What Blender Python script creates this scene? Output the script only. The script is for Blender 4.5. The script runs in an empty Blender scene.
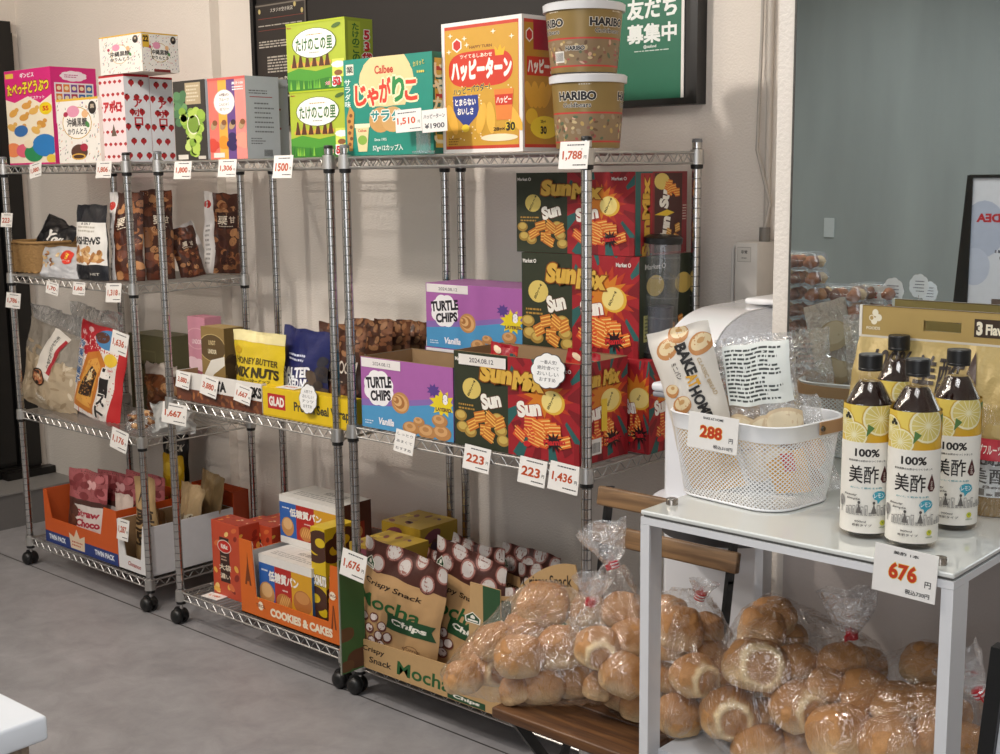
import bpy, bmesh, math, random
from mathutils import Vector, Matrix, noise
random.seed(11)
PI = math.pi
SC = bpy.context.scene
COL = SC.collection

# ------------------------------------------------------------------ camera
F, PITCH, ROLL, YAW = 1266.4, 0.1591, -0.0111, -0.735
CAM = Vector((4.5772, -2.3171, 1.4911))
FW = Vector((math.sin(YAW) * math.cos(PITCH), math.cos(YAW) * math.cos(PITCH), -math.sin(PITCH)))
R0 = Vector((math.cos(YAW), -math.sin(YAW), 0))
U0 = R0.cross(FW)
RT = R0 * math.cos(ROLL) + U0 * math.sin(ROLL)
UP = -R0 * math.sin(ROLL) + U0 * math.cos(ROLL)
cd = bpy.data.cameras.new('camera')
cam = bpy.data.objects.new('camera', cd)
COL.objects.link(cam)
cd.sensor_width = 36
cd.lens = F * 36 / 1000
cd.clip_start = .02
mw = Matrix((RT, UP, -FW)).transposed().to_4x4()
mw.translation = CAM
cam.matrix_world = mw
SC.camera = cam

# ------------------------------------------------------------------ world, lights, exposure
SC.view_settings.view_transform = 'Standard'
SC.view_settings.look = 'None'
SC.view_settings.gamma = 1
SC.view_settings.exposure = -0.12
SC.view_settings.use_curve_mapping = False
wd = bpy.data.worlds.new('world')
SC.world = wd
wd.use_nodes = True
wd.node_tree.nodes['Background'].inputs[0].default_value = (.9, .95, 1, 1)
wd.node_tree.nodes['Background'].inputs[1].default_value = .3


def area(name, loc, sx, sy, power, col, aim=None):
    l = bpy.data.lights.new(name, 'AREA')
    l.shape = 'RECTANGLE'
    l.size, l.size_y, l.energy, l.color = sx, sy, power, col
    o = bpy.data.objects.new(name, l)
    o.location = loc
    if aim is not None:
        o.rotation_euler = (Vector(aim) - Vector(loc)).to_track_quat('-Z', 'Y').to_euler()
    COL.objects.link(o)
    return o


area('ceiling_light', (1.6, -1.9, 2.72), 2.4, .4, 31, (1, .94, .86))
area('ceiling_light', (4.2, -1.3, 2.72), .8, .8, 17, (.95, .97, 1))
area('ceiling_light', (2.0, -4.0, 2.72), 3.0, .6, 26, (.93, .97, 1))
area('track_spot', (-.2, -1.6, 2.6), .2, .2, 6, (1, .84, .68), (.6, .5, 1.7))
area('track_spot', (1.9, -1.35, 2.62), .1, .1, 24, (1, .92, .84), (2.1, .5, 1.2))
area('track_spot', (.6, -1.35, 2.62), .1, .1, 10, (1, .90, .80), (.5, .5, 1.0))
area('front_fill', (4.6, -4.9, 1.5), 3.4, 2.0, 62, (.95, .96, 1), (2.2, 0, .7))  # added fill from the camera side to brighten the shelves, no window there

# ------------------------------------------------------------------ pixels to points


def ray(px, py):
    return FW * F + RT * (px - 500) - UP * (py - 377)


def at(px, py, ax, v):
    d = ray(px, py)
    i = 'XYZ'.index(ax)
    return CAM + d * ((v - CAM[i]) / d[i])


def pix(P):
    d = Vector(P) - CAM
    z = d.dot(FW)
    return 500 + F * d.dot(RT) / z, 377 - F * d.dot(UP) / z


def hz(P, py):
    lo, hi = -.3, 1.2
    for _ in range(40):
        m = (lo + hi) / 2
        if pix((P[0], P[1], P[2] + m))[1] > py:
            lo = m
        else:
            hi = m
    return lo


def foot(bl, br, z, topy):
    """base corner, width, turn and height of an upright front face read off the photograph"""
    A = at(*bl, 'Z', z)
    B = at(*br, 'Z', z)
    D = B - A
    return A, D.length, math.atan2(D.y, D.x), hz(A, topy)


def bis(fn, target, lo, hi):
    for _ in range(40):
        m = (lo + hi) / 2
        if fn(m) < target:
            lo = m
        else:
            hi = m
    return (lo + hi) / 2


def stand(pl, pr, Y, z, topy, ang=0, side=None, ref='l'):
    """box whose front lower left corner stands at depth Y; columns pl, pr and side are its three upright edges"""
    A = Vector((bis(lambda x: pix((x, Y, z))[0], pl, -2, 5), Y, z))
    u = Vector((math.cos(ang), math.sin(ang), 0))
    v = Vector((-math.sin(ang), math.cos(ang), 0))
    w = bis(lambda k: pix(A + u * k)[0], pr, 0, 1.5)
    h = hz(A, topy)
    if side is None:
        return A, w, ang, h
    d = bis(lambda k: pix(A + u * w + v * k)[0], side, 0, 1.5)
    return A, w, ang, h, d


def faced(bl, br, Y, z, topy):
    """the same for a face that stands in a known plane Y at shelf height z"""
    A = at(bl, 400, 'Y', Y)
    B = at(br, 400, 'Y', Y)
    A.z = B.z = z
    # refine x so that the base projects on the given columns
    for P, c in ((A, bl), (B, br)):
        for _ in range(6):
            e = pix(P)[0] - c
            P.x -= e * .0025
    return A, B.x - A.x, 0.0, hz(A, topy)


# ------------------------------------------------------------------ materials
def lin(h):
    h = h.lstrip('#')
    c = [int(h[i:i + 2], 16) / 255 for i in (0, 2, 4)]
    return tuple(x / 12.92 if x <= .04045 else ((x + .055) / 1.055) ** 2.4 for x in c) + (1,)


_M = {}


def M(h, rough=.5, metal=0, bump=0, bs=40, var=.05, coat=0, emit=0):
    k = (h, rough, metal, bump, bs, var, coat, emit)
    if k in _M:
        return _M[k]
    m = bpy.data.materials.new('surface_' + h.lstrip('#'))
    m.use_nodes = True
    nt = m.node_tree
    b = nt.nodes['Principled BSDF']
    b.inputs['Roughness'].default_value = rough
    b.inputs['Metallic'].default_value = metal
    b.inputs['Coat Weight'].default_value = coat
    tc = nt.nodes.new('ShaderNodeTexCoord')
    nz = nt.nodes.new('ShaderNodeTexNoise')
    nz.inputs['Scale'].default_value = bs
    nz.inputs['Detail'].default_value = 4
    nt.links.new(tc.outputs['Object'], nz.inputs['Vector'])
    mx = nt.nodes.new('ShaderNodeMix')
    mx.data_type = 'RGBA'
    c = lin(h)
    mx.inputs[6].default_value = tuple(x * (1 - var) for x in c[:3]) + (1,)
    mx.inputs[7].default_value = tuple(min(1, x * (1 + var)) for x in c[:3]) + (1,)
    nt.links.new(nz.outputs['Fac'], mx.inputs[0])
    nt.links.new(mx.outputs[2], b.inputs['Base Color'])
    if bump:
        bp = nt.nodes.new('ShaderNodeBump')
        bp.inputs['Strength'].default_value = bump
        bp.inputs['Distance'].default_value = .01
        nt.links.new(nz.outputs['Fac'], bp.inputs['Height'])
        nt.links.new(bp.outputs['Normal'], b.inputs['Normal'])
    if emit:
        b.inputs['Emission Color'].default_value = c
        b.inputs['Emission Strength'].default_value = emit
    _M[k] = m
    return m


def card(h):
    return M(h, .45)


def foil(h):
    return M(h, .3, 0, .35, 22, .05)


def film_mat(name, gloss=.22, tint=(1, 1, 1), bump=.6, bs=18, veil=0.0, stretch=(1, 1, 1), vc=(.85, .87, .9)):
    m = bpy.data.materials.new(name)
    m.use_nodes = True
    nt = m.node_tree
    for n in list(nt.nodes):
        nt.nodes.remove(n)
    out = nt.nodes.new('ShaderNodeOutputMaterial')
    tr = nt.nodes.new('ShaderNodeBsdfTransparent')
    tr.inputs[0].default_value = tint + (1,)
    gl = nt.nodes.new('ShaderNodeBsdfGlossy')
    gl.inputs['Roughness'].default_value = .06
    gl.inputs['Color'].default_value = (1, 1, 1, 1)
    df = nt.nodes.new('ShaderNodeBsdfDiffuse')
    df.inputs[0].default_value = vc + (1,)
    tc = nt.nodes.new('ShaderNodeTexCoord')
    mp = nt.nodes.new('ShaderNodeMapping')
    mp.inputs['Scale'].default_value = stretch
    nz = nt.nodes.new('ShaderNodeTexNoise')
    nz.inputs['Scale'].default_value = bs
    nz.inputs['Detail'].default_value = 3
    nz.inputs['Distortion'].default_value = 1.2
    bp = nt.nodes.new('ShaderNodeBump')
    bp.inputs['Strength'].default_value = bump
    bp.inputs['Distance'].default_value = .02
    lw = nt.nodes.new('ShaderNodeLayerWeight')
    lw.inputs['Blend'].default_value = .35
    mr = nt.nodes.new('ShaderNodeMapRange')
    mr.inputs['To Min'].default_value = gloss * .45
    mr.inputs['To Max'].default_value = min(1, gloss * 2.6)
    mx = nt.nodes.new('ShaderNodeMixShader')
    mv = nt.nodes.new('ShaderNodeMixShader')
    mv.inputs[0].default_value = veil
    L = nt.links.new
    L(tc.outputs['Object'], mp.inputs[0])
    L(mp.outputs[0], nz.inputs['Vector'])
    L(nz.outputs['Fac'], bp.inputs['Height'])
    L(bp.outputs['Normal'], gl.inputs['Normal'])
    L(bp.outputs['Normal'], lw.inputs['Normal'])
    L(lw.outputs['Facing'], mr.inputs['Value'])
    L(mr.outputs[0], mx.inputs[0])
    L(tr.outputs[0], mv.inputs[1])
    L(df.outputs[0], mv.inputs[2])
    L(mv.outputs[0], mx.inputs[1])
    L(gl.outputs[0], mx.inputs[2])
    L(mx.outputs[0], out.inputs[0])
    return m


FILM = film_mat('clear_film', .17, bump=1.0, bs=26, veil=.012, stretch=(1, 1, .32))
FILM_THICK = film_mat('wrinkled_film', .3, bump=1, bs=30, veil=.12)
FILM_GREY = film_mat('grey_film', .2, (.86, .85, .83), .9, 20, .18)
ACRYL = film_mat('clear_plastic', .12, (.9, .93, .96), .05, 8, .06)
SHELL = film_mat('bottle_plastic', .06, (.97, .95, .92), .02, 8, 0.0)
CHROME = M('#c9c8c6', .22, 1, 0, 40, .02)
BLACKP = M('#161616', .4)
WHITEP = M('#e9e9ea', .3, 0, 0, 40, .01)
KRAFT = M('#c09a6a', .7, 0, .1, 60, .06)
KRAFT_IN = M('#9c7f5c', .8, 0, .1, 60, .06)
WHITE = card('#ece9e4')


def bread_mat():
    m = bpy.data.materials.new('bread_crust')
    m.use_nodes = True
    nt = m.node_tree
    b = nt.nodes['Principled BSDF']
    b.inputs['Roughness'].default_value = .55
    a = nt.nodes.new('ShaderNodeAttribute')
    a.attribute_name = 'col'
    nz = nt.nodes.new('ShaderNodeTexNoise')
    nz.inputs['Scale'].default_value = 22
    nz.inputs['Detail'].default_value = 6
    tc = nt.nodes.new('ShaderNodeTexCoord')
    mr = nt.nodes.new('ShaderNodeMapRange')
    mr.inputs['From Min'].default_value = .3
    mr.inputs['From Max'].default_value = .7
    mr.inputs['To Min'].default_value = .78
    mr.inputs['To Max'].default_value = 1.1
    mx = nt.nodes.new('ShaderNodeMix')
    mx.data_type = 'RGBA'
    mx.blend_type = 'MULTIPLY'
    mx.inputs[0].default_value = 1
    bp = nt.nodes.new('ShaderNodeBump')
    bp.inputs['Strength'].default_value = .35
    bp.inputs['Distance'].default_value = .006
    L = nt.links.new
    L(tc.outputs['Object'], nz.inputs['Vector'])
    L(nz.outputs['Fac'], mr.inputs['Value'])
    L(a.outputs['Color'], mx.inputs[6])
    L(mr.outputs[0], mx.inputs[7])
    L(mx.outputs[2], b.inputs['Base Color'])
    L(nz.outputs['Fac'], bp.inputs['Height'])
    L(bp.outputs['Normal'], b.inputs['Normal'])
    return m


BREAD = bread_mat()


def wood_mat(name, c1, c2, rough=.45, scale=(1.2, 14, 14)):
    m = bpy.data.materials.new(name)
    m.use_nodes = True
    nt = m.node_tree
    b = nt.nodes['Principled BSDF']
    b.inputs['Roughness'].default_value = rough
    tc = nt.nodes.new('ShaderNodeTexCoord')
    mp = nt.nodes.new('ShaderNodeMapping')
    mp.inputs['Scale'].default_value = scale
    nz = nt.nodes.new('ShaderNodeTexNoise')
    nz.inputs['Scale'].default_value = 5
    nz.inputs['Detail'].default_value = 8
    nz.inputs['Distortion'].default_value = .8
    cr = nt.nodes.new('ShaderNodeValToRGB')
    cr.color_ramp.elements[0].position = .35
    cr.color_ramp.elements[1].position = .68
    cr.color_ramp.elements[0].color = lin(c1)
    cr.color_ramp.elements[1].color = lin(c2)
    L = nt.links.new
    L(tc.outputs['Object'], mp.inputs[0])
    L(mp.outputs[0], nz.inputs['Vector'])
    L(nz.outputs['Fac'], cr.inputs[0])
    L(cr.outputs[0], b.inputs['Base Color'])
    return m


WOOD_L = wood_mat('oak_slat', '#6a5038', '#957450')
WOOD_D = wood_mat('dark_seat_wood', '#4a2f1d', '#76502f')
WOOD_G = wood_mat('counter_wood', '#6f5f50', '#978471')

# ------------------------------------------------------------------ mesh building


class MB:
    def __init__(s):
        s.v, s.f, s.m, s.mats = [], [], [], []

    def mi(s, mat):
        if mat not in s.mats:
            s.mats.append(mat)
        return s.mats.index(mat)

    def add(s, vs, fs, mat):
        o = len(s.v)
        s.v += [tuple(v) for v in vs]
        i = s.mi(mat)
        for f in fs:
            s.f.append(tuple(a + o for a in f))
            s.m.append(i)
        return s

    def box(s, x0, y0, z0, x1, y1, z1, mat, T=None):
        vs = [Vector((x, y, z)) for x in (x0, x1) for y in (y0, y1) for z in (z0, z1)]
        if T:
            vs = [T @ v for v in vs]
        return s.add(vs, [(0, 1, 3, 2), (4, 6, 7, 5), (0, 4, 5, 1), (2, 3, 7, 6), (0, 2, 6, 4), (1, 5, 7, 3)], mat)

    def rbox(s, x0, y0, z0, x1, y1, z1, mat, r=.01, seg=3, T=None):
        bm = bmesh.new()
        bmesh.ops.create_cube(bm, size=1)
        for v in bm.verts:
            v.co = Vector(((x0 + x1) / 2 + v.co.x * (x1 - x0), (y0 + y1) / 2 + v.co.y * (y1 - y0), (z0 + z1) / 2 + v.co.z * (z1 - z0)))
        bmesh.ops.bevel(bm, geom=bm.edges[:], offset=r, segments=seg, affect='EDGES', profile=.5)
        return s.bm(bm, mat, T)

    def bm(s, bm, mat, T=None):
        bm.verts.index_update()
        vs = [(T @ v.co if T else v.co.copy()) for v in bm.verts]
        fs = [[v.index for v in f.verts] for f in bm.faces]
        bm.free()
        return s.add(vs, fs, mat)

    def prism(s, pts, y0, y1, mat, T=None):
        """outline in x,z extruded from y0 to y1"""
        n = len(pts)
        vs = [Vector((p[0], y0, p[1])) for p in pts] + [Vector((p[0], y1, p[1])) for p in pts]
        if T:
            vs = [T @ v for v in vs]
        fs = [tuple(range(n)), tuple(range(2 * n - 1, n - 1, -1))]
        fs += [(i, i + n, (i + 1) % n + n, (i + 1) % n) for i in range(n)]
        return s.add(vs, fs, mat)

    def tube(s, pts, r, mat, seg=6, cap=True):
        pts = [Vector(p) for p in pts]
        n = len(pts)
        rr = r if isinstance(r, (list, tuple)) else [r] * n
        vs = []
        a = None
        for i, p in enumerate(pts):
            t = (pts[min(i + 1, n - 1)] - pts[max(i - 1, 0)])
            t = t.normalized() if t.length > 1e-9 else Vector((0, 0, 1))
            if a is None:
                a = t.orthogonal().normalized()
            else:
                a = (a - t * a.dot(t))
                a = a.normalized() if a.length > 1e-6 else t.orthogonal().normalized()
            b = t.cross(a)
            for k in range(seg):
                q = 2 * PI * k / seg
                vs.append(p + (a * math.cos(q) + b * math.sin(q)) * rr[i])
        fs = [(i * seg + k, i * seg + (k + 1) % seg, (i + 1) * seg + (k + 1) % seg, (i + 1) * seg + k) for i in range(n - 1) for k in range(seg)]
        if cap:
            fs += [tuple(range(seg - 1, -1, -1)), tuple((n - 1) * seg + k for k in range(seg))]
        return s.add(vs, fs, mat)

    def lathe(s, prof, mat, seg=32, c=(0, 0), a0=0, a1=2 * PI, T=None, cap=True):
        full = abs(a1 - a0 - 2 * PI) < 1e-6
        n = seg if full else seg + 1
        vs = []
        for r, z in prof:
            for k in range(n):
                q = a0 + (a1 - a0) * k / seg
                v = Vector((c[0] + r * math.cos(q), c[1] + r * math.sin(q), z))
                vs.append(T @ v if T else v)
        fs = []
        for i in range(len(prof) - 1):
            for k in range(seg):
                k2 = (k + 1) % n
                fs.append((i * n + k, i * n + k2, (i + 1) * n + k2, (i + 1) * n + k))
        if cap and full:
            if prof[0][0] > 1e-5:
                fs.append(tuple(range(n - 1, -1, -1)))
            if prof[-1][0] > 1e-5:
                fs.append(tuple((len(prof) - 1) * n + k for k in range(n)))
        return s.add(vs, fs, mat)

    def build(s, name, parent=None, smooth=False, loc=(0, 0, 0), rot=None):
        me = bpy.data.meshes.new(name)
        me.from_pydata(s.v, [], s.f)
        for m in s.mats:
            me.materials.append(m)
        me.polygons.foreach_set('material_index', s.m)
        if smooth is not False:
            me.polygons.foreach_set('use_smooth', [True] * len(s.f))
            if smooth is not True:
                me.set_sharp_from_angle(angle=math.radians(smooth))
        me.update()
        o = bpy.data.objects.new(name, me)
        COL.objects.link(o)
        o.location = loc
        if rot:
            o.rotation_euler = rot
        if parent is not None:
            o.parent = parent
        return o


def tag(o, label=None, cat=None, group=None, kind=None):
    if label:
        o['label'] = label
    if cat:
        o['category'] = cat
    if group:
        o['group'] = group
    if kind:
        o['kind'] = kind
    return o


def empty(name, loc, rz=0, label=None, cat=None, group=None):
    o = bpy.data.objects.new(name, None)
    COL.objects.link(o)
    o.empty_display_size = .05
    o.location = loc
    o.rotation_euler = (0, 0, rz)
    return tag(o, label, cat, group)


def dup(o, parent=None):
    c = o.copy()
    COL.objects.link(c)
    c.parent = parent
    for ch in list(o.children):
        dup(ch, c)
    return c


# ------------------------------------------------------------------ lettering and printed shapes
_T = {}


def text_geo(s, bold):
    k = (s, bold)
    if k not in _T:
        cjk = any(ord(ch) > 0x2e00 for ch in s)
        extra = []
        c = bpy.data.curves.new('lettering', 'FONT')
        c.body = s
        c.offset = 0 if cjk else bold
        c.resolution_u = 2 if cjk else 3
        c.fill_mode = 'FRONT'
        o = bpy.data.objects.new('lettering', c)
        me = o.to_mesh()
        vs = [(v.co.x, v.co.y) for v in me.vertices]
        fs = [tuple(p.vertices) for p in me.polygons]
        o.to_mesh_clear()
        bpy.data.objects.remove(o)
        bpy.data.curves.remove(c)
        if cjk and bold > 0 and vs:      # fatten by overprinting shifted copies
            n0, v0, f0 = len(vs), list(vs), list(fs)
            dirs = 8 if bold > .05 else 4
            extra = []
            for q in range(dirs):
                a = 2 * PI * (q + .5) / dirs
                extra.append([(x + bold * math.cos(a), y + bold * math.sin(a)) for x, y in v0])
        if not vs:
            vs = [(0, 0), (1, 0), (1, 1)]
            fs = []
        xs = [v[0] for v in vs]
        ys = [v[1] for v in vs]
        _T[k] = (vs, fs, min(xs), max(xs), min(ys), max(ys), extra)
    return _T[k]


def clip(pts):
    for ax, lim, sg in ((0, 0, 1), (0, 1, -1), (1, 0, 1), (1, 1, -1)):
        out = []
        n = len(pts)
        for i in range(n):
            a, b = pts[i], pts[(i + 1) % n]
            ia, ib = (a[ax] - lim) * sg >= 0, (b[ax] - lim) * sg >= 0
            if ia:
                out.append(a)
            if ia != ib:
                t = (lim - a[ax]) / (b[ax] - a[ax])
                out.append((a[0] + (b[0] - a[0]) * t, a[1] + (b[1] - a[1]) * t))
        pts = out
        if len(pts) < 3:
            return []
    return pts


class Art:
    """printed shapes in 0..1 face coordinates, laid on a face by fn(x, y, offset)"""

    def __init__(s, mb, fn, W, H, sub=None, step=.00003, k=1):
        s.mb, s.fn, s.W, s.H, s.sub, s.n, s.step, s.k = mb, fn, W, H, sub, 0, step, k

    def emit(s, vs, fs, c):
        if not fs:
            return
        if isinstance(c, str):
            c = card(c)
        s.n += 1
        off = .0002 + s.n * s.step
        if s.sub:
            bm = bmesh.new()
            bv = [bm.verts.new((v[0] * s.W, v[1] * s.H, 0)) for v in vs]
            for f in fs:
                try:
                    bm.faces.new([bv[i] for i in f])
                except ValueError:
                    pass
            for _ in range(6):
                bmesh.ops.triangulate(bm, faces=bm.faces[:])
                es = [e for e in bm.edges if e.calc_length() > s.sub]
                if not es:
                    break
                bmesh.ops.subdivide_edges(bm, edges=es, cuts=1)
            bmesh.ops.triangulate(bm, faces=bm.faces[:])
            bm.verts.index_update()
            vs = [(v.co.x / s.W, v.co.y / s.H) for v in bm.verts]
            fs = [[v.index for v in f.verts] for f in bm.faces]
            bm.free()
        s.mb.add([s.fn(v[0], v[1], off) for v in vs], fs, c)

    def poly(s, pts, c):
        pts = clip([tuple(p) for p in pts])
        if pts:
            s.emit(pts, [tuple(range(len(pts)))], c)

    def rect(s, x0, y0, x1, y1, c, rot=0):
        if rot:
            cx, cy = (x0 + x1) / 2 * s.W, (y0 + y1) / 2 * s.H
            q = math.radians(rot)
            pts = []
            for x, y in ((x0, y0), (x1, y0), (x1, y1), (x0, y1)):
                dx, dy = x * s.W - cx, y * s.H - cy
                pts.append(((cx + dx * math.cos(q) - dy * math.sin(q)) / s.W, (cy + dx * math.sin(q) + dy * math.cos(q)) / s.H))
            s.poly(pts, c)
        else:
            s.poly(((x0, y0), (x1, y0), (x1, y1), (x0, y1)), c)

    def ell(s, cx, cy, rx, ry, c, rot=0, n=20):
        """radii are fractions of the face height"""
        q0 = math.radians(rot)
        pts = []
        for k in range(n):
            q = 2 * PI * k / n
            dx, dy = rx * s.H * math.cos(q), ry * s.H * math.sin(q)
            pts.append((cx + s.k * (dx * math.cos(q0) - dy * math.sin(q0)) / s.W, cy + (dx * math.sin(q0) + dy * math.cos(q0)) / s.H))
        s.poly(pts, c)

    def ring(s, cx, cy, rx, ry, c1, c2, t=.88):
        s.ell(cx, cy, rx, ry, c1)
        s.ell(cx, cy, rx * t, ry * t, c2)

    def star(s, cx, cy, r1, r2, n, c, rot=0):
        for k in range(n):      # drawn as one fan
            pass
        vs = [(cx, cy)]
        for k in range(2 * n):
            q = PI * k / n + rot
            r = (r1 if k % 2 == 0 else r2) * s.H
            vs.append((min(1, max(0, cx + s.k * r * math.cos(q) / s.W)), min(1, max(0, cy + r * math.sin(q) / s.H))))
        s.emit(vs, [(0, k + 1, (k + 1) % (2 * n) + 1) for k in range(2 * n)], c)

    def cloud(s, cx, cy, rx, ry, c, n=9, edge=None):
        def one(g, col):
            vs = [(cx, cy)]
            N = n * 6
            for k in range(N):
                q = 2 * PI * k / N
                r = 1 + .1 * abs(math.sin(q * n / 2)) + g
                vs.append((min(1, max(0, cx + s.k * rx * r * s.H * math.cos(q) / s.W)), min(1, max(0, cy + ry * r * math.sin(q)))))
            s.emit(vs, [(0, k + 1, (k + 1) % N + 1) for k in range(N)], col)
        if edge:
            one(.06, edge)
        one(0, c)

    def text(s, t, cx, cy, h, c, w=None, rot=0, bold=.02, out=None, outw=.05, slant=0, arc=0):
        """h: height of the written line as a fraction of the face height, w: its width as a fraction of the face width"""
        vs, fs, x0, x1, y0, y1, extra = text_geo(t, bold)
        sy = h * s.H / max(1e-6, y1 - y0)
        sx = (w * s.W / max(1e-6, x1 - x0)) if w else sy * s.k
        mx, my = (x0 + x1) / 2, (y0 + y1) / 2
        q = math.radians(rot)

        def tf(vv):
            r = []
            for x, y in vv:
                dx, dy = (x - mx) * sx, (y - my) * sy
                dx += dy * slant
                dy -= arc * s.H * (2 * dx / max(1e-6, (x1 - x0) * sx)) ** 2
                r.append((cx + (dx * math.cos(q) - dy * math.sin(q)) / s.W, cy + (dx * math.sin(q) + dy * math.cos(q)) / s.H))
            return r
        if out:
            g = text_geo(t, bold + outw)
            s.emit(tf(g[0]), g[1], out)
            for e in g[6]:
                s.n -= .75
                s.emit(tf(e), g[1], out)
        s.emit(tf(vs), fs, c)
        for e in extra:
            s.n -= .75
            s.emit(tf(e), fs, c)

    def vtext(s, t, cx, cy, h, c, bold=.02, out=None, w=None):
        """characters one below another"""
        n = len(t)
        for i, ch in enumerate(t):
            s.text(ch, cx, cy + h * (.5 - (i + .5) / n), h / n * .85, c, bold=bold, out=out, w=w)

    def lines(s, x0, y0, x1, y1, n, c, fill=.45, rag=True):
        """small print"""
        st = (y1 - y0) / n
        vs, fs = [], []
        for i in range(n):
            yy = y1 - (i + .5) * st
            x = x0
            end = x1 - (random.random() * .35 * (x1 - x0) if rag else 0)
            while x < end:
                wl = min(end - x, random.uniform(.04, .16) * (x1 - x0))
                o = len(vs)
                vs += [(x, yy - st * fill / 2), (x + wl, yy - st * fill / 2), (x + wl, yy + st * fill / 2), (x, yy + st * fill / 2)]
                fs.append((o, o + 1, o + 2, o + 3))
                x += wl + .015 * (x1 - x0) + .004
        s.emit(vs, fs, c)


# ------------------------------------------------------------------ packages
def fore(A, u, w, h):
    """how much an upright face of width w and height h is narrowed by the slanting view of it"""
    a, b, c = pix(A), pix(Vector(A) + u * w), pix(Vector(A) + Vector((0, 0, h)))
    ap = math.hypot(b[0] - a[0], b[1] - a[1]) / max(1, math.hypot(c[0] - a[0], c[1] - a[1]))
    return min(2.2, max(.8, (w / h) / max(.05, ap)))


def carton(name, label, cat, A, w, d, h, ang, cols, arts=None, group=None, openbox=False, inner=None, tilt=0):
    """box from the front lower left corner A; cols: front, right, top (and left/back = right)"""
    mb = MB()
    cm = [card(c) if isinstance(c, str) else c for c in cols]
    fr, ri, tp = cm
    if openbox:
        t = .003
        inn = inner or KRAFT_IN
        mb.box(0, 0, 0, w, d, .004, inn)
        mb.box(0, 0, 0, w, t, h, fr)
        mb.box(0, d - t, 0, w, d, h, ri)
        mb.box(0, t, 0, t, d - t, h, ri)
        mb.box(w - t, t, 0, w, d - t, h, ri)
        mb.box(t, t, .004, w - t, t + .0015, h - .001, inn)
        mb.box(t, d - t - .0015, .004, w - t, d - t, h - .001, inn)
        mb.box(t, t + .0015, .004, t + .0015, d - t - .0015, h - .001, inn)
        mb.box(w - t - .0015, t + .0015, .004, w - t, d - t - .0015, h - .001, inn)
        mb.box(.0, .0, h - .001, w, t, h + .0005, inn)
        mb.box(.0, t, h - .001, t, d - t, h + .0005, inn)
        mb.box(w - t, t, h - .001, w, d - t, h + .0005, inn)
        mb.box(0, d - t, h - .001, w, d, h + .0005, inn)
    else:
        b = .0015
        for (vs, m) in (
                (((b, 0, b), (w - b, 0, b), (w - b, 0, h - b), (b, 0, h - b)), fr),
                (((w, b, b), (w, d - b, b), (w, d - b, h - b), (w, b, h - b)), ri),
                (((b, b, h), (w - b, b, h), (w - b, d - b, h), (b, d - b, h)), tp),
                (((0, d - b, b), (0, b, b), (0, b, h - b), (0, d - b, h - b)), ri),
                (((w - b, d, b), (b, d, b), (b, d, h - b), (w - b, d, h - b)), ri),
                (((b, d - b, 0), (w - b, d - b, 0), (w - b, b, 0), (b, b, 0)), tp)):
            mb.add(vs, [(0, 1, 2, 3)], m)
        # bevelled edges
        e = [((b, 0), (0, b)), ((w, b), (w - b, 0)), ((w - b, d), (w, d - b)), ((0, d - b), (b, d))]
        for (p, q) in e:
            mb.add([(p[0], p[1], b), (q[0], q[1], b), (q[0], q[1], h - b), (p[0], p[1], h - b)], [(3, 2, 1, 0)], fr)
        for zz, hh in ((h - b, h), (b, 0)):
            mb.add([(b, 0, zz), (w - b, 0, zz), (w - b, b, hh), (b, b, hh)], [(0, 1, 2, 3)], fr)
            mb.add([(w, b, zz), (w, d - b, zz), (w - b, d - b, hh), (w - b, b, hh)], [(0, 1, 2, 3)], ri)
            mb.add([(0, b, zz), (0, d - b, zz), (b, d - b, hh), (b, b, hh)], [(0, 3, 2, 1)], ri)
            mb.add([(b, d, zz), (w - b, d, zz), (w - b, d - b, hh), (b, d - b, hh)], [(0, 3, 2, 1)], ri)
    arts = arts or {}
    if 'front' in arts:
        arts['front'](Art(mb, lambda x, y, o: (x * w, -o, y * h), w, h, k=fore(A, Vector((math.cos(ang), math.sin(ang), 0)), w, h)))
    if 'right' in arts:
        arts['right'](Art(mb, lambda x, y, o: (w + o, x * d, y * h), d, h, k=fore(A, Vector((-math.sin(ang), math.cos(ang), 0)), d, h)))
    if 'top' in arts:
        arts['top'](Art(mb, lambda x, y, o: (x * w, y * d, h + o), w, d))
    o = mb.build(name, loc=A, rot=(tilt, 0, ang))
    return tag(o, label, cat, group)


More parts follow.
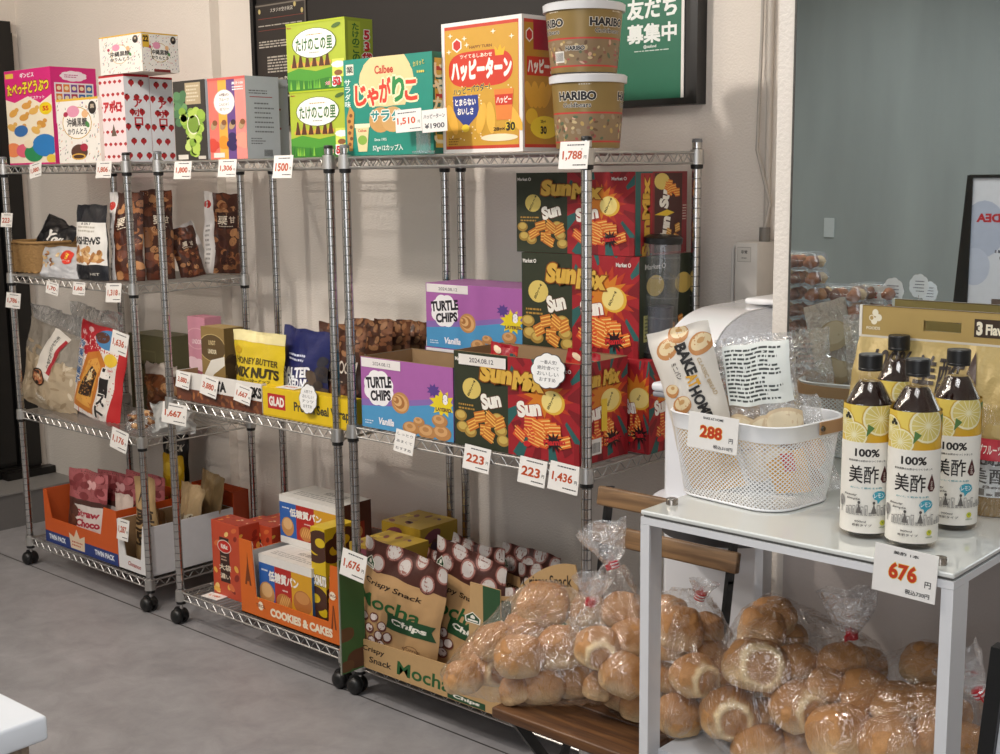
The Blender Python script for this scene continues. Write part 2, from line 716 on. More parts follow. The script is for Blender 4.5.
def pouch(name, label, cat, A, w, h, t, ang=0, tilt=0, roll=0, base='#888888', art=None, group=None, kind='stand', crump=.004, nu=22, nv=28, parent=None, seed=None, back=None, artback=None, taper=0):
    """soft bag: A is the middle of its lower front edge; tilt leans it back"""
    sd = random.random() * 90 if seed is None else seed
    def g(v):
        if kind == 'stand':
            a = .62 + .38 * min(1, v / .12)
            q = max(0, (v - .15) / .80)
            return a * max(0, 1 - q ** 1.9) ** .75
        if kind == 'open':
            return .6 + .4 * min(1, v / .15)
        q = min(1, max(0, (v - .04) / .92))
        return math.sin(PI * q) ** .55

    def S(u, v, side=-1, off=0):
        gg = g(v)
        e = max(0, 1 - abs(2 * u - 1) ** 2.3) ** .6
        half = t / 2 * e * gg
        n1 = noise.noise(Vector((u * 3.2, v * 4.2, sd))) + .55 * noise.noise(Vector((u * 9, v * 7, sd + 9))) + .3 * (1 - abs(noise.noise(Vector((u * 14 + v * 6, v * 9, sd + 4))) * 2))
        y = t / 2 + side * (half + off) + n1 * crump * (.35 + .65 * e) + (.006 * math.sin(u * 7 + sd) * max(0, v - .75) * 4) * (w / .2)
        wd = w * (1 - .05 * gg * math.sin(PI * v)) * (1 - taper * v)
        x = (u - .5) * wd + noise.noise(Vector((sd, v * 5, u))) * crump
        z = v * h + noise.noise(Vector((u * 4, v * 2, sd + 30))) * crump * min(1, v * 8) * .8
        return Vector((x, y, z))
    mb = MB()
    bf = base if callable(base) else (lambda u, v: base)
    cache = {}

    def mm(c):
        if not isinstance(c, str):
            return c
        if c not in cache:
            cache[c] = foil(c)
        return cache[c]
    for side in (-1, 1):
        grid = [S(i / nu, j / nv, side) for j in range(nv + 1) for i in range(nu + 1)]
        groups = {}
        for j in range(nv):
            for i in range(nu):
                a = j * (nu + 1) + i
                q = (a, a + 1, a + nu + 2, a + nu + 1)
                c = bf((i + .5) / nu, (j + .5) / nv) if side < 0 or back is None else back
                groups.setdefault(c, []).append(q if side < 0 else q[::-1])
        o = len(mb.v)
        mb.v += [tuple(p) for p in grid]
        for c, fs in groups.items():
            k = mb.mi(mm(c))
            for f in fs:
                mb.f.append(tuple(x + o for x in f))
                mb.m.append(k)
    n = (nu + 1) * (nv + 1)
    k = mb.mi(mm(bf(.5, 0)))
    if kind != 'pillow':
        for i in range(nu):
            mb.f.append((i + 1, i, n + i, n + i + 1))
            mb.m.append(k)
    def onto(side):
        G = [[S(i / nu, j / nv, side) for i in range(nu + 1)] for j in range(nv + 1)]

        def fn(x, y, o):
            u, v = min(.9999, max(0, x if side < 0 else 1 - x)) * nu, min(.9999, max(0, y)) * nv
            i, j = int(u), int(v)
            a, b = u - i, v - j
            p = (G[j][i] * (1 - a) + G[j][i + 1] * a) * (1 - b) + (G[j + 1][i] * (1 - a) + G[j + 1][i + 1] * a) * b
            e1, e2 = G[j][i + 1] - G[j][i], G[j + 1][i] - G[j][i]
            n = e1.cross(e2)
            n = n.normalized() if n.length > 1e-12 else Vector((0, -1, 0))
            return p + n * (o + .0009) * (-side if n.y * side > 0 and False else (1 if side < 0 else -1))
        return fn
    if art:
        art(Art(mb, onto(-1), w, h, sub=max(.006, w / 30), step=.00008, k=min(1.8, fore(A, Vector((math.cos(ang), math.sin(ang), 0)), w, h))))
    if artback:
        artback(Art(mb, onto(1), w, h, sub=max(.006, w / 30), step=.00008))
    o = mb.build(name, parent, smooth=40, loc=A)
    o.rotation_euler = (Matrix.Rotation(ang, 3, 'Z') @ Matrix.Rotation(-tilt, 3, 'X') @ Matrix.Rotation(roll, 3, 'Y')).to_euler()
    return tag(o, label, cat, group)


def ppouch(bl, br, z, topy, t, **k):
    """pouch over a foot line read off the photograph"""
    name, label, cat = k.pop('id')
    A, w, ang, h = foot(bl, br, z, topy)
    u, v = Vector((math.cos(ang), math.sin(ang), 0)), Vector((-math.sin(ang), math.cos(ang), 0))
    A = A - u * bis(lambda q: -pix(A + v * (t / 2) - u * q)[0], -bl[0], -.3, .3)
    mid = A + u * (w / 2)
    hk = k.pop('hk', 1)
    return pouch(name, label, cat, mid, w, h * hk, t, ang=ang, **k)


def ypouch(pxl, pxr, Y, z, topy, t, **k):
    name, label, cat = k.pop('id')
    A, w, _, h = faced(pxl, pxr, Y + t / 2, z, topy)
    A.x += w / 2
    A.y = Y
    hk = k.pop('hk', 1)
    rz = k.pop('rz', 0)
    return pouch(name, label, cat, A, w, h * hk, t, ang=rz, **k)


def tray(name, label, cat, A, w, d, h, ang, lip, lc, rc, cols, art=None, artr=None, sideh=None, backh=None, slope=.04, group=None, inner=None):
    """cardboard display tray with a cut-out front; lip: height of the low front, lc/rc: widths of the high corners"""
    mb = MB()
    fr, sd = [card(c) if isinstance(c, str) else c for c in cols]
    inn = inner or KRAFT_IN
    t = .0035
    sh = sideh or h
    bh = backh or h
    mb.box(0, 0, 0, w, d, .004, inn)
    pts = [(0, 0), (w, 0), (w, h)]
    if rc > 0:
        pts += [(w - rc, h), (w - rc - slope, lip)]
    else:
        pts[-1] = (w, lip)
    if lc > 0:
        pts += [(lc + slope, lip), (lc, h), (0, h)]
    else:
        pts += [(0, lip)]
    mb.prism(pts, 0, t, fr)
    mb.prism([(p[0] * .998 + .001 * w, p[1] - .001 if p[1] > 0 else p[1] + .004) for p in pts], t, t + .0012, inn)
    mb.box(0, d - t, 0, w, d, bh, sd)
    mb.box(t, d - t - .001, .004, w - t, d - t, bh - .001, inn)
    for x0, x1, i0, i1 in ((0, t, t, t + .001), (w - t, w, w - t - .001, w - t)):
        mb.box(x0, t, 0, x1, d - t, sh, sd)
        mb.box(i0, t + .001, .004, i1, d - t - .001, sh - .001, inn)
    if art:
        art(Art(mb, lambda x, y, o: (x * w, -o, y * h), w, h))
    if artr:
        artr(Art(mb, lambda x, y, o: (w + o, x * d, y * sh), d, sh))
    o = mb.build(name, loc=A, rot=(0, 0, ang))
    return tag(o, label, cat, group)


def price(px0, py0, px1, py1, Y, txt, label, rot=0, hand=False, tcol='#b8481a', group='price cards clipped along the shelves', tilt=-.15, name='price_card', small=True, yen=True):
    """paper price card hanging in plane Y, its corners read off the photograph"""
    a = at(px0, (py0 + py1) / 2, 'Y', Y)
    b = at(px1, (py0 + py1) / 2, 'Y', Y)
    m0, m1 = at((px0 + px1) / 2, py1, 'Y', Y), at((px0 + px1) / 2, py0, 'Y', Y)
    w, h = b.x - a.x, (m1.z - m0.z)
    a.z = m0.z
    mb = MB()
    mb.box(0, 0, 0, w, .0012, h, WHITE)
    A = Art(mb, lambda x, y, o: (x * w, -o, y * h), w, h)
    label = label
    if hand:
        for i, ln in enumerate(txt):
            A.text(ln, .5, .82 - i * .64 / max(1, len(txt) - 1) if len(txt) > 1 else .5, .13, '#33333a', w=.8, bold=0)
    else:
        A.lines(.25, .82, .85, .92, 1, '#44444a', rag=False)
        A.text(txt, .45, .48, .36, tcol, w=.68, bold=.03)
        if yen:
            A.text('円', .9, .42, .12, '#222222')
        A.lines(.5, .1, .95, .19, 1, '#222222', rag=False)
    o = mb.build(name, loc=(a.x, Y, a.z), rot=(tilt, math.radians(rot), 0))
    return tag(o, label, 'price tag', group)

# ================================================================== the room
YM = -.148           # plane of the mirror
XL, XR, YF, YB, ZC = -.85, 7.2, -5.2, .575, 2.8


def plaster(name, h, bs=3, var=.05, bump=.05, streak=None):
    m = bpy.data.materials.new(name)
    m.use_nodes = True
    nt = m.node_tree
    b = nt.nodes['Principled BSDF']
    b.inputs['Roughness'].default_value = .8
    tc = nt.nodes.new('ShaderNodeTexCoord')
    mp = nt.nodes.new('ShaderNodeMapping')
    mp.inputs['Scale'].default_value = streak or (1, 1, 1)
    n1 = nt.nodes.new('ShaderNodeTexNoise')
    n1.inputs['Scale'].default_value = bs
    n1.inputs['Detail'].default_value = 5
    n2 = nt.nodes.new('ShaderNodeTexNoise')
    n2.inputs['Scale'].default_value = 160
    mx = nt.nodes.new('ShaderNodeMix')
    mx.data_type = 'RGBA'
    c = lin(h)
    mx.inputs[6].default_value = tuple(x * (1 - var) for x in c[:3]) + (1,)
    mx.inputs[7].default_value = tuple(min(1, x * (1 + var)) for x in c[:3]) + (1,)
    cr = nt.nodes.new('ShaderNodeMapRange')
    cr.inputs['From Min'].default_value = .3
    cr.inputs['From Max'].default_value = .7
    bp = nt.nodes.new('ShaderNodeBump')
    bp.inputs['Strength'].default_value = bump
    bp.inputs['Distance'].default_value = .01
    L = nt.links.new
    L(tc.outputs['Object'], mp.inputs[0])
    L(mp.outputs[0], n1.inputs['Vector'])
    L(tc.outputs['Object'], n2.inputs['Vector'])
    L(n1.outputs['Fac'], cr.inputs['Value'])
    L(cr.outputs[0], mx.inputs[0])
    L(mx.outputs[2], b.inputs['Base Color'])
    L(n2.outputs['Fac'], bp.inputs['Height'])
    L(bp.outputs['Normal'], b.inputs['Normal'])
    return m


def floor_mat():
    m = plaster('vinyl_stone_floor', '#979597', 2.6, .12, .05, (1, 1.8, 1))
    nt = m.node_tree
    b = nt.nodes['Principled BSDF']
    b.inputs['Roughness'].default_value = .42
    mx = [n for n in nt.nodes if n.type == 'MIX'][0]
    tc = [n for n in nt.nodes if n.type == 'TEX_COORD'][0]
    n3 = nt.nodes.new('ShaderNodeTexNoise')
    n3.inputs['Scale'].default_value = 9
    n3.inputs['Detail'].default_value = 9
    n3.inputs['Roughness'].default_value = .7
    n3.inputs['Distortion'].default_value = .5
    mr = nt.nodes.new('ShaderNodeMapRange')
    mr.inputs['From Min'].default_value = .35
    mr.inputs['From Max'].default_value = .7
    mr.inputs['To Min'].default_value = .86
    mr.inputs['To Max'].default_value = 1.12
    m2 = nt.nodes.new('ShaderNodeMix')
    m2.data_type = 'RGBA'
    m2.blend_type = 'MULTIPLY'
    m2.inputs[0].default_value = 1
    # dark joints of the vinyl tiles
    sp = nt.nodes.new('ShaderNodeSeparateXYZ')
    L = nt.links.new
    L(tc.outputs['Object'], n3.inputs['Vector'])
    L(n3.outputs['Fac'], mr.inputs['Value'])
    L(mx.outputs[2], m2.inputs[6])
    L(mr.outputs[0], m2.inputs[7])
    L(tc.outputs['Object'], sp.inputs[0])

    def joint(axis, off, period, wd):
        a = nt.nodes.new('ShaderNodeMath')
        a.operation = 'ADD'
        a.inputs[1].default_value = off
        L(sp.outputs[axis], a.inputs[0])
        p = nt.nodes.new('ShaderNodeMath')
        p.operation = 'PINGPONG'
        p.inputs[1].default_value = period / 2
        L(a.outputs[0], p.inputs[0])
        c = nt.nodes.new('ShaderNodeMath')
        c.operation = 'LESS_THAN'
        c.inputs[1].default_value = wd
        L(p.outputs[0], c.inputs[0])
        return c.outputs[0]
    j = joint(1, .012, 3.6, .0028)
    m3 = nt.nodes.new('ShaderNodeMix')
    m3.data_type = 'RGBA'
    m3.inputs[7].default_value = lin('#3c3937')
    L(j, m3.inputs[0])
    L(m2.outputs[2], m3.inputs[6])
    L(m3.outputs[2], b.inputs['Base Color'])
    return m


W_WALL = plaster('cream_wallpaper', '#ebe3d9', 2, .02, .25)
W_SIDE = plaster('grey_green_wall', '#a0a6a4', 1.1, .13, .1, (2.6, 2.6, .5))
W_UNDER = plaster('taupe_panel', '#c2b8b2', 2, .02, .1)
W_CEIL = plaster('ceiling_board', '#e4e0d8', 2, .02, .05)


def struct(name, mb, **k):
    o = mb.build(name, **k)
    o['kind'] = 'structure'
    return o


struct('floor', MB().box(XL - .2, YF - .2, -.06, XR + .2, YB + .2, 0, floor_mat()))
struct('ceiling', MB().box(XL - .2, YF - .2, ZC, XR + .2, YB + .2, ZC + .08, W_CEIL))
mb = MB()
mb.box(XL - .1, YB, 0, 3.331, YB + .1, ZC, W_WALL)
struct('wall_back', mb)
struct('trim_1', MB().box(XL, .535, 0, .585, YB - .0005, ZC - .0005, W_WALL))      # the shallow pier left of the black board
struct('wall_left', MB().box(XL - .1, YF, 0, XL, YB, ZC, W_WALL))
struct('wall_front', MB().box(XL, YF - .1, 0, XR, YF, ZC, W_SIDE))
struct('wall_right', MB().box(XR, YF, 0, XR + .1, YB, ZC, W_WALL))
# the wall that carries the mirror stands forward of the shelving wall
mb = MB()
mb.box(3.331, YM, 0, XR, YB + .1, ZC, W_WALL)
mb.box(3.37, YM - .004, .03, XR, YM, .905, W_UNDER)
struct('wall_mirror', mb)
# ledge along the left wall
mb = MB()
mb.box(XL + .0005, YF + .001, 0, -.555, .5345, .149, M('#6e6b69', .5, 0, 0, 40, .06))
mb.box(XL + .0005, YF + .001, .149, -.548, .5345, .156, M('#8d8a87', .4))
struct('trim_2', mb)
# black glazed door in the left wall
t = MB()
BLK = M('#141210', .35)
t.box(XL + .001, -.75, .157, XL + .035, .49, .2, BLK)
t.box(XL + .001, -.75, 2.12, XL + .035, .49, 2.17, BLK)
t.box(XL + .001, -.75, .2, XL + .035, -.69, 2.12, BLK)
t.box(XL + .001, .40, .2, XL + .045, .49, 2.12, BLK)
door = struct('door_1', t)
p = MB().box(XL + .006, -.69, .2, XL + .016, .40, 2.12, M('#0c0b0b', .08)).build('glass_pane', door)
MB().box(XL + .036, .30, .157, XL + .09, .53, .19, BLK).build('door_sill', door)

# mirror with its dark edge
mir = bpy.data.materials.new('smudged_mirror')
mir.use_nodes = True
nt = mir.node_tree
b = nt.nodes['Principled BSDF']
b.inputs['Metallic'].default_value = 1
b.inputs['Base Color'].default_value = (.80, .85, .84, 1)
tc = nt.nodes.new('ShaderNodeTexCoord')
mp = nt.nodes.new('ShaderNodeMapping')
mp.inputs['Scale'].default_value = (9, 1, .8)
nz = nt.nodes.new('ShaderNodeTexNoise')
nz.inputs['Scale'].default_value = 3
nz.inputs['Detail'].default_value = 6
mr = nt.nodes.new('ShaderNodeMapRange')
mr.inputs['From Min'].default_value = .45
mr.inputs['From Max'].default_value = .8
mr.inputs['To Min'].default_value = .0
mr.inputs['To Max'].default_value = .035
nt.links.new(tc.outputs['Object'], mp.inputs[0])
nt.links.new(mp.outputs[0], nz.inputs['Vector'])
nt.links.new(nz.outputs['Fac'], mr.inputs['Value'])
nt.links.new(mr.outputs[0], b.inputs['Roughness'])
mb = MB()
mb.box(3.371, YM - .006, .912, 5.2, YM - .001, 2.5, mir)
mirror = mb.build('wall_mirror_pane')
mirror.name = 'mirror'
tag(mirror, 'tall smudged mirror on the wall behind the white table', 'mirror')
mb = MB()
mb.box(3.367, YM - .007, .905, 3.3708, YM - .0005, 2.5, M('#4d4a44', .4))
mb.box(3.3709, YM - .008, .905, 5.2, YM - .0005, .9118, M('#4d4a44', .4))
mb.build('edge_strip', mirror)

# ================================================================== wire racks
WA, DD = .835, .455
WIRE = M('#c4c3c0', .38, .9, 0, 40, .02)
TOPZ = 1.5425


def wire_rack(name, label, x0, levels, w=WA):
    root = empty(name, (x0, 0, 0), 0, label, 'wire rack', 'chrome wire racks standing side by side')
    posts = []
    for (x, y) in ((0, 0), (w, 0), (0, DD), (w, DD)):
        mb = MB()
        prof = [(.0001, 0), (.0128, 0)]
        z = 0
        H = TOPZ + .022 - .075
        while z < H - .026:
            prof += [(.0128, z + .0222), (.0116, z + .0228), (.0116, z + .0244), (.0128, z + .025)]
            z += .025
        prof += [(.0128, H)]
        mb.lathe(prof, CHROME, 14)
        for q in range(int(H / .0251) + 1):
            mb.lathe([(.0129, q * .025 + .0228), (.01293, q * .025 + .0236)], M('#5c5d60', .4), 14, cap=False)  # dark rings over the grooves, their shade put into the colour
        o = mb.build('post', root, smooth=50, loc=(x, y, .075))
        mb = MB()
        mb.lathe([(.0132, 0), (.0138, .003), (.012, .008), (.006, .010), (.0001, .0102)], BLACKP if y == 0 and x > 0 else M('#77797b', .4), 14)
        mb.build('post_cap', o, smooth=40, loc=(0, 0, H))
        # caster: stem, hood and twin wheels
        c = empty('caster', (x, y, 0))
        c.parent = root
        mb = MB()
        mb.tube([(0, 0, .045), (0, 0, .076)], .006, CHROME, 10)
        mb.build('stem', c, smooth=40)
        q = random.uniform(-.6, .6)
        mb = MB()
        T = Matrix.Rotation(q, 4, 'Z')
        pr = []
        for k in range(15):
            a = PI * (k / 14) * 1.05 - .1
            pr.append((-.012 + .029 * math.cos(a), .029 + .029 * math.sin(a)))
        pr += [(-.03, .022), (.006, .03)]
        mb.prism(pr, -.006, .006, BLACKP, T)
        mb.build('hood', c, smooth=40)
        for s in (-1, 1):
            mb = MB()
            Tw = T @ Matrix.Translation((-.012, s * .0065, .0255)) @ Matrix.Rotation(-s * PI / 2, 4, 'X')
            mb.lathe([(.0001, 0), (.0255, 0), (.0262, .003), (.0255, .009), (.0225, .0155), (.016, .0205), (.008, .0232), (.0001, .024)], BLACKP, 24, T=Tw)
            mb.build('wheel', c, smooth=35)
    for z in levels:
        mb = MB()
        zt, zb = -.001, -.030
        e = .0
        R, r2 = .0030, .0018
        cs = [(e, e), (w - e, e), (w - e, DD - e), (e, DD - e)]
        for i in range(4):
            a, b2 = Vector(cs[i] + (0,)), Vector(cs[(i + 1) % 4] + (0,))
            d = (b2 - a).normalized()
            a, b2 = a + d * .014, b2 - d * .014
            for zz, rr in ((zt - .003, R), (zb, R)):
                mb.tube([a + Vector((0, 0, zz)), b2 + Vector((0, 0, zz))], rr, WIRE, 6)
            L = (b2 - a).length
            n = int(round(L / .0235))
            pts = [a + d * (L * k / n) + Vector((0, 0, zt - .003 if k % 2 else zb)) for k in range(n + 1)]
            mb.tube(pts, r2, WIRE, 5)
        n = int(w / .0225)
        for k in range(1, n):
            x = w * k / n
            mb.tube([(x, .001, zt), (x, DD - .001, zt)], .0016, WIRE, 5, cap=False)
        for y in (.12, .2275, .335):
            mb.tube([(.001, y, zt - .004), (w - .001, y, zt - .004)], .0026, WIRE, 5, cap=False)
        sh = mb.build('shelf', root, smooth=40, loc=(0, 0, z))
        for (x, y) in ((0, 0), (w, 0), (0, DD), (w, DD)):
            mb = MB()
            mb.lathe([(.0135, -.033), (.0195, -.033), (.0175, .004), (.0135, .004)], WIRE, 16)
            mb.build('corner_sleeve', sh, smooth=40, loc=(x, y, 0))
            if z < TOPZ - .1 or True:
                mb = MB()
                mb.lathe([(.0133, -.044), (.0158, -.044), (.0165, -.0335), (.0133, -.0335)], BLACKP, 16)
                mb.build('split_sleeve', sh, smooth=40, loc=(x, y, 0))
    return root


XA, XB, XC = 0.0, 1.02, 1.922
ZA1, ZA2, ZA0 = 1.138, .615, .112
ZB1, ZB0 = .775, .114
ZC1, ZC0 = .795, .106
wire_rack('wire_rack', 'leftmost of the three chrome wire racks, with four shelves and a woven basket', XA, (TOPZ, ZA1, ZA2, ZA0))
wire_rack('wire_rack', 'middle chrome wire rack of the three, carrying the yellow wrap box and orange biscuit tray', XB, (TOPZ, ZB1, ZB0))
wire_rack('wire_rack', 'right-hand chrome wire rack of the three, carrying the red and purple snack boxes', XC, (TOPZ, ZC1, ZC0))

# ================================================================== black board with menu and green poster
mb = MB()
BYF = YB - .045
bl_, br_ = at(250.5, 30, 'Y', BYF).x, at(697, 60, 'Y', BYF).x
zb = at(690, 104, 'Y', BYF).z
mb.box(bl_ + .018, YB - .03, zb + .018, br_ - .022, YB - .0005, 2.6, M('#1f1b19', .6))
for (a, b_, c, d) in ((bl_, zb, br_, zb + .018), (bl_, zb + .018, bl_ + .018, 2.6), (br_ - .022, zb + .018, br_, 2.6)):
    mb.box(a, BYF, b_, c, YB - .0005, d, M('#0f0e0e', .4))
tag(mb.build('blackboard'), 'wide black framed board on the wall above the racks', 'board')
mb = MB()
mx0, mx1 = at(254, 40, 'Y', YB - .034).x, at(307, 40, 'Y', YB - .034).x
q1, q0 = at(280, 1, 'Y', YB - .034).z, at(280, 100, 'Y', YB - .034).z
w, h = mx1 - mx0, q1 - q0
mb.box(0, 0, 0, w, .002, h, M('#2d2723', .6))
A = Art(mb, lambda x, y, o: (x * w, -o, y * h), w, h)
A.rect(.97, .0, 1, 1, '#59524a')
A.rect(0, .97, 1, .985, '#7a7268')
A.text('スタジオ空き状況', .55, .92, .04, '#d8d2c6', w=.42, bold=.01)
for yy, n, hh_ in ((.78, 1, .02), (.62, 3, .08), (.46, 6, .18)):
    A.lines(.25 if n > 3 else .1, yy - hh_, .95, yy, n, '#b9b2a6', fill=.5)
A.text('Premium Plate & Box', .6, .22, .035, '#e5ddcf', w=.66, bold=.01)
A.lines(.12, .02, .8, .17, 4, '#b9b2a6', fill=.5)
for yy in (.84, .72):
    A.rect(.1, yy, .95, yy + .006, '#7e3a30')
for x, y in ((.13, .92), (.8, .95), (.93, .88)):
    A.ell(x, y, .02, .026, '#c9b878', n=10)
tag(mb.build('menu_sheet', loc=(mx0, YB - .0345, q0)), 'dark menu sheet with small pale print at the left end of the black board', 'menu')
mb = MB()
P0, P1 = at(619, 106, 'Y', YB - .035), at(683, 101, 'Y', YB - .035)
px0 = P0.x - .045
w, h = P1.x - px0, .56
mb.box(0, 0, 0, w, .002, h, WHITE)
A = Art(mb, lambda x, y, o: (x * w, -o, y * h), w, h)
A.rect(.02, .012, .965, .99, '#0e6a4c')


def ph(py):
    return (at(650, py, 'Y', YB - .035).z - zp) / h


zp = P1.z
xm = (at(651, 60, 'Y', YB - .035).x - px0) / w
A.text('友だち', xm, ph(8), .09, '#eef2ee', w=.62, bold=.045)
A.text('募集中', xm, ph(33), .085, '#eef2ee', w=.62, bold=.045)
A.text('@szafood', xm - .02, ph(46.5), .018, '#eef2ee', bold=.02)
A.lines(xm - .22, ph(51.5), xm + .22, ph(49.5), 1, '#cfe0d6', rag=False)
tag(mb.build('poster', loc=(px0, YB - .0335, zp)), 'green poster with white Japanese lettering at the right end of the black board', 'poster')

# ================================================================== wall dispenser, cable
P0, P1, P2 = at(735, 300, 'Y', .47), at(750.5, 238, 'Y', .47), at(767, 240, 'Y', YB - .01)
WX0, WX1 = at(734.5, 270, 'Y', .47).x, at(757, 270, 'Y', .47).x
wz0, wz1 = at(740, 312, 'Y', .47).z, at(740, 242, 'Y', .47).z
root = empty('control_box', (WX0, YB, wz0), 0, 'pale grey upright control box mounted on the wall above the white bin', 'control box')
mb = MB()
GB = M('#d0ccc6', .45)
w, h, d = WX1 - WX0, wz1 - wz0, YB - .47
mb.rbox(0, -d, 0, w, -.0005, h, GB, .005, 2)
A = Art(mb, lambda x, y, o: (x * w, -d - o, y * h), w, h)
A.rect(.12, .72, .72, .93, '#9a968f')
A.rect(.135, .727, .705, .922, '#c9c5be')
A.text('非常', .42, .86, .05, '#222222', bold=.03)
A.lines(.3, .76, .55, .79, 1, '#444444')
A.ring(.5, .14, .055, .055, '#55524e', '#d0ccc6', .75)
A.ell(.5, .14, .018, .018, '#33302e')
mb.build('housing', root, smooth=40)
mb = MB()
mb.tube([(w * .78, -d * .45, h), (w * .78, -d * .45, h + .035)], .014, M('#77736d', .4), 14)
mb.build('cable_gland', root, smooth=40)
mb = MB()
mb.box(-.022, -d * .55, 0, -.012, -d * .45, h * .9, M('#34312e', .4))
mb.tube([(-.024, -d * .7, 0), (-.024, -d * .7, h * .88), (-.018, -d * .7, h * .93), (-.008, -d * .7, h * .95)], .005, GB, 8)
mb.build('side_bracket', root, smooth=40)
mb = MB()
c0 = Vector((WX0 + w * .78, YB - d * .45, wz1 + .034))
top = at(782, 0, 'Y', YB - .012)
top.z = 2.79
mid = at(757, 150, 'Y', YB - .02)
mb.tube([c0, c0 + Vector((.001, .02, .06)), mid, (mid.x + .003, YB - .012, mid.z + .3), (mid.x + .004, YB - .012, top.z)], .0045, M('#b5afa7', .5), 8)
tag(mb.build('cable', smooth=40), 'thin grey cable rising from the wall control box', 'cable')
mb = MB()
x = at(768, 150, 'Y', YB - .01).x
mb.tube([(x, YB - .009, .2), (x, YB - .009, 2.79)], .0085, M('#c6bfb6', .5), 12)
tag(mb.build('conduit_pipe', smooth=40), 'cream conduit pipe running down the wall beside the mirror pillar', 'pipe')

# ================================================================== white lidded appliance in the niche
root = empty('water_dispenser', (3.1, .15, 0), 0, 'tall white plastic appliance with curved lid between rack and mirror pillar', 'appliance')
xl = 2.985
xr = 3.322
yf = -.07


def side_prism(mb, pts, x0, x1, mat, ox=3.1, oy=.15):
    """outline in y,z extruded in x"""
    n = len(pts)
    vs = [(x0 - ox, p[0] - oy, p[1]) for p in pts] + [(x1 - ox, p[0] - oy, p[1]) for p in pts]
    return mb.add(vs, [tuple(range(n - 1, -1, -1)), tuple(range(n, 2 * n))] + [(i, (i + 1) % n, (i + 1) % n + n, i + n) for i in range(n)], mat)


APW = M('#e3e4e8', .3, 0, 0, 40, .01)
mb = MB()
mb.rbox(xl - 3.1, -.02 - .15, .0, xr - 3.1, .33 - .15, 1.005, APW, .02, 3)
mb.build('body', root, smooth=50)
mb = MB()
mb.rbox(xl + .004 - 3.1, yf - .15, 1.018, xl + .11 - 3.1, .10 - .15, 1.038, APW, .008, 3)
mb.rbox(xl + .006 - 3.1, yf + .004 - .15, 1.0055, xl + .11 - 3.1, .10 - .15, 1.018, M('#8d8f96', .4), .004, 2)
mb.build('ledge', root, smooth=50)
mb = MB()
pr = [(.33, 1.0385)]
pr += [(yf + .06, 1.0385), (yf + .03, 1.05), (yf + .02, 1.09)]
for k in range(8):
    q = PI / 2 * k / 7
    pr.append((yf + .03 + .10 * (1 - math.cos(q)), 1.12 + .05 * math.sin(q)))
pr += [(.33, 1.17)]
side_prism(mb, pr, xl + .04, xr - .004, APW)
mb.build('hopper', root, smooth=50)


def lidprof(e, z=0):
    r = []
    for k in range(11):
        q = PI / 2 * k / 10
        r.append((yf - .012 - e + .17 * (1 - math.cos(q)), 1.11 + z + (.08 + e) * math.sin(q)))
    return r


mb = MB()
o_ = lidprof(.006)
i_ = lidprof(.0)[::-1]
side_prism(mb, o_ + [(.30, 1.2), (.30, 1.194)] + i_, xl + .055, xl + .175, M('#f1f1f3', .18, 0, 0, 40, .01, 1))
mb.rbox(xl + .095 - 3.1, yf - .03 - .15, 1.113, xl + .145 - 3.1, yf - .012 - .15, 1.124, APW, .003, 2)
mb.build('lid', root, smooth=50)
mb = MB()
SPK = M('#b9bbc1', .3, .1, .6, 130, .25)
side_prism(mb, lidprof(.003) + [(.30, 1.196), (.30, 1.192)] + lidprof(-.002)[::-1], xl + .176, xr - .002, SPK)
mb.build('frosted_window', root, smooth=50)
mb = MB()
mb.rbox(xl + .12 - 3.1, .12 - .15, 1.2005, xr - .02 - 3.1, .30 - .15, 1.214, M('#f1f1f3', .2), .006, 3)
mb.build('top_cover', root, smooth=50)
# curved drip rim with three control dots
mb = MB()
cx, cy = 3.14, .02
T = Matrix.Translation((cx - 3.1, cy - .15, 0))
mb.lathe([(.0001, .742), (.15, .742), (.168, .75), (.175, .766), (.172, .778), (.0001, .778)], APW, 40, T=T)
mb.lathe([(.0001, .715), (.15, .715), (.16, .7415), (.0001, .7415)], M('#4a4a4e', .4), 40, T=T)
for k in (-1, 0, 1):
    q = -PI / 2 + .05 + k * .07
    mb.lathe([(.0001, 0), (.0035, 0), (.0035, .002), (.0001, .002)], BLACKP, 10, T=Matrix.Translation((cx - 3.1 + .1735 * math.cos(q), cy - .15 + .1735 * math.sin(q), .763)) @ Matrix.Rotation(PI / 2, 4, 'X'))
mb.build('round_base_rim', root, smooth=40)

# ================================================================== folding chair with slatted back
root = empty('folding_chair', (3.09, -.36, 0), 0, 'folding chair with dark wooden seat and two oak back slats holding bagged bread', 'chair')
CX, CY = 3.09, -.36
sx0, sx1 = 2.985, 3.325
for k in range(3):
    y0 = -.592 + k * .118
    mb = MB()
    mb.rbox(sx0 - CX, y0 - CY, .438, sx1 - CX, y0 + .115 - CY, .46, WOOD_D, .004, 2)
    mb.build('seat_board', root, smooth=50)
YS = -.25
SLX0 = at(600, 485, 'Y', YS).x
for (py0, py1) in ((485, 503.5), (520, 539)):
    ztop, zbot = at(598, py0, 'Y', YS).z, at(598, py1, 'Y', YS).z
    mb = MB()
    T = Matrix.Translation((0, YS - (.0 if py0 < 500 else .012) - CY, ztop)) @ Matrix.Rotation(-.18, 4, 'X')
    mb.rbox(SLX0 - (.0 if py0 < 500 else .004) - CX, -.008, -(ztop - zbot), 3.338 - CX, .008, 0, WOOD_L, .004, 2, T=T)
    mb.build('back_slat', root, smooth=50)


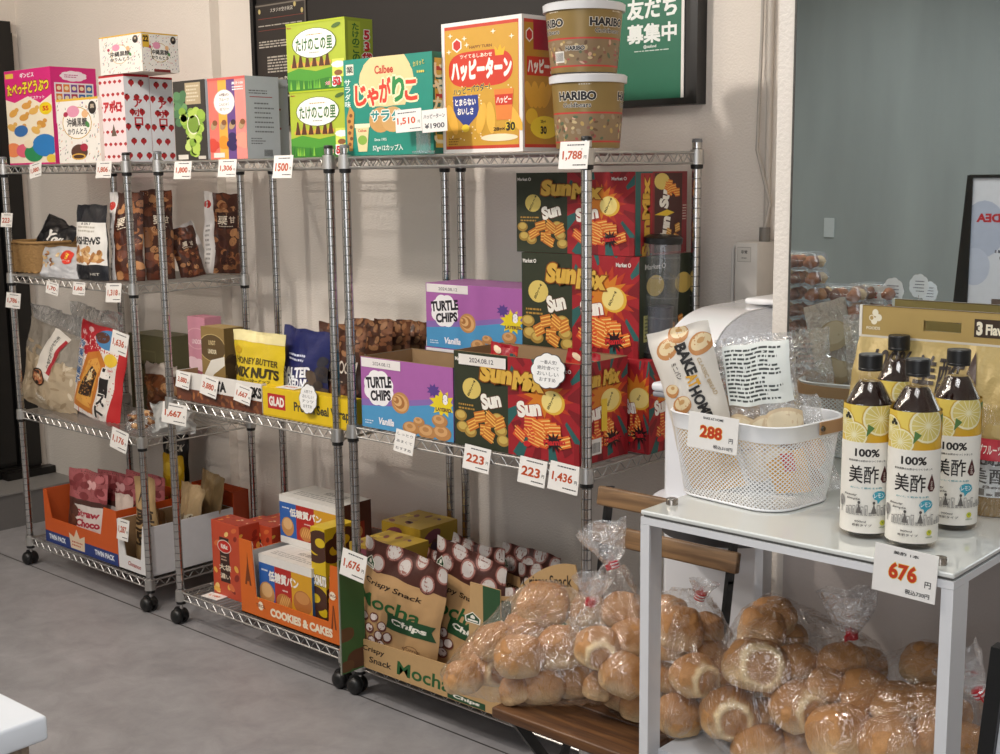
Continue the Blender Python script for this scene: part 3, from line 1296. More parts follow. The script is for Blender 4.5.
def flat_leg(pts, name='leg'):
    mb = MB()
    for i in range(len(pts) - 1):
        a, b_ = Vector(pts[i]), Vector(pts[i + 1])
        d = (b_ - a)
        T = Matrix.Translation(Vector(((a.x + b_.x) / 2 - CX, (a.y + b_.y) / 2 - CY, (a.z + b_.z) / 2))) @ d.to_track_quat('Z', 'X').to_matrix().to_4x4()
        mb.box(-.011, -.004, -d.length / 2 - .003, .011, .004, d.length / 2 + .003, BLACKP, T)
    mb.build(name, root)


zsl = at(598, 485, 'Y', YS).z
for x in (SLX0 + .018, 3.315):
    flat_leg([(x, YS + .012, zsl - .004), (x, YS - .012, zsl - .14), (x, YS - .05, .47), (x, -.42, .25), (x, -.575, .008)])
for x in (SLX0 + .034, 3.30):
    flat_leg([(x, -.565, .437), (x, -.42, .25), (x, -.22, .008)])
mb = MB()
mb.tube([(SLX0 + .018 - CX, -.51 - CY, .12), (3.315 - CX, -.51 - CY, .12)], .006, BLACKP, 8)
mb.build('stretcher', root)
mb = MB()
mb.tube([(SLX0 + .034 - CX, -.30 - CY, .12), (3.30 - CX, -.30 - CY, .12)], .006, BLACKP, 8)
mb.build('stretcher', root)

# ================================================================== white display table
TX0, TX1, TY0, TY1, TZ = 3.342, 3.89, -.595, -.158, .92
root = empty('display_table', (3.6, -.38, 0), 0, 'white steel display table with a milky glass top in front of the mirror', 'table')
OX, OY = 3.6, -.38
STEEL = M('#dfe0e2', .35, 0, 0, 40, .01)
GLASST = M('#dcded9', .08, 0, 0, 40, .01, 1)
mb = MB()
mb.rbox(TX0 - OX, TY0 - OY, TZ - .008, TX1 - OX, TY1 - OY, TZ, GLASST, .002, 2)
mb.build('glass_top', root)
mb = MB()
mb.box(TX0 + .004 - OX, TY0 + .004 - OY, TZ - .0115, TX1 - .004 - OX, TY1 - .004 - OY, TZ - .0082, M('#5f5e5a', .4))
mb.build('gasket', root)
mb = MB()
zt = TZ - .012
for (a, b_, c, d) in ((TX0, TY0, TX1, TY0 + .012), (TX0, TY1 - .012, TX1, TY1), (TX0, TY0 + .012, TX0 + .012, TY1 - .012), (TX1 - .012, TY0 + .012, TX1, TY1 - .012)):
    mb.box(a - OX, b_ - OY, zt - .012, c - OX, d - OY, zt, STEEL)
mb.build('top_frame', root)
for (x, y) in ((TX0, TY0), (TX1 - .006, TY0), (TX0, TY1 - .055), (TX1 - .006, TY1 - .055)):
    mb = MB()
    mb.box(x - OX, y - OY, 0, x + .006 - OX, y + .055 - OY, zt - .0125, STEEL)
    mb.box((x + .006 if x < 3.6 else x - .012) - OX, y - OY, 0, (x + .018 if x < 3.6 else x) - OX, y + .005 - OY, zt - .0125, STEEL)
    mb.build('leg', root)
for (x, y) in ((3.362, -.53), (3.855, -.562), (3.362, -.18), (3.86, -.18)):
    mb = MB()
    mb.lathe([(.0105, 0), (.0105, .009), (.0095, .0105), (.0001, .0105)], M('#a39c94', .25, 1), 20)
    mb.build('knob', root, smooth=40, loc=(x - OX, y - OY, TZ))
mb = MB()
mb.box(TX0 + .02 - OX, -.565 - OY, .465, TX1 - .02 - OX, TY1 - .006 - OY, .48, M('#d9dce0', .4))
mb.box(TX0 + .007 - OX, -.5 - OY, .448, TX1 - .007 - OX, -.48 - OY, .4645, STEEL)
mb.box(TX0 + .007 - OX, -.24 - OY, .448, TX1 - .007 - OX, -.22 - OY, .4645, STEEL)
mb.build('lower_shelf', root)

# shop counter corner at the lower left
root = empty('shop_counter', (2.6, -2.1, 0), 0, 'white topped wooden counter whose corner shows at the lower left', 'counter')
a = math.atan2(.06, 1)
TC = Matrix.Translation((3.085, -1.56, 0)) @ Matrix.Rotation(.035, 4, 'Z') @ Matrix.Translation((-2.6, 2.1, 0))
TC = Matrix.Translation((-2.6, 2.1, 0)) @ Matrix.Translation((3.087, -1.556, 0)) @ Matrix.Rotation(.03, 4, 'Z')
mb = MB()
mb.rbox(-1.5, -.75, .765, 0, 0, .8, M('#e9eef4', .25, 0, 0, 40, .01, .5), .006, 3, T=TC)
mb.build('counter_top', root, smooth=50)
mb = MB()
mb.box(-1.47, -.72, .0, -.018, -.02, .7645, WOOD_G, TC)
mb.build('counter_body', root)

# black easel frame leaning at the right of the table
mb = MB()
A0 = at(1000, 600, 'Y', -.62)
A1 = at(975, 790, 'Y', -.62)
d = A1 - A0
q = math.atan2(d.x, -d.z)
root = empty('sign_stand', (A1.x, -.62, 0), 0, 'black framed sign stand leaning beside the right table leg', 'sign stand')
mb = MB()
H = 1.05
k = d.x / -d.z


def ex(z, s=0):
    return A0.x + (A0.z - z) * k + s - A1.x


pts = [(ex(.0), 0), (ex(.0, .022), 0), (ex(.84, .022), .84), (ex(.84), .84)]
mb.prism(pts, -.012, .012, BLACKP)
mb.prism([(ex(.0, .36), 0), (ex(.0, .382), 0), (ex(.84, .382), .84), (ex(.84, .36), .84)], -.012, .012, BLACKP)
mb.prism([(ex(.82, .022), .82), (ex(.82, .36), .82), (ex(.84, .36), .84), (ex(.84, .022), .84)], -.012, .012, BLACKP)
mb.prism([(ex(.16, .022), .16), (ex(.16, .36), .16), (ex(.18, .36), .18), (ex(.18, .022), .18)], -.012, .012, BLACKP)
mb.build('frame', root)
mb = MB()
mb.prism([(ex(.18, .0225), .1805), (ex(.18, .3595), .1805), (ex(.8195, .3595), .8195), (ex(.8195, .0225), .8195)], -.003, .003, M('#d8dade', .4))
mb.build('white_panel', root)

# ================================================================== goods on the top shelves
ZT = TOPZ + .0015
GROW = None


def animal_front(A):
    A.rect(0, 0, 1, 1, '#f6ead2')
    A.poly([(0, .70), (.2, .66), (.5, .72), (.75, .64), (1, .72), (1, 1), (0, 1)], '#d8287c')
    A.rect(.02, .92, .2, .97, '#e8c84a')
    A.text('ギンビス', .5, .94, .05, '#ffffff', w=.3, bold=.04)
    A.text('たべっ子どうぶつ', .5, .81, .12, '#f4e13c', w=.9, bold=.05, out='#8a2a1c', outw=.06, rot=2)
    A.text('ビスケット', .7, .70, .035, '#ffffff', w=.3)
    A.ell(.86, .58, .065, .065, '#f2d21e')
    A.text('55', .86, .58, .05, '#d23a1c', bold=.04)
    for x, y, c in ((.15, .55, '#e2a84e'), (.38, .5, '#dba04a'), (.6, .56, '#e6b45c'), (.45, .62, '#e0a24e'), (.75, .42, '#d99c46'), (.1, .4, '#e2b05a'), (.62, .36, '#e8b860'), (.3, .38, '#dca24c')):
        A.ell(x, y, .05, .035, c, rot=random.uniform(-40, 40))
        A.ell(x + .08, y + .035, .022, .022, c)
    A.ell(.3, .36, .075, .06, '#3b6fae', rot=15)
    for x, y, r, c in ((.1, .16, .085, '#f08f5c'), (.33, .15, .08, '#e4667e'), (.55, .12, .1, '#2f8f58'), (.8, .2, .13, '#2f7fc4'), (.92, .06, .05, '#e8c84a'), (.45, .22, .05, '#f4e4c4')):
        A.ell(x, y, r, r * .9, c)
    A.rect(0, 0, 1, .02, '#d8287c')


def animal_side(A):
    A.rect(0, 0, 1, 1, '#d8287c')
    A.cloud(.5, .91, .13, .05, '#f7e7ef')
    A.lines(.3, .89, .7, .93, 2, '#c04a84')
    A.rect(.07, .42, .93, .84, '#f4eef0')
    cs = ['#b03050', '#3c8a5a', '#e0853c', '#3c64a8', '#c8a83c', '#7a4a9a', '#4a9ab0', '#d84a4a']
    for i in range(5):
        for j in range(4):
            A.rect(.1 + i * .165, .45 + j * .098, .235 + i * .165, .53 + j * .098, cs[(i * 3 + j * 5) % 8])
            A.ell(.168 + i * .165, .49 + j * .098, .022, .022, '#f2e2b8')


A0, w, ang, h, d = stand(10.5, 56, .09, ZT, 72, 0, 101)
carton('biscuit_box', 'large pink animal biscuit box with yellow title, leftmost on the top shelf', 'biscuit box',
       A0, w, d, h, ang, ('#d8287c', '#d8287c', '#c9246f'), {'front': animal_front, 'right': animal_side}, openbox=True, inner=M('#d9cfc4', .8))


def confetti(A, n):
    cs = ['#c83c5a', '#3c7a4a', '#4a4a52', '#d88a3c', '#7a5a9a', '#d8a0b0', '#8a8a90']
    n0 = A.n
    for k in range(n):
        A.n = n0
        x, y = random.random(), random.random()
        A.rect(x, y, x + .03, y + .014, cs[k % 7], rot=random.uniform(0, 90))


def karinto(A, low=False, wide=1):
    A.rect(0, 0, 1, 1, '#f1ece4')
    confetti(A, 130)
    A.rect(0, .965, 1, 1, '#e0b43c')
    y = .62 if low else .5
    A.ring(.48, y, .23 * wide, .25, '#c8a03c', '#f8f3ea', .95)
    A.ell(.4, y + .18, .1 * wide, .09, '#e59ab4')
    A.ell(.22, y + .14, .035, .04, '#b0284c')
    A.ell(.68, y + .13, .05, .06, '#e8b888')
    A.text('沖縄黒糖', .48, y + .01, .13, '#262020', w=.48, bold=.03)
    A.text('かりんとう', .48, y - .13, .09, '#262020', w=.45, bold=.03)
    A.ell(.86, .84, .055 * (1.1 if low else 1.3), .1, '#2a2320')
    A.text('黒', .86, .86, .06, '#d8c8b0', bold=.02)
    A.ell(.73, y - .03, .03, .05, '#4a8a4a', rot=20)
    if low:
        A.ell(.5, .17, .13, .12, '#5a3a2e')
        A.ell(.62, .24, .06, .06, '#a8243c')
        A.ell(.48, .1, .11, .05, '#d8a848')
        A.ell(.48, .1, .085, .03, '#4a2e22')


A0, w, ang, h = stand(60, 101.5, .015, ZT, 100, 0)
carton('karinto_box', 'small white speckled brown sugar snack box in front of the pink biscuit box', 'snack box',
       A0, w, .05, h, ang, ('#f1ece4', '#e9e2d8', '#e0b43c'), {'front': lambda A: karinto(A, True)})


def berries(n, s, small=False):
    def f(A):
        A.rect(0, 0, 1, 1, '#f2dfe0' if small else '#eef0f4')
        nx, ny = (5, 7) if small else (2.6, 6)
        yy = 0
        n0 = A.n
        for j in range(int(ny) + 1):
            for i in range(int(nx) + 1):
                x = (i + .5 * (j % 2) + .25) / nx
                y = (j + .45) / ny
                A.n = n0
                if x < 1.02:
                    r = s
                    A.ell(x, y, r * .85, r * .8, '#b82a30', n=12)
                    A.poly([(x - r * .8 * A.H / A.W, y), (x + r * .8 * A.H / A.W, y), (x, y - r * 1.35)], '#b82a30')
                    A.poly([(x - r * .5 * A.H / A.W, y + r * .9), (x + r * .5 * A.H / A.W, y + r * .9), (x, y + r * .3)], '#5a2a22')
        if small:
            A.rect(.16, .54, .88, .72, '#f2dfe0')
            A.text('アポロ', .5, .64, .13, '#c22430', w=.7, bold=.06)
            A.poly([(.4, .3), (.62, .3), (.51, .44)], '#6a5a4a')
        else:
            A.rect(.34, .40, .70, .74, '#eef0f4')
            A.vtext('アポロ', .52, .57, .31, '#c22430', bold=.04)
        A.rect(0, .975, 1, 1, '#c22430')
    return f


A0, w, ang, h, d = stand(103.5, 128, .03, ZT, 76.5, 0, 153)
keep = (A0, w, d, h)
carton('strawberry_chocolate_box', 'strawberry patterned chocolate box, left one of the pair under the speckled box', 'chocolate box', A0, w, d, h, 0, ('#f2dfe0', '#eef0f4', '#c22430'),
       {'front': berries(0, .022, True), 'right': berries(0, .040)}, group='strawberry chocolate boxes')
A1 = A0 + Vector((.0, d + .003, 0))
d1 = bis(lambda k: pix(A1 + Vector((w, k, 0)))[0], 176, 0, 1)
carton('strawberry_chocolate_box', 'strawberry patterned chocolate box, right one of the pair, next to the grape box', 'chocolate box', A1, w, d1, h * .985, 0, ('#f2dfe0', '#eef0f4', '#c22430'),
       {'right': berries(0, .040)}, group='strawberry chocolate boxes')
zk = keep[3] + ZT + .001
A0, w, ang, h, d = stand(101, 143, .025, zk, 38, 0, 179.5)


def karinto2(A):
    karinto(A)
    A.rect(.02, .62, .2, .95, '#e0b43c')
    A.text('22', .11, .84, .16, '#2a2020', w=.15, bold=.05)
    A.rect(.3, .0, .75, .07, '#7a2a2a')


carton('karinto_box', 'white speckled brown sugar snack box stacked on the strawberry boxes', 'snack box',
       A0, w, d, h, ang, ('#f1ece4', '#f1ece4', '#ded2c2'), {'front': karinto, 'right': karinto2})


def grapes(A):
    A.rect(0, 0, 1, 1, '#37332f')
    A.rect(.38, .7, .86, .97, '#b7a483')
    A.lines(.42, .73, .84, .95, 5, '#d8cdb4')
    random.seed(3)
    n0 = A.n
    for k in range(26):
        A.n = n0 + k % 12
        x, y = .05 + random.random() * .3, .45 + random.random() * .38
        A.ell(x, y, .045, .055, random.choice(['#4f7a52', '#6d9a62', '#8fb46a', '#5c8a5e']), rot=random.uniform(-20, 20))
    n0 = A.n
    for k in range(44):
        A.n = n0 + k % 12
        y = .08 + random.random() * .56
        x = .58 + (random.random() - .5) * (.2 + .75 * y)
        A.ell(x, y, .045, .052, random.choice(['#9dbf4a', '#b4cf5c', '#87ab3e', '#c4d878']))
    A.ring(.6, .45, .08, .13, '#e9ecc8', '#7c9c3c', .86)
    A.rect(.08, .01, .4, .07, '#ded8ce')
    A.rect(.72, .01, .95, .05, '#cfc8bc')


A0, w, ang, h = stand(176.5, 208, .02, ZT, 82, 0)
carton('grape_jelly_box', 'dark box printed with bunches of green grapes on the top shelf', 'fruit jelly box', A0, w, .10, h, ang, ('#37332f', '#c9ccd0', '#45403b'), {'front': grapes})


def jelly(A):
    cs = ['#e8796c', '#eeb24c', '#6c4a8c', '#f0938a']
    xs = [0, .27, .5, .72, 1]
    for i in range(4):
        A.rect(xs[i], 0, xs[i + 1], 1, cs[i])
    A.ring(.43, .7, .13, .155, '#d8c8b8', '#faf6ef', .96)
    for i, t in enumerate(('4種の', 'フルーツ', 'こんにゃく', 'ゼリー')):
        A.text(t, .43, .79 - i * .058, .036, '#5a2c2c', w=.26, bold=.01)
    A.text('果汁100', .8, .92, .035, '#ffffff', w=.3)
    A.lines(.66, .83, .95, .89, 2, '#ffffff')
    for i, c in enumerate(('#d84a3c', '#f0942c', '#35285a', '#f2a08c')):
        x = .13 + i * .25
        for k in range(5):
            A.ell(x + random.uniform(-.07, .07), .2 + random.uniform(-.1, .1), .05, .05, c)
        A.ell(x, .42, .035, .06, '#b89a74', rot=-20)
        A.ell(x + .03, .45, .03, .035, '#3a2a3a' if i == 2 else '#8a5a3a')
    A.rect(.1, .02, .4, .08, '#e8e4da')
    A.rect(0, .97, 1, 1, '#d8625c')


def jelly_side(A):
    A.rect(0, 0, 1, 1, '#c3c9cf')
    A.lines(.1, .78, .85, .84, 2, '#6a6c70')
    A.rect(.12, .745, .8, .755, '#a8444a')
    A.lines(.25, .3, .85, .7, 7, '#74777c', fill=.3)
    A.lines(.12, .17, .6, .26, 3, '#74777c')
    for k in range(12):
        A.rect(.5 + k * .022, .03, .5 + k * .022 + .01, .11, '#2a2a2c')


A0, w, ang, h, d = stand(211, 248, .02, ZT, 79, 0, 281)
B0 = A0 + Vector((w, 0, 0))
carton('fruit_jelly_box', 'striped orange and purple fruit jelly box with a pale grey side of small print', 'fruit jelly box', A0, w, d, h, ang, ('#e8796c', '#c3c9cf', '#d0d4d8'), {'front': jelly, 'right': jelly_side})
A1 = A0 + Vector((w - .16, d + .003, 0))
w = bis(lambda k: pix(A1 + Vector((k, .0, 0)))[0], 278, 0, 1)
d = bis(lambda k: pix(A1 + Vector((w, k, 0)))[0], 290, 0, 1)
carton('plain_grey_box', 'plain pale grey carton standing behind the fruit jelly box', 'carton', A1, w, d, h * .985, ang, ('#bfc6cc', '#b9c0c6', '#cdd1d4'),
       {'right': lambda A: (A.rect(0, 0, 1, 1, '#b9c0c6'), A.ell(.3, .62, .012, .014, '#9a3a3a'), A.ell(.3, .38, .012, .014, '#9a3a3a'), A.text('こんにゃくゼリー', .6, .9, .03, '#777a80', w=.7))})


def bamboo(A):
    A.rect(0, 0, 1, 1, '#aebd38')
    A.poly([(0, .0), (1, .0), (1, .27), (.8, .32), (.5, .27), (.2, .33), (0, .28)], '#4f9a34')
    A.poly([(0, .0), (1, .0), (1, .13), (.7, .17), (.4, .13), (0, .18)], '#37802c')
    for k in range(26):
        x = random.random()
        A.poly([(x, .02), (x + .03, .02), (x + .015, .16)], random.choice(['#6ab43c', '#2c6c28', '#8fc848']))
    for k, x in enumerate((.13, .24, .36, .48, .6, .7)):
        A.ell(x, .37 + .02 * (k % 2), .055, .04, '#e0a44c')
        A.poly([(x - .045, .34), (x + .045, .34), (x + .012, .53 + .03 * (k % 2)), (x - .008, .54)], '#5a3220')
    A.ring(.48, .68, .33, .22, '#3a5a24', '#f6f4ec', .965)
    A.lines(.35, .79, .62, .82, 1, '#b08a3c', rag=False)
    A.text('たけのこの里', .48, .67, .18, '#2f6a2a', w=.62, bold=.035)
    A.lines(.4, .53, .56, .555, 1, '#6a6a5a', rag=False)
    A.rect(.78, .16, .98, .42, '#d8e060')
    A.cloud(.88, .34, .09, .045, '#f6f4ec')
    A.ell(.88, .22, .06, .04, '#8a5a34')
    A.ell(.86, .9, .07, .03, '#4a6a2c', rot=20)
    A.text('53', .85, .1, .12, '#c8202c', w=.13, bold=.05, out='#ffffff', outw=.12)
    A.text('大型', .7, .08, .05, '#c8202c', w=.08, bold=.03, out='#ffffff')
    A.text('Meiji', .06, .93, .03, '#b0483c', w=.07)
    A.rect(.0, .975, 1, 1, '#b4c624')


def bamboo_side(A):
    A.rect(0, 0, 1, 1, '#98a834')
    A.rect(.1, .1, .55, .95, '#aebd38')
    A.vtext('たけのこの里', .38, .6, .66, '#2f6a2a', bold=.04)
    A.ell(.3, .24, .1, .14, '#3f7a2c')
    A.ell(.42, .2, .1, .09, '#6a4024')
    A.vtext('53袋入', .78, .52, .66, '#c8202c', bold=.05, out='#ffffff')


A0, bw, ang, h, bd = stand(292, 350, .06, ZT, 92, 0, 377)
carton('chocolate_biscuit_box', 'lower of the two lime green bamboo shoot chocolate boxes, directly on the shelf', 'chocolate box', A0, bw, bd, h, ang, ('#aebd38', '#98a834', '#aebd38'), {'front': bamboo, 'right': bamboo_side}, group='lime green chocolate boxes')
A0 = A0.copy()
A0.z += h + .0008
A0.x -= .006
h2 = hz(A0, 24.5)
carton('chocolate_biscuit_box', 'upper of the two lime green bamboo shoot chocolate boxes, stacked on the other', 'chocolate box', A0, bw, bd, h2, ang, ('#aebd38', '#98a834', '#aebd38'), {'front': bamboo, 'right': bamboo_side}, group='lime green chocolate boxes')


def jaga(A):
    A.rect(0, 0, 1, 1, '#1f8a78')
    A.poly([(.2, .75), (.24, .93), (.32, 1), (.7, 1), (.76, .9), (.78, .72), (.7, .5), (.3, .5)], '#e6cf98')
    A.ell(.49, .76, .285, .27, '#e6cf98')
    A.ell(.42, .36, .12, .13, '#c99a5c')
    A.ell(.56, .36, .12, .13, '#d0a468')
    A.rect(.03, .84, .12, .95, '#e8e2d0')
    A.text('業', .075, .895, .07, '#1c3a34', bold=.03)
    A.text('Calbee', .47, .87, .085, '#c0392c', w=.21, bold=.03)
    for ch, x, y, hh, c in (('じ', .2, .62, .2, '#d8402c'), ('ゃ', .34, .60, .17, '#d8402c'), ('が', .48, .66, .24, '#d8402c'), ('り', .63, .66, .24, '#2d8a4a'), ('こ', .77, .64, .19, '#d8402c')):
        A.text(ch, x, y, hh, c, w=.125, bold=.05, out='#f6e8c0', outw=.07)
    for ch, x in (('サ', .36), ('ラ', .48), ('ダ', .6)):
        A.text(ch, x, .4, .1, '#1f8a8a', w=.09, bold=.05, out='#f3efe2', outw=.08)
    A.poly([(.13, .3), (.29, .3), (.26, .04), (.16, .04)], '#e2d4a0')
    A.text('Calbee', .21, .26, .03, '#c0392c', w=.1)
    A.ell(.21, .16, .05, .05, '#8ab04a')
    A.rect(.12, .29, .3, .33, '#efe6c4')
    A.poly([(.03, .05), (.09, .05), (.12, .45), (.07, .52), (.03, .4)], '#c8934c')
    for k in range(6):
        A.ell(.06 + .02 * (k % 2), .12 + k * .06, .018, .02, '#7a4a24')
    A.text('Since 1995', .42, .16, .03, '#d8e8e0', w=.14)
    A.text('57g×12カップ入', .5, .07, .07, '#eef4ee', w=.34, bold=.02)
    A.text('カリッと', .86, .9, .05, '#e0d060', w=.12, rot=8, bold=.02)
    A.lines(.84, .79, .93, .84, 1, '#e0d060')
    A.vtext('サラダ味', .05, .65, .3, '#dff0e8')


def jaga_side(A):
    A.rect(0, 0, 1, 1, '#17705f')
    A.rect(.15, .06, .85, .94, '#d8b44c')
    for k in range(9):
        A.rect(.2, .1 + k * .09, .8, .14 + k * .09, random.choice(['#2a6a5a', '#c0392c', '#e8dca8', '#335a3a']))
    A.vtext('じゃがりこ', .5, .5, .8, '#efe8c8', bold=.04)


A0, w, ang, h, d = stand(346, 434, .025, ZT, 60.5, -.02, 440)
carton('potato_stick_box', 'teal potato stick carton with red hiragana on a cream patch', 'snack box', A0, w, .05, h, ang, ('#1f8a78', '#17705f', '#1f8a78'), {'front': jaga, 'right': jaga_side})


def happy(A):
    A.rect(0, 0, 1, 1, '#ece7e2')
    A.rect(.04, .03, .96, .97, '#c8402c')
    A.rect(.045, .055, .955, .945, '#d09e38')
    A.poly([(.14, .85), (.2, .88), (.26, .85), (.26, .80), (.2, .77), (.14, .80)], '#f4ece4')
    A.poly([(.155, .845), (.2, .868), (.245, .845), (.245, .805), (.2, .782), (.155, .805)], '#c8302c')
    A.text('HAPPY TURN', .5, .80, .022, '#6a2c14', w=.28)
    pts = []
    for k in range(40):
        q = 2 * PI * k / 40
        c, s_ = math.cos(q), math.sin(q)
        pts.append((.49 + .40 * math.copysign(abs(c) ** .5, c), .635 + .135 * math.copysign(abs(s_) ** .8, s_)))
    A.poly(pts, '#cf3a26')
    A.text('ツイてるしあわせ', .44, .735, .03, '#fff4e0', w=.4, bold=.02)
    A.poly([(.68, .72), (.67, .79), (.71, .76), (.74, .80), (.76, .76), (.80, .78), (.78, .72)], '#efb52c')
    A.text('ハッピーターン', .5, .63, .14, '#fff6ea', w=.74, bold=.07)
    n0 = A.n
    for k in range(60):
        A.n = n0
        x, y = .1 + random.random() * .8, .1 + random.random() * .42
        A.ell(x, y, .006, .006, '#f6e6c4', n=6)
    A.text('ハッピーパウダー!', .38, .485, .055, '#2a2a5a', w=.46, bold=.04, out='#f4d43c', rot=4)
    A.poly([(.14, .44), (.46, .44), (.47, .3), (.31, .19), (.15, .3)], '#2c3f8c')
    A.text('とまらない', .3, .39, .05, '#fff6ea', w=.26, bold=.04)
    A.text('おいしさ', .3, .32, .05, '#fff6ea', w=.2, bold=.04)
    A.ell(.3, .19, .03, .03, '#f4d43c')
    for x, r in ((.13, 15), (.5, -10), (.62, 5), (.9, 30)):
        A.ell(x, .26, .035, .12, '#eab54a', rot=r)
    A.poly([(.66, .47), (.9, .47), (.87, .24), (.69, .24)], '#e4843c')
    A.poly([(.67, .43), (.89, .43), (.88, .35), (.68, .35)], '#cf3a26')
    A.text('ハッピー', .78, .39, .05, '#fff6ea', w=.18, bold=.03)
    A.text('28g×', .72, .17, .035, '#2a1c10', w=.14, bold=.02)
    A.text('30', .86, .19, .065, '#2a1c10', w=.11, bold=.05, out='#f4d43c')
    A.ell(.72, .11, .14, .028, '#f3e3c0')
    A.lines(.08, .06, .22, .12, 3, '#8a5a1c')
    for x, y in ((.1, .78), (.33, .82), (.88, .85), (.66, .9), (.3, .87), (.12, .9)):
        A.star(x, y, .022, .007, 4, '#fff2d8')


def happy_side(A):
    A.rect(0, 0, 1, 1, '#d9d5d2')
    A.rect(.04, .03, 1, .97, '#c8402c')
    A.rect(.05, .055, 1, .945, '#c08c32')
    A.rect(.25, .75, 1, .97, '#a8243a')
    A.poly([(.08, .88), (.16, .91), (.24, .88), (.24, .83), (.16, .80), (.08, .83)], '#f4ece4')
    A.poly([(.1, .875), (.16, .898), (.22, .875), (.22, .835), (.16, .812), (.1, .835)], '#c8302c')
    A.rect(.1, .56, 1, .70, '#cf3a26')
    A.text('ハッピーターン', .55, .63, .1, '#fff6ea', w=.85, bold=.06)
    for x, r in ((.15, 12), (.28, 2), (.42, -8), (.55, -15)):
        A.ell(x, .42, .03, .10, '#e2a83c', rot=r)
    A.ell(.2, .26, .045, .06, '#efc23c')
    A.ell(.5, .18, .11, .085, '#f4d43c')
    A.text('28g×', .46, .22, .03, '#2a1c10', w=.12)
    A.text('30', .47, .16, .06, '#2a1c10', w=.14, bold=.05)


A0, w, ang, h, d = stand(443.5, 523, .05, ZT, 24.5, -.06, 566)
carton('rice_cracker_box', 'big orange rice cracker carton with a red title cloud and white edges', 'snack box', A0, w, d, h, ang, ('#ece7e2', '#d9d5d2', '#e4dfda'), {'front': happy, 'right': happy_side})

# ---- gummy buckets
cB = at(588, 149, 'Z', ZT)
cB.y += .075
cB = Vector((at(588, 150, 'Y', .115).x, .115, ZT + .001))
for _ in range(8):
    cB.x += (588 - pix(cB)[0]) * .0025


def bucket(z, lab, rb, rt, h, turn, px):
    root = empty('gummy_bucket', (px, cB.y, z), 0, lab, 'candy bucket', 'clear candy buckets on the top shelf')
    GOLD = M('#8f7745', .35, .15, 0, 40, .04)
    rr = lambda t: rb + (rt - rb) * t
    view = math.atan2(CAM.y - cB.y, CAM.x - px)
    mb = MB()
    mb.lathe([(rb - .004, .0), (rb, .003), (rt, h), (rt - .002, h), (rb - .002, .006), (.0001, .006)], ACRYL, 48, cap=False)
    mb.build('clear_wall', root, smooth=40)
    mb = MB()
    mb.lathe([(.0001, .007), (rr(.03) - .004, .007), (rr(.92) - .004, h * .92), (.0001, h * .92)], M('#6d5a42', .5, 0, .3, 60, .3), 40)
    mb.build('gummy_sweets', root, smooth=40)
    o = root.children[-1]
    o['kind'] = 'stuff'
    mb = MB()

    def fn(x, y, off):
        q = view - (x - .5) * PI * 1.35 * -1
        r = rr(y * .96 + .02) + .0009 + off
        return (r * math.cos(q), r * math.sin(q), h * (.02 + y * .96))
    Wd = PI * 1.35 * rb
    A = Art(mb, fn, Wd, h, sub=.006, step=.00007)
    A.rect(0, 0, 1, 1, GOLD)
    A.rect(0, .08, 1, .52, '#c23a34')
    A.rect(0, .105, 1, .495, '#8a7355')
    random.seed(int(turn * 100) + 5)
    n0 = A.n
    for k in range(110):
        A.n = n0 + k % 9
        A.ell(random.uniform(0, 1), random.uniform(.13, .47), random.uniform(.02, .05), random.uniform(.015, .03), random.choice(['#b99a5a', '#a0504a', '#6a5038', '#c8b488', '#57654a', '#8a5c4c', '#9c8a70', '#d0a890']), rot=random.uniform(0, 180), n=8)
    for k in (-1, 0, 1):
        x = .5 + turn + k * .44
        if 0.1 < x < .93:
            A.text('HARIBO', x, .75, .13, '#1b1a1c', w=.27, bold=.05, out='#f0ece2', outw=.04)
            A.text('Goldbears', x, .62, .07, '#1b1a1c', w=.2, bold=.02, out='#f0ece2', outw=.03)
        if 0.1 < x + .12 < .9:
            A.lines(x + .02, .9, x + .1, .93, 1, '#e8e0cc', rag=False)
    if turn > 0:
        A.rect(.28, .15, .36, .32, '#eeeae2')
        for k in range(8):
            A.rect(.285 + k * .009, .17, .289 + k * .009, .3, '#1b1a1c')
        A.text('HARIBO', .44, .36, .07, '#1b1a1c', w=.13, bold=.05, out='#f0ece2', outw=.05)
    mb.build('printed_sleeve', root, smooth=40)
    mb = MB()
    L = M('#d9dadc', .3, 0, 0, 40, .02)
    mb.lathe([(rt + .001, h - .012), (rt + .006, h - .012), (rt + .007, h + .004), (rt + .002, h + .007), (rt - .004, h + .002), (.0001, h + .002)], L, 48)
    mb.build('lid', root, smooth=40)
    return h


h1 = hz(cB, 79) 
pxpm = (pix(cB + Vector((.1, 0, 0)))[0] - pix(cB)[0]) / .1
dist = (cB - CAM).dot(FW)
R = lambda p: p / 2 / F * dist
bucket(ZT + .001, 'lower of the two clear gold-labelled candy buckets with white lids', R(62), R(72), h1, -.08, cB.x)
dz = h1 + .0085
c2 = Vector((cB.x - .012, cB.y, ZT + .001 + dz))
bucket(c2.z, 'upper of the two clear gold-labelled candy buckets with white lids, stacked on the other', R(64), R(76), hz(c2, 8), .17, c2.x)

# ================================================================== left rack, second shelf
Z1 = ZA1 + .0015
# woven basket
root_c = at(38, 272, 'Z', Z1)
bx0, bx1 = at(11, 274.5, 'Z', Z1), at(62, 277, 'Z', Z1)
mb = MB()
STRAW = M('#a07c4c', .7, 0, .4, 90, .2)
w_, d_ = .235, .30
hB = hz(Vector((.06, .05, Z1)), 243)


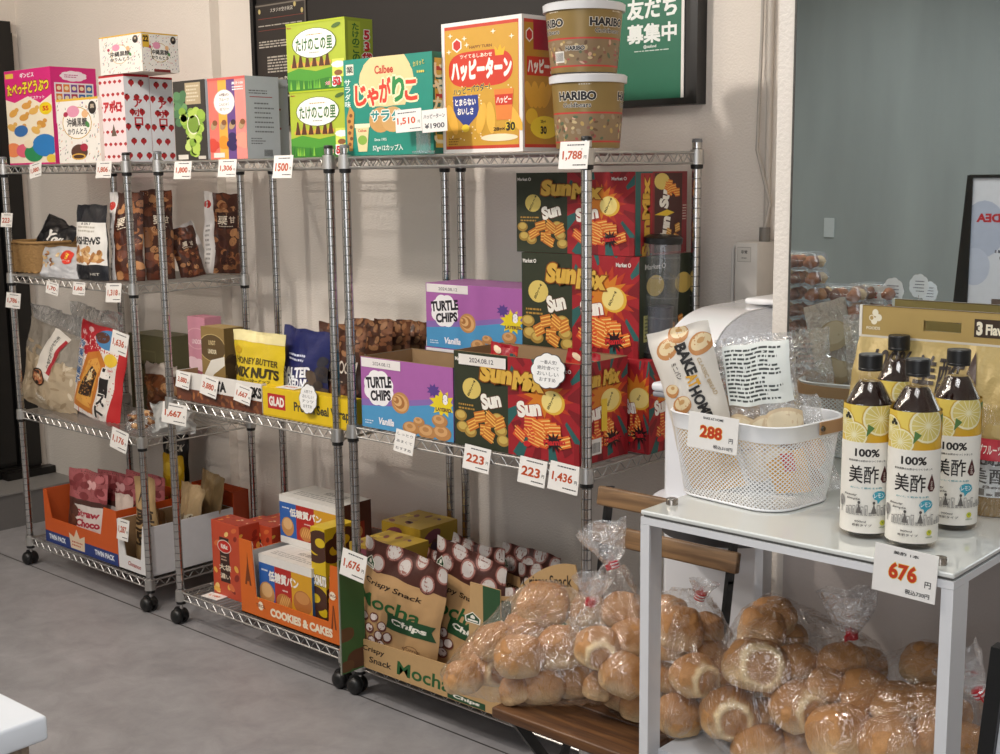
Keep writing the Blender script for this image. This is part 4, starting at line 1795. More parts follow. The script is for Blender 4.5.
def rr_pt(t, w, d, r):
    """point on a rounded rectangle, t in 0..1"""
    per = [w - 2 * r, PI * r / 2, d - 2 * r, PI * r / 2] * 2
    P = sum(per)
    s = t * P
    cx = [(w / 2 - r, -d / 2), (w / 2 - r, -d / 2 + r), (w / 2, d / 2 - r), (w / 2 - r, d / 2 - r), (-w / 2 + r, d / 2), (-w / 2 + r, d / 2 - r), (-w / 2, -d / 2 + r), (-w / 2 + r, -d / 2 + r)]
    i = 0
    while s > per[i] and i < 7:
        s -= per[i]
        i += 1
    if i == 0:
        return (-w / 2 + r + s, -d / 2)
    if i == 2:
        return (w / 2, -d / 2 + r + s)
    if i == 4:
        return (w / 2 - r - s, d / 2)
    if i == 6:
        return (-w / 2, d / 2 - r - s)
    c = {1: (w / 2 - r, -d / 2 + r, -PI / 2), 3: (w / 2 - r, d / 2 - r, 0), 5: (-w / 2 + r, d / 2 - r, PI / 2), 7: (-w / 2 + r, -d / 2 + r, PI)}[i]
    q = c[2] + s / r
    return (c[0] + r * math.cos(q), c[1] + r * math.sin(q))


N, K = 96, 15
vs, fs = [], []
for j in range(K + 1):
    v = j / K
    for i in range(N):
        x, y = rr_pt(i / N, w_ * (.9 + .1 * v), d_ * (.92 + .08 * v), .05)
        s_ = 1 + .022 * (1 if (i // 2 + j) % 2 else -1)
        vs.append((x * s_, y * s_, v * hB))
for j in range(K):
    for i in range(N):
        fs.append((j * N + i, j * N + (i + 1) % N, (j + 1) * N + (i + 1) % N, (j + 1) * N + i))
fs.append(tuple(range(N - 1, -1, -1)))
mb.add(vs, fs, STRAW)
mb.tube([Vector(rr_pt(i / N, w_, d_, .05) + (hB,)) for i in range(N + 1)], .006, STRAW, 8)
bc = Vector((bis(lambda x: pix((x - w_ * .45, .06, Z1))[0], 14, -1, 2), .035 + d_ / 2, Z1 + .001))
root = empty('woven_basket', bc, 0, 'brown woven straw basket holding black snack bags, at the left end of the shelf', 'basket')
mb.build('basket_wall', root, smooth=60)


def dark_bag_art(A):
    A.text('You', .62, .5, .26, '#ece8e2', w=.5, bold=.05)
    A.poly([(.0, .3), (.35, .5), (.3, .7), (.1, .6)], '#2c5a7c')


pouch('snack_bag', 'black snack bag with a large white word lying in the woven basket', 'snack bag', bc + Vector((.0, -.09, hB * .3)), .21, .19, .06, tilt=.42, roll=.3, ang=.15, base='#1c1b1e', art=lambda A: A.text('You', .62, .62, .2, '#ece8e2', w=.45, bold=.05), kind='pillow', crump=.012)
pouch('snack_bag', 'black and blue snack bag slumped at the back of the woven basket', 'snack bag', bc + Vector((-.07, -.06, hB * .3)), .16, .15, .05, tilt=.5, roll=.3, base=lambda u, v: '#1c1b1e' if v > .45 or u > .6 else '#24506e', kind='pillow', crump=.016)


def nuts(A, n, x0, x1, y0, y1, cols, r=.045, asp=.7, sd=1):
    rs = random.Random(sd)
    n0 = A.n
    for k in range(n):
        A.n = n0 + k % 9
        x, y = rs.uniform(x0, x1), rs.uniform(y0, y1)
        c = rs.choice(cols)
        q = rs.uniform(0, 180)
        rr_ = r * rs.uniform(.75, 1.2)
        A.ell(x, y, rr_, rr_ * asp, c, rot=q, n=11)
    A.n = n0 + 9


def foil_art(A):
    A.poly([(0, 0), (1, 0), (1, .35), (.6, .3), (.3, .5), (0, .3)], '#c9cacd')
    nuts(A, 22, .08, .5, .35, .85, ['#b98a52', '#8a5a30', '#d8b47c', '#e8d8b8'], .06, .6, 4)
    A.ell(.72, .68, .2, .2, '#d43a28')
    A.text('3', .72, .72, .18, '#f0d24a', bold=.05)
    A.lines(.58, .55, .85, .62, 1, '#f4ece0')


A0 = at(62, 280, 'Z', Z1)
ypouch(42, 81, -.005, Z1 + .001, 245, .05, id=('snack_bag', 'silver foil nut bag with a red number three badge in front of the basket', 'snack bag'), base='#b9babd', art=foil_art, kind='stand', crump=.010, roll=.0, tilt=.12)


def cashew(A):
    A.rect(0, .2, 1, .76, '#e9e6e0')
    A.text('CASHEWS', .42, .52, .1, '#1b1b1d', w=.95, bold=.05)
    A.lines(.2, .62, .8, .72, 2, '#b9b3a6')
    A.text('& SALT', .45, .74, .03, '#333333', w=.3)
    nuts(A, 46, .12, .9, .24, .42, ['#c89860', '#b07a44', '#dcb888', '#a06a3a'], .045, .55, 7)
    A.text('NET', .75, .08, .03, '#cfcac0', w=.25)


ypouch(79, 109, .0, Z1 + .001, 204, .06, id=('cashew_pouch', 'black and white cashew pouch standing beside the chestnut bags', 'nut pouch'), base='#232429', art=cashew, tilt=.03, crump=.006)
CH = ['#5a2f1f', '#6e3a24', '#4a2418', '#84492c', '#a0683f', '#6a3826', '#3c1c14', '#c08a5c']


def chestnut(side_white=True, sd=1):
    def f(A):
        A.rect(0, 0, 1, 1, '#4e2b1e')
        nuts(A, 75, .02, .98, .02, .98, CH, .052, .8, sd)
        A.rect(.3, .56, .9, .76, '#3a1c14')
        A.text('栗', .45, .66, .1, '#e8dcc8', bold=.03, slant=.2)
        A.text('甘', .72, .67, .08, '#e8dcc8', bold=.02)
        A.lines(.35, .58, .85, .6, 1, '#e8dcc8')
        if side_white:
            A.rect(0, 0, .22, 1, '#e6e2df')
            A.ell(.08, .84, .04, .05, '#c8342c')
            A.lines(.03, .1, .13, .6, 9, '#8a8680')
    return f


for k, (bl, br, top, roll, white, lab, tl) in enumerate((
        ((112, 280), (145, 281.5), 192, .0, True, 'chestnut bag with a white side, directly right of the cashew pouch', .04),
        ((146, 281), (177, 278.5), 190, .02, False, 'chestnut bag standing behind the two rack posts', .05),
        ((180, 277.5), (206, 276), 226, -.16, False, 'short chestnut bag slumping to the right with its white side out', .15),
        ((204, 274.5), (240, 272.5), 193, .07, True, 'chestnut bag leaning alone at the right end of the shelf', .05))):
    ppouch(bl, br, Z1 + .001, top, .05, id=('chestnut_bag', lab, 'chestnut bag'), base='#4e2b1e', art=chestnut(white, k + 3), back='#dcd8d5', roll=roll, tilt=tl, crump=.008, group='bags of chestnuts')
mb = MB()
# white gusset of the slumping bag
pouch('chestnut_bag', 'pale back of a chestnut bag leaning against the short one', 'chestnut bag', at(200, 274, 'Z', Z1) + Vector((.0, .0, .001)), .1, hz(at(200, 274, 'Z', Z1), 224) * 1.05, .03, ang=.6, roll=-.42, tilt=.05, base='#d9d6d6', art=lambda A: A.lines(.35, .1, .8, .9, 12, '#9a96a0'), crump=.006, group='bags of chestnuts')

# ================================================================== left rack, third shelf
Z2 = ZA2 + .0015


def noodle_art(A):
    A.rect(0, .0, 1, .62, '#b3a186')
    nuts(A, 60, .05, .95, .03, .75, ['#c2b197', '#a8957a', '#d0c2aa', '#9c886c'], .05, .3, 21)
    A.rect(.42, .42, .66, .98, '#e4ddd2', rot=-14)
    A.vtext('生おからこんにゃく', .55, .72, .4, '#2a2624', bold=.02)
    A.rect(.60, .45, .66, .9, '#b03038', rot=-14)
    A.ell(.42, .38, .1, .1, '#33261e')
    A.ell(.42, .38, .085, .085, '#c9835a')
    nuts(A, 12, .36, .48, .33, .43, ['#e0a878', '#b86040', '#e8c8a0'], .02, .8, 5)
    A.text('1000g', .55, .17, .04, '#e8e2d8', w=.2)


Aq = at(52, 417, 'Z', Z2)
b1 = ypouch(21, 78, .055, Z2 + .001, 322, .10, id=('noodle_pack', 'large clear pack of pale konjac pieces with a slanted red and white label', 'food pack'), base=film_mat('cloudy_film', .12, (.9, .86, .8), .8, 16, .55, vc=(.50, .45, .38)), art=noodle_art, crump=.012, roll=.14, tilt=.12)
# loose clear tops of the packs


def clear_top(a, b, Y, z, top, lab, **k):
    return ypouch(a, b, Y, z, top, .05, id=('clear_bag', lab, 'plastic bag'), base=FILM_GREY, crump=.02, kind='pillow', **k)


def toast_art(A):
    A.rect(0, 0, 1, 1, '#c22a2c')
    A.poly([(0, 0), (.78, 0), (.9, .4), (.86, .8), (.7, .93), (.1, .9), (0, .5)], '#ece4dc')
    A.poly([(.03, .9), (.05, 1), (.5, 1), (.52, .72), (.3, .62), (.1, .68)], '#b8202c')
    for x, y in ((.12, .88), (.28, .93), (.4, .86), (.16, .76)):
        A.ell(x, y, .028, .028, '#e8b8b8')
    A.ell(.6, .87, .12, .1, '#4a86b8')
    A.ell(.5, .88, .07, .06, '#5a3424')
    pts = [(.02, .06), (.5, .04), (.66, .62), (.5, .74), (.28, .68), (.16, .4)]
    A.poly(pts, '#c8792c')
    A.poly([(.1, .12), (.46, .1), (.58, .58), (.48, .66), (.32, .6), (.22, .4)], '#e0a24a')
    A.poly([(.16, .2), (.44, .22), (.54, .5), (.42, .56), (.3, .44), (.2, .32)], '#2c1a14')
    A.poly([(.3, .36), (.44, .42), (.46, .54), (.38, .5)], '#f0d8a8')
    A.ell(.74, .68, .07, .07, '#f0c83c')
    for i, ch in enumerate('トースト'):
        A.text(ch, .72 - i * .02, .52 - i * .14, .12, '#1c1616', w=.16, bold=.05, out='#f4eee6', outw=.05)
    A.vtext('冷凍和菓子', .1, .55, .5, '#2c5a8c', bold=.04, out='#f4eee6')


b2 = ypouch(73, 120, .075, Z2 + .001, 322, .05, id=('toast_pack', 'red and white pack picturing black bean butter toast', 'food pack'), base='#c22a2c', art=toast_art, roll=.14, tilt=.1, crump=.006)
clear_top(34, 82, .16, Z2 + .16, 306, 'crumpled clear top of the bag holding the pale konjac pack', roll=.1)
clear_top(74, 124, .15, Z2 + .14, 304, 'crumpled clear outer bag gathered above the red toast pack', roll=.05)
A0, w, ang, h = foot((130, 428), (186, 421), Z2, 338)
Aa = Vector((at(132, 400, 'Y', .30).x, .30, Z2 + .001))
carton('olive_carton', 'olive green carton at the back of the third shelf behind the posts', 'carton', Aa, .25, .12, .29, 0, ('#6d6a4a', '#63603f', '#77744f'), {'front': lambda A: (A.rect(.3, .35, .72, .8, '#7c7955'), A.rect(.32, .37, .70, .78, '#6d6a4a'), A.text('米粉', .5, .6, .12, '#38361f', bold=.02))})
# bread bags in silver film by the post
for k, (a, b, top, lab, c) in enumerate(((122, 160, 404, 'clear bag with a brown seeded loaf lying at the right end of the third shelf', '#8a5a34'), (152, 196, 398, 'shiny clear bag with green round sticker beside the 1,667 price card', '#a9aaa8'))):
    def lf(A, c=c, k=k):
        if k == 0:
            nuts(A, 24, .2, .9, .2, .9, ['#8a5a34', '#6a4024', '#c49a6c'], .12, .6, 9)
        else:
            A.ell(.35, .5, .16, .16, '#e8ece6')
            A.ell(.35, .42, .1, .06, '#5a9a3c')
            A.text('SOY', .35, .55, .1, '#3a5a3a', w=.2)
    ppouch((a + 2, 431 + k * 2), (b, 434 - k * 4), Z2 + .002, top, .08, id=('bread_bag', lab, 'bread bag'), base=FILM_THICK if k == 0 else '#b4b5b3', art=lf, kind='pillow', crump=.02, tilt=.5)
ypouch(148, 178, .25, Z2 + .002, 362, .07, id=('bread_bag', 'bag of dark brown rolls at the back beside the olive carton', 'bread bag'), base=lambda u, v: '#7a4a2c' if v < .8 else '#cfc6ba', art=lambda A: nuts(A, 20, .1, .9, .1, .75, ['#8a5a34', '#5e3a22', '#a87c52'], .1, .7, 13), kind='pillow', crump=.02)

# ================================================================== middle rack, middle shelf
Z3 = ZB1 + .0015


def stacks(A):
    A.rect(0, 0, 1, 1, '#e6e2dc')
    A.rect(0, 0, 1, .42, '#6b3a26')
    A.text('STA', .52, .68, .36, '#1d1c1c', w=.16, bold=.06)
    A.text('CKS', .93, .68, .36, '#1d1c1c', w=.14, bold=.06)
    nuts(A, 26, .02, .98, .05, .36, ['#8a5432', '#a8683c', '#54301f'], .12, .5, 31)


A0, w, ang, h = stand(177.5, 262.5, .003, Z3, 370, 0)
tray('display_tray', 'low white and brown display tray at the left end of the middle rack shelf', 'display tray', A0, w, .20, h, ang, h * .96, 0, 0, ('#e6e2dc', '#dcd8d2'), art=stacks, backh=h * 1.1)
tA, tw, tang = A0, w, ang


def pinkart(A):
    A.rect(0, 0, 1, 1, '#c9899a')
    A.ring(.5, .72, .14, .14, '#dba9b4', '#c9899a', .93)
    A.text('LINDOR', .5, .68, .06, '#efd9dc', w=.55, bold=.02)
    nuts(A, 16, .1, .9, .12, .4, ['#b87888', '#e6c3cb', '#a05868'], .09, .8, 3)


def goldart(A):
    A.rect(0, 0, 1, 1, '#8d7342')
    A.ring(.47, .72, .19, .19, '#c7ad74', '#5c4726', .95)
    A.text('LINDT', .47, .79, .06, '#d8c290', w=.3, bold=.02)
    A.text('LINDOR', .47, .67, .06, '#efe3c2', w=.36, bold=.02)
    A.poly([(.02, .3), (.4, .55), (.98, .62), (.98, .5), (.5, .36), (.1, .1)], '#e2ddd2')
    for x, y, c in ((.2, .17, '#a8302c'), (.34, .2, '#2a2a2e'), (.5, .22, '#2c4c8a'), (.12, .12, '#d8d2c4'), (.42, .1, '#7a4a2c')):
        A.ell(x, y, .07, .07, c)


def goldside(A):
    A.rect(0, 0, 1, 1, '#6f592f')
    nuts(A, 12, .1, .9, .1, .6, ['#4a3a20', '#8a7340', '#3c2c18'], .1, .8, 8)


A0, w, ang, h, d = stand(191, 208, .085, Z3 + .006, 316, 0, 226)
carton('chocolate_box', 'pink chocolate truffle box standing left of the gold one', 'chocolate box', A0, w, d * .9, h, ang, ('#c9899a', '#b87888', '#b87888'), {'front': pinkart, 'right': lambda A: pinkart(A)})
A0, w, ang, h, d = stand(204, 227, .04, Z3 + .006, 326, 0, 246)
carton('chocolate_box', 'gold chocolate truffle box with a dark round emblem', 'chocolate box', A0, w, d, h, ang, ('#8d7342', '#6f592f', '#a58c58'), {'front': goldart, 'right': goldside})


def honey(A):
    A.rect(0, .86, 1, 1, '#e8dba2')
    A.text('HONEY BUTTER', .5, .62, .085, '#54461c', w=.85, bold=.02)
    A.text('MIX NUTS', .5, .48, .13, '#3c3216', w=.9, bold=.05)
    A.text('ハニーバターナッツ', .5, .38, .045, '#54461c', w=.62)
    A.ell(.12, .74, .05, .05, '#c8a01c')
    A.lines(.2, .2, .75, .3, 3, '#6a5a1c')
    A.poly([(.28, 0), (.34, .16), (.6, .2), (.9, .1), (.95, 0)], '#a8b0b0')


def salted(A):
    A.text('SALTED', .42, .5, .12, '#eceef4', w=.6, bold=.05, rot=8, slant=.2)
    A.text('MIXED NUTS', .48, .385, .11, '#eceef4', w=.72, bold=.05, rot=4, slant=.2)
    A.lines(.25, .62, .6, .72, 2, '#cfd4e8')
    A.rect(0, 0, 1, .27, '#8d7c6c')
    nuts(A, 60, .03, .97, .02, .3, ['#b99c78', '#cdb08a', '#8a6a4c', '#dcc8a8'], .04, .7, 15)
    nuts(A, 14, .72, .98, .3, .66, ['#3a3230', '#2c2a34', '#57483c'], .07, .7, 16)


def mushroom(A):
    nuts(A, 60, .02, .98, .68, .99, ['#6a4028', '#7d5034', '#45281a', '#946a48'], .04, .6, 17)
    nuts(A, 40, .05, .95, .03, .34, ['#5c382a', '#704630', '#422418'], .06, .6, 18)
    A.text('MUSHROOM', .5, .56, .14, '#d9cfc4', w=.85, bold=.02)
    A.lines(.25, .38, .75, .42, 1, '#b9a694')
    A.ell(.22, .82, .06, .05, '#b9c8a8')


ypouch(237, 283, .012, Z3 + .006, 329, .05, id=('nut_pouch', 'yellow honey butter mixed nuts pouch with a pale top', 'nut pouch'), base='#d8bc28', art=honey, tilt=.05, crump=.006, taper=-.12)
ypouch(281, 328, .055, Z3 + .002, 326, .055, id=('nut_pouch', 'dark blue salted mixed nuts pouch right of the yellow one', 'nut pouch'), base='#252a5e', art=salted, tilt=.04, crump=.008, roll=.04)


def glad(A):
    A.rect(0, 0, 1, 1, '#e3c01c')
    A.rect(.06, .28, .27, .8, '#b8282c')
    A.text('GLAD', .165, .54, .34, '#f4ece0', w=.18, bold=.05)
    A.text("Press'n Seal Wrap", .68, .45, .42, '#3f3a2a', w=.62, bold=.035)
    A.rect(0, 0, 1, .06, '#c8a414')


A0, w, ang, h = foot((264, 410), (351, 427), Z3, 387)
A0 = at(264, 411, 'Z', Z3)
B0 = at(351, 428, 'Z', Z3)
B0.y = A0.y = max(A0.y, .012)
A0, w, ang, h = stand(263.5, 351, .004, Z3, 386, 0)
carton('wrap_box', 'long yellow kitchen wrap box with a red logo lying along the shelf edge', 'wrap box', A0, w, .045, h, 0, ('#e3c01c', '#cfae18', '#e3c01c'), {'front': glad})
for k, (pl, pr, Y, top, lab) in enumerate(((318, 364, .09, 322, 'dark brown mushroom snack bag right of the blue nut pouch'),
                                          (345, 392, .22, 317, 'dark brown mushroom snack bag, second of the row going back'),
                                          (374, 410, .28, 318, 'dark brown mushroom snack bag, third of the row going back'),
                                          (396, 426, .35, 319, 'dark brown mushroom snack bag at the far end of the row'))):
    ypouch(pl, pr, Y, Z3 + .002, top, .05, id=('mushroom_bag', lab, 'snack bag'), base=lambda u, v: '#33201a' if v < .62 else '#4a2c20', art=mushroom, crump=.008, tilt=.05, group='mushroom snack bags')
# ================================================================== middle rack, bottom shelf
Z4 = ZB0 + .0015


def kk(A):
    A.rect(0, 0, 1, 1, '#c24a2c')
    nuts(A, 16, .05, .95, .04, .96, ['#e8b04a', '#d8703c', '#8a2a1c', '#f0c878'], .05, .6, 41)
    A.rect(.28, .2, .62, .8, '#3a2019')
    A.ell(.45, .68, .10, .09, '#d8c4b8')
    A.ell(.45, .68, .09, .078, '#c4281e')
    A.text('KitKat', .45, .68, .06, '#f4ece0', w=.24, bold=.04)
    A.lines(.32, .48, .58, .56, 2, '#c9a890')
    A.text('大袋', .45, .4, .08, '#e8d8c0', bold=.02)
    A.text('濃い', .45, .28, .07, '#e8d8c0', bold=.02)


def kks(A):
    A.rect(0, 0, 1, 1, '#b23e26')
    nuts(A, 18, .05, .95, .04, .96, ['#e8b04a', '#d8703c', '#8a2a1c', '#f0c878'], .05, .6, 43)
    A.ring(.35, .7, .09, .09, '#e8c8a8', '#c4281e', .9)
    A.text('KitKat', .35, .7, .05, '#f4ece0', w=.35)


A0, w, ang, h = foot((215, 586), (241, 598), Z4, 519)
A0, w, ang, h, d = stand(214.5, 242, .06, Z4, 519, 0, 262)
for k, lab in enumerate(('red and orange wafer box in front at the left of the biscuit tray', 'second red wafer box behind the front one', 'third red wafer box at the back of the row')):
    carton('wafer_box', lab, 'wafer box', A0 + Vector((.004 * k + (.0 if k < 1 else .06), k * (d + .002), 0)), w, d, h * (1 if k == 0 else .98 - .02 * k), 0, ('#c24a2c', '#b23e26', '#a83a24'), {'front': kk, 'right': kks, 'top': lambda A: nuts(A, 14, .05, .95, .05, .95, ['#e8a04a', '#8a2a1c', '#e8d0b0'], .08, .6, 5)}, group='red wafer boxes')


def cookies(A):
    A.text('COOKIES & CAKES', .62, .135, .115, '#f4e6cc', w=.62, bold=.06)
    A.cloud(.21, .17, .05, .055, '#f4e6cc')
    A.text('TIROL', .21, .17, .045, '#8a3a14', w=.1, bold=.03)
    A.star(.19, .27, .02, .008, 5, '#e8c04a')
    # tower sketch on the left column
    A.poly([(.07, .45), (.1, .45), (.085, .85)], '#7a3a10')
    A.poly([(.05, .4), (.07, .4), (.085, .55), (.1, .4), (.12, .4), (.09, .7), (.08, .7)], '#7a3a10')
    A.cloud(.94, .62, .055, .05, '#f4e6cc')
    A.text('TIROL', .94, .62, .03, '#8a3a14', w=.09, bold=.03)
    A.poly([(.92, .2), (.935, .2), (.945, .45), (.955, .2), (.97, .2), (.95, .5), (.94, .5)], '#7a3a10')


A0, w, ang, h = foot((242, 599.5), (341, 644.5), Z4, 539)
A0, w, ang, h = stand(242, 340.5, .008, Z4, 538, 0)
lip = hz(at(262, 608, 'Z', Z4), 594)
tray('biscuit_tray', 'orange cookies and cakes display tray at the front of the bottom shelf', 'display tray', A0, w, .36, h, 0, h * .27, w * .13, w * .075, ('#d9691c', '#c75e18'), art=cookies, slope=.015, inner=M('#ddd8d0', .7), sideh=h * .8)


def bread3(A):
    A.rect(0, 0, 1, 1, '#e9e6e0')
    A.rect(0, .14, .3, .86, '#2b62b0')
    A.rect(.3, .14, .62, .86, '#b3261f')
    A.rect(.62, .0, 1, .86, '#d9a024')
    A.rect(0, 0, .62, .14, '#e9e6e0')
    A.ell(.14, .36, .14, .2, '#c98f55')
    A.ell(.14, .42, .1, .12, '#e0b47c')
    A.ell(.47, .3, .14, .15, '#c07a3c')
    for k in range(5):
        A.ell(.41 + k * .035, .32, .012, .11, '#dca660', rot=-20)
    A.ell(.82, .4, .16, .2, '#b9733a')
    A.ell(.82, .48, .12, .1, '#cf8f50')
    A.text('低糖質パン', .47, .68, .16, '#f4f0e8', w=.56, bold=.05)
    A.lines(.05, .72, .2, .78, 1, '#e8eef8')
    A.lines(.45, .48, .6, .53, 1, '#f4e0d8')


def b3side(A):
    A.rect(0, 0, 1, 1, '#3c6aa8')
    A.rect(0, .86, 1, 1, '#dedbd5')
    A.lines(.1, .2, .9, .7, 6, '#c8d4e8')


def b3top(A):
    A.rect(0, 0, 1, 1, '#dedbd5')
    A.text('低糖質', .6, .7, .2, '#8a8884', w=.4)
    A.lines(.1, .2, .9, .5, 3, '#a6a4a0')
    for k in range(1, 6):
        A.rect(k / 6 - .003, 0, k / 6 + .003, 1, '#c4c1bb')


yy = .03
A0, w, ang, h, d = stand(261, 313.5, yy, Z4 + .006, 553, 0, 322)
carton('bread_box', 'white low sugar bread box with colour pictures, front one in the orange tray', 'bread box', A0, w, .115, h, 0, ('#e9e6e0', '#3c6aa8', '#dedbd5'), {'front': bread3, 'right': b3side, 'top': b3top})
A2 = A0.copy()
A2.y += .118
lo = Vector((A0.x + .0, A0.y + .118, Z4 + .006))
carton('bread_box', 'white low sugar bread box hidden behind the front one, under the raised box', 'bread box', lo, w * 1.02, .12, h, 0, ('#e9e6e0', '#3c6aa8', '#dedbd5'), {'front': bread3})
up, wu, _, hu, du = stand(281, 337, .155, lo.z + h + .001, 494, 0, 372)
carton('bread_box', 'white low sugar bread box raised on the ones behind, topmost of its pile', 'bread box', up, wu, min(du, .26), hu, 0, ('#e9e6e0', '#7a2c26', '#dedbd5'), {'front': bread3, 'top': b3top, 'right': lambda A: (A.rect(0, 0, 1, 1, '#5a3226'), A.rect(.3, .1, .8, .6, '#a83a24'), A.ell(.55, .4, .15, .15, '#d8a060'))})


def donut(A):
    A.rect(0, 0, 1, 1, '#d9b81c')
    for x, y in ((.3, .78), (.65, .86), (.3, .12), (.75, .2), (.2, .32)):
        A.ell(x, y, .13, .12, '#4a2a1c')
        A.ell(x, y, .05, .045, '#d9b81c')
    A.rect(0, .44, 1, .58, '#d9b81c')
    A.text('DONUTS', .55, .5, .1, '#f4f0e8', w=.9, bold=.07, out='#3a2418', outw=.06)


A0, w, ang, h, d = stand(314, 328, .04, Z4 + .006, 526, 0, 341)
carton('donut_box', 'narrow yellow box printed with chocolate ring cakes beside the bread boxes', 'cake box', A0, w, .12, h, 0, ('#d9b81c', '#c9a818', '#d9b81c'), {'front': donut, 'right': donut})


def yel(A):
    A.rect(0, 0, 1, 1, '#b0902a')
    nuts(A, 16, .05, .95, .05, .95, ['#5a2c1c', '#7a3c4c', '#e0c848', '#4a2a3c'], .09, .6, 77)
    A.text('CHOCO', .5, .5, .2, '#6a2c3c', w=.7, bold=.05)


for k, (pl, pr, Y, z, top, side, c, lab) in enumerate((
        (334, 352, .17, Z4, 545, 398, ('#c9b428', '#c2521c', '#c8a51c'), 'yellow and orange biscuit box behind the green camouflage panel'),
        (344, 360, .30, Z4, 530, 418, ('#c9b428', '#b8842c', '#c6a41f'), 'yellow biscuit box with dark pictures at the back of the bottom shelf'))):
    A0, w, ang, h, d = stand(pl, pr, Y, z, top, 0, side)
    w = XB + WA - .01 - A0.x
    w = max(.05, min(w, .12))
    if k == 0:
        A0 = Vector((XC - .10, .06, ZC0 + .0015))
    else:
        A0 = Vector((XC - .16, .245, ZC0 + .0015))
    carton('biscuit_carton', lab, 'biscuit box', A0, .17, .16, hz(A0 + Vector((.1, 0, 0)), 548 - k * 22), 0, c, {'front': yel, 'right': yel, 'top': lambda A: (A.rect(0, 0, 1, 1, '#b8962a'), nuts(A, 12, .05, .95, .1, .9, ['#a8803c', '#7a3c2c', '#e0c030', '#5a2c4c'], .1, .5, 6))}, group='yellow biscuit boxes')

# ================================================================== left rack, bottom shelf
Z5 = ZA0 + .0015


def twin(A):
    A.rect(0, 0, 1, .22, '#243a7c')
    A.text('TWIN PACK', .17, .12, .1, '#e8ecf4', w=.24, bold=.05)
    A.text('TWIN PACK', .82, .12, .1, '#e8ecf4', w=.26, bold=.05)
    A.poly([(.36, .04), (.34, .32), (.41, .26), (.45, .42), (.49, .26), (.56, .33), (.55, .04)], '#e6cfb4')
    A.lines(.38, .08, .53, .2, 2, '#c0502c')


A0, w, ang, h = stand(46.5, 119, .012, Z5, 468, 0)
h = .205
tray('orange_tray', 'orange twin pack tray with a blue band at the left end of the bottom shelf', 'display tray', A0, w, .33, h, 0, h * .48, w * .04, w * .16, ('#d05a1e', '#c24f18'), art=twin, slope=.03, inner=M('#c0521e', .7), sideh=h)
otA, otw = A0, w


def choco(A):
    A.rect(0, 0, 1, 1, '#4c2c26')
    A.rect(0, .62, 1, 1, '#a2575a')
    nuts(A, 22, .03, .97, .66, .97, ['#b8686c', '#8a3c40', '#d8a4a4', '#7c3034'], .06, .7, 51)
    A.rect(.25, 0, 1, .55, '#d8cec8')
    A.text('Straw', .6, .44, .1, '#a8283c', w=.6, bold=.05)
    A.text('Choco', .62, .31, .1, '#a8283c', w=.6, bold=.05)
    A.text('165', .6, .17, .09, '#a8283c', w=.36, bold=.04)
    nuts(A, 12, .02, .3, .03, .5, ['#5c3328', '#6c4030', '#3a1e18'], .08, .6, 52)


for k in range(3):
    pouch('chocolate_pouch', ('clear fronted strawberry chocolate pouch, front one in the orange tray', 'strawberry chocolate pouch, middle one in the orange tray', 'strawberry chocolate pouch, last in the orange tray')[k], 'chocolate pouch',
          Vector((otA.x + .19 + .075 * k, .05 + .075 * k, Z5 + .006)), .22, .285 - .008 * k, .05, tilt=.1, roll=.03, base='#5a342c', art=choco, crump=.006, group='strawberry chocolate pouches', ang=.15)
pouch('white_pouch', 'white topped snack pouch at the right of the orange tray', 'snack pouch', Vector((otA.x + otw - .075, .06, Z5 + .006)), .12, .235, .045, tilt=.05, base='#cbb9ae', art=lambda A: (A.rect(0, 0, 1, .7, '#d8cec8'), A.text('Choco', .5, .45, .12, '#a8283c', w=.7, bold=.05)), crump=.006)

# white tray with kraft bags
A0, w, ang, h = stand(119, 177, -.0, Z5, 523, 0)
A0, w, ang, h, d = stand(119.5, 174, .008, Z5, 535, 0, 216)
h = hz(A0, 524)


def wt(A):
    A.text('Cinnamon', .52, .16, .09, '#a8433c', w=.42, bold=.03, slant=.2, rot=-3)


hx = hz(A0 + Vector((w, 0, 0)), 536)
w = min(w, XA + WA - .012 - A0.x)
tray('white_tray', 'white cardboard tray with a cut-out front holding kraft bags', 'display tray', A0, w, .36, hx, 0, hx * .30, w * .13, w * .16, ('#e6e5e5', '#dcdde0'), art=wt, slope=.02, sideh=hx)
wA, ww = A0, w


def kraftart(A, t='栗豆'):
    A.vtext(t, .55, .45, .42, '#3a2c20', bold=.04)
    A.poly([(.5, .8), (.62, .92), (.66, .88), (.55, .76)], '#3a2c20')
    A.poly([(.25, .7), (.3, .84), (.36, .8)], '#3a2c20')


pouch('kraft_bag', 'tall kraft paper bag with dark brush lettering in the white tray', 'kraft bag', Vector((wA.x + .085, .05, Z5 + .006)), .13, .325, .05, base='#b39468', art=kraftart, crump=.007, tilt=.03, roll=-.03)
pouch('kraft_bag', 'brown nut filled kraft bag low at the left of the white tray', 'kraft bag', Vector((wA.x + .055, .12, Z5 + .006)), .08, .19, .05, base='#8a6a48', art=lambda A: nuts(A, 30, .1, .9, .05, .8, ['#a87c50', '#6a4a30', '#c49c6c'], .06, .7, 61), crump=.007)
pouch('kraft_bag', 'crumpled kraft bag with a white printed picture at the right of the white tray', 'kraft bag', Vector((wA.x + ww - .092, .19, Z5 + .02)), .105, .27, .05, taper=-.4, base='#b49a74', art=lambda A: (A.poly([(.2, .1), (.9, .15), (.8, .62), (.3, .55)], '#c9bfa8'), nuts(A, 22, .28, .8, .2, .55, ['#5a4634', '#3f3024', '#8a7a60'], .05, .6, 62)), crump=.010, tilt=.1, roll=.12)
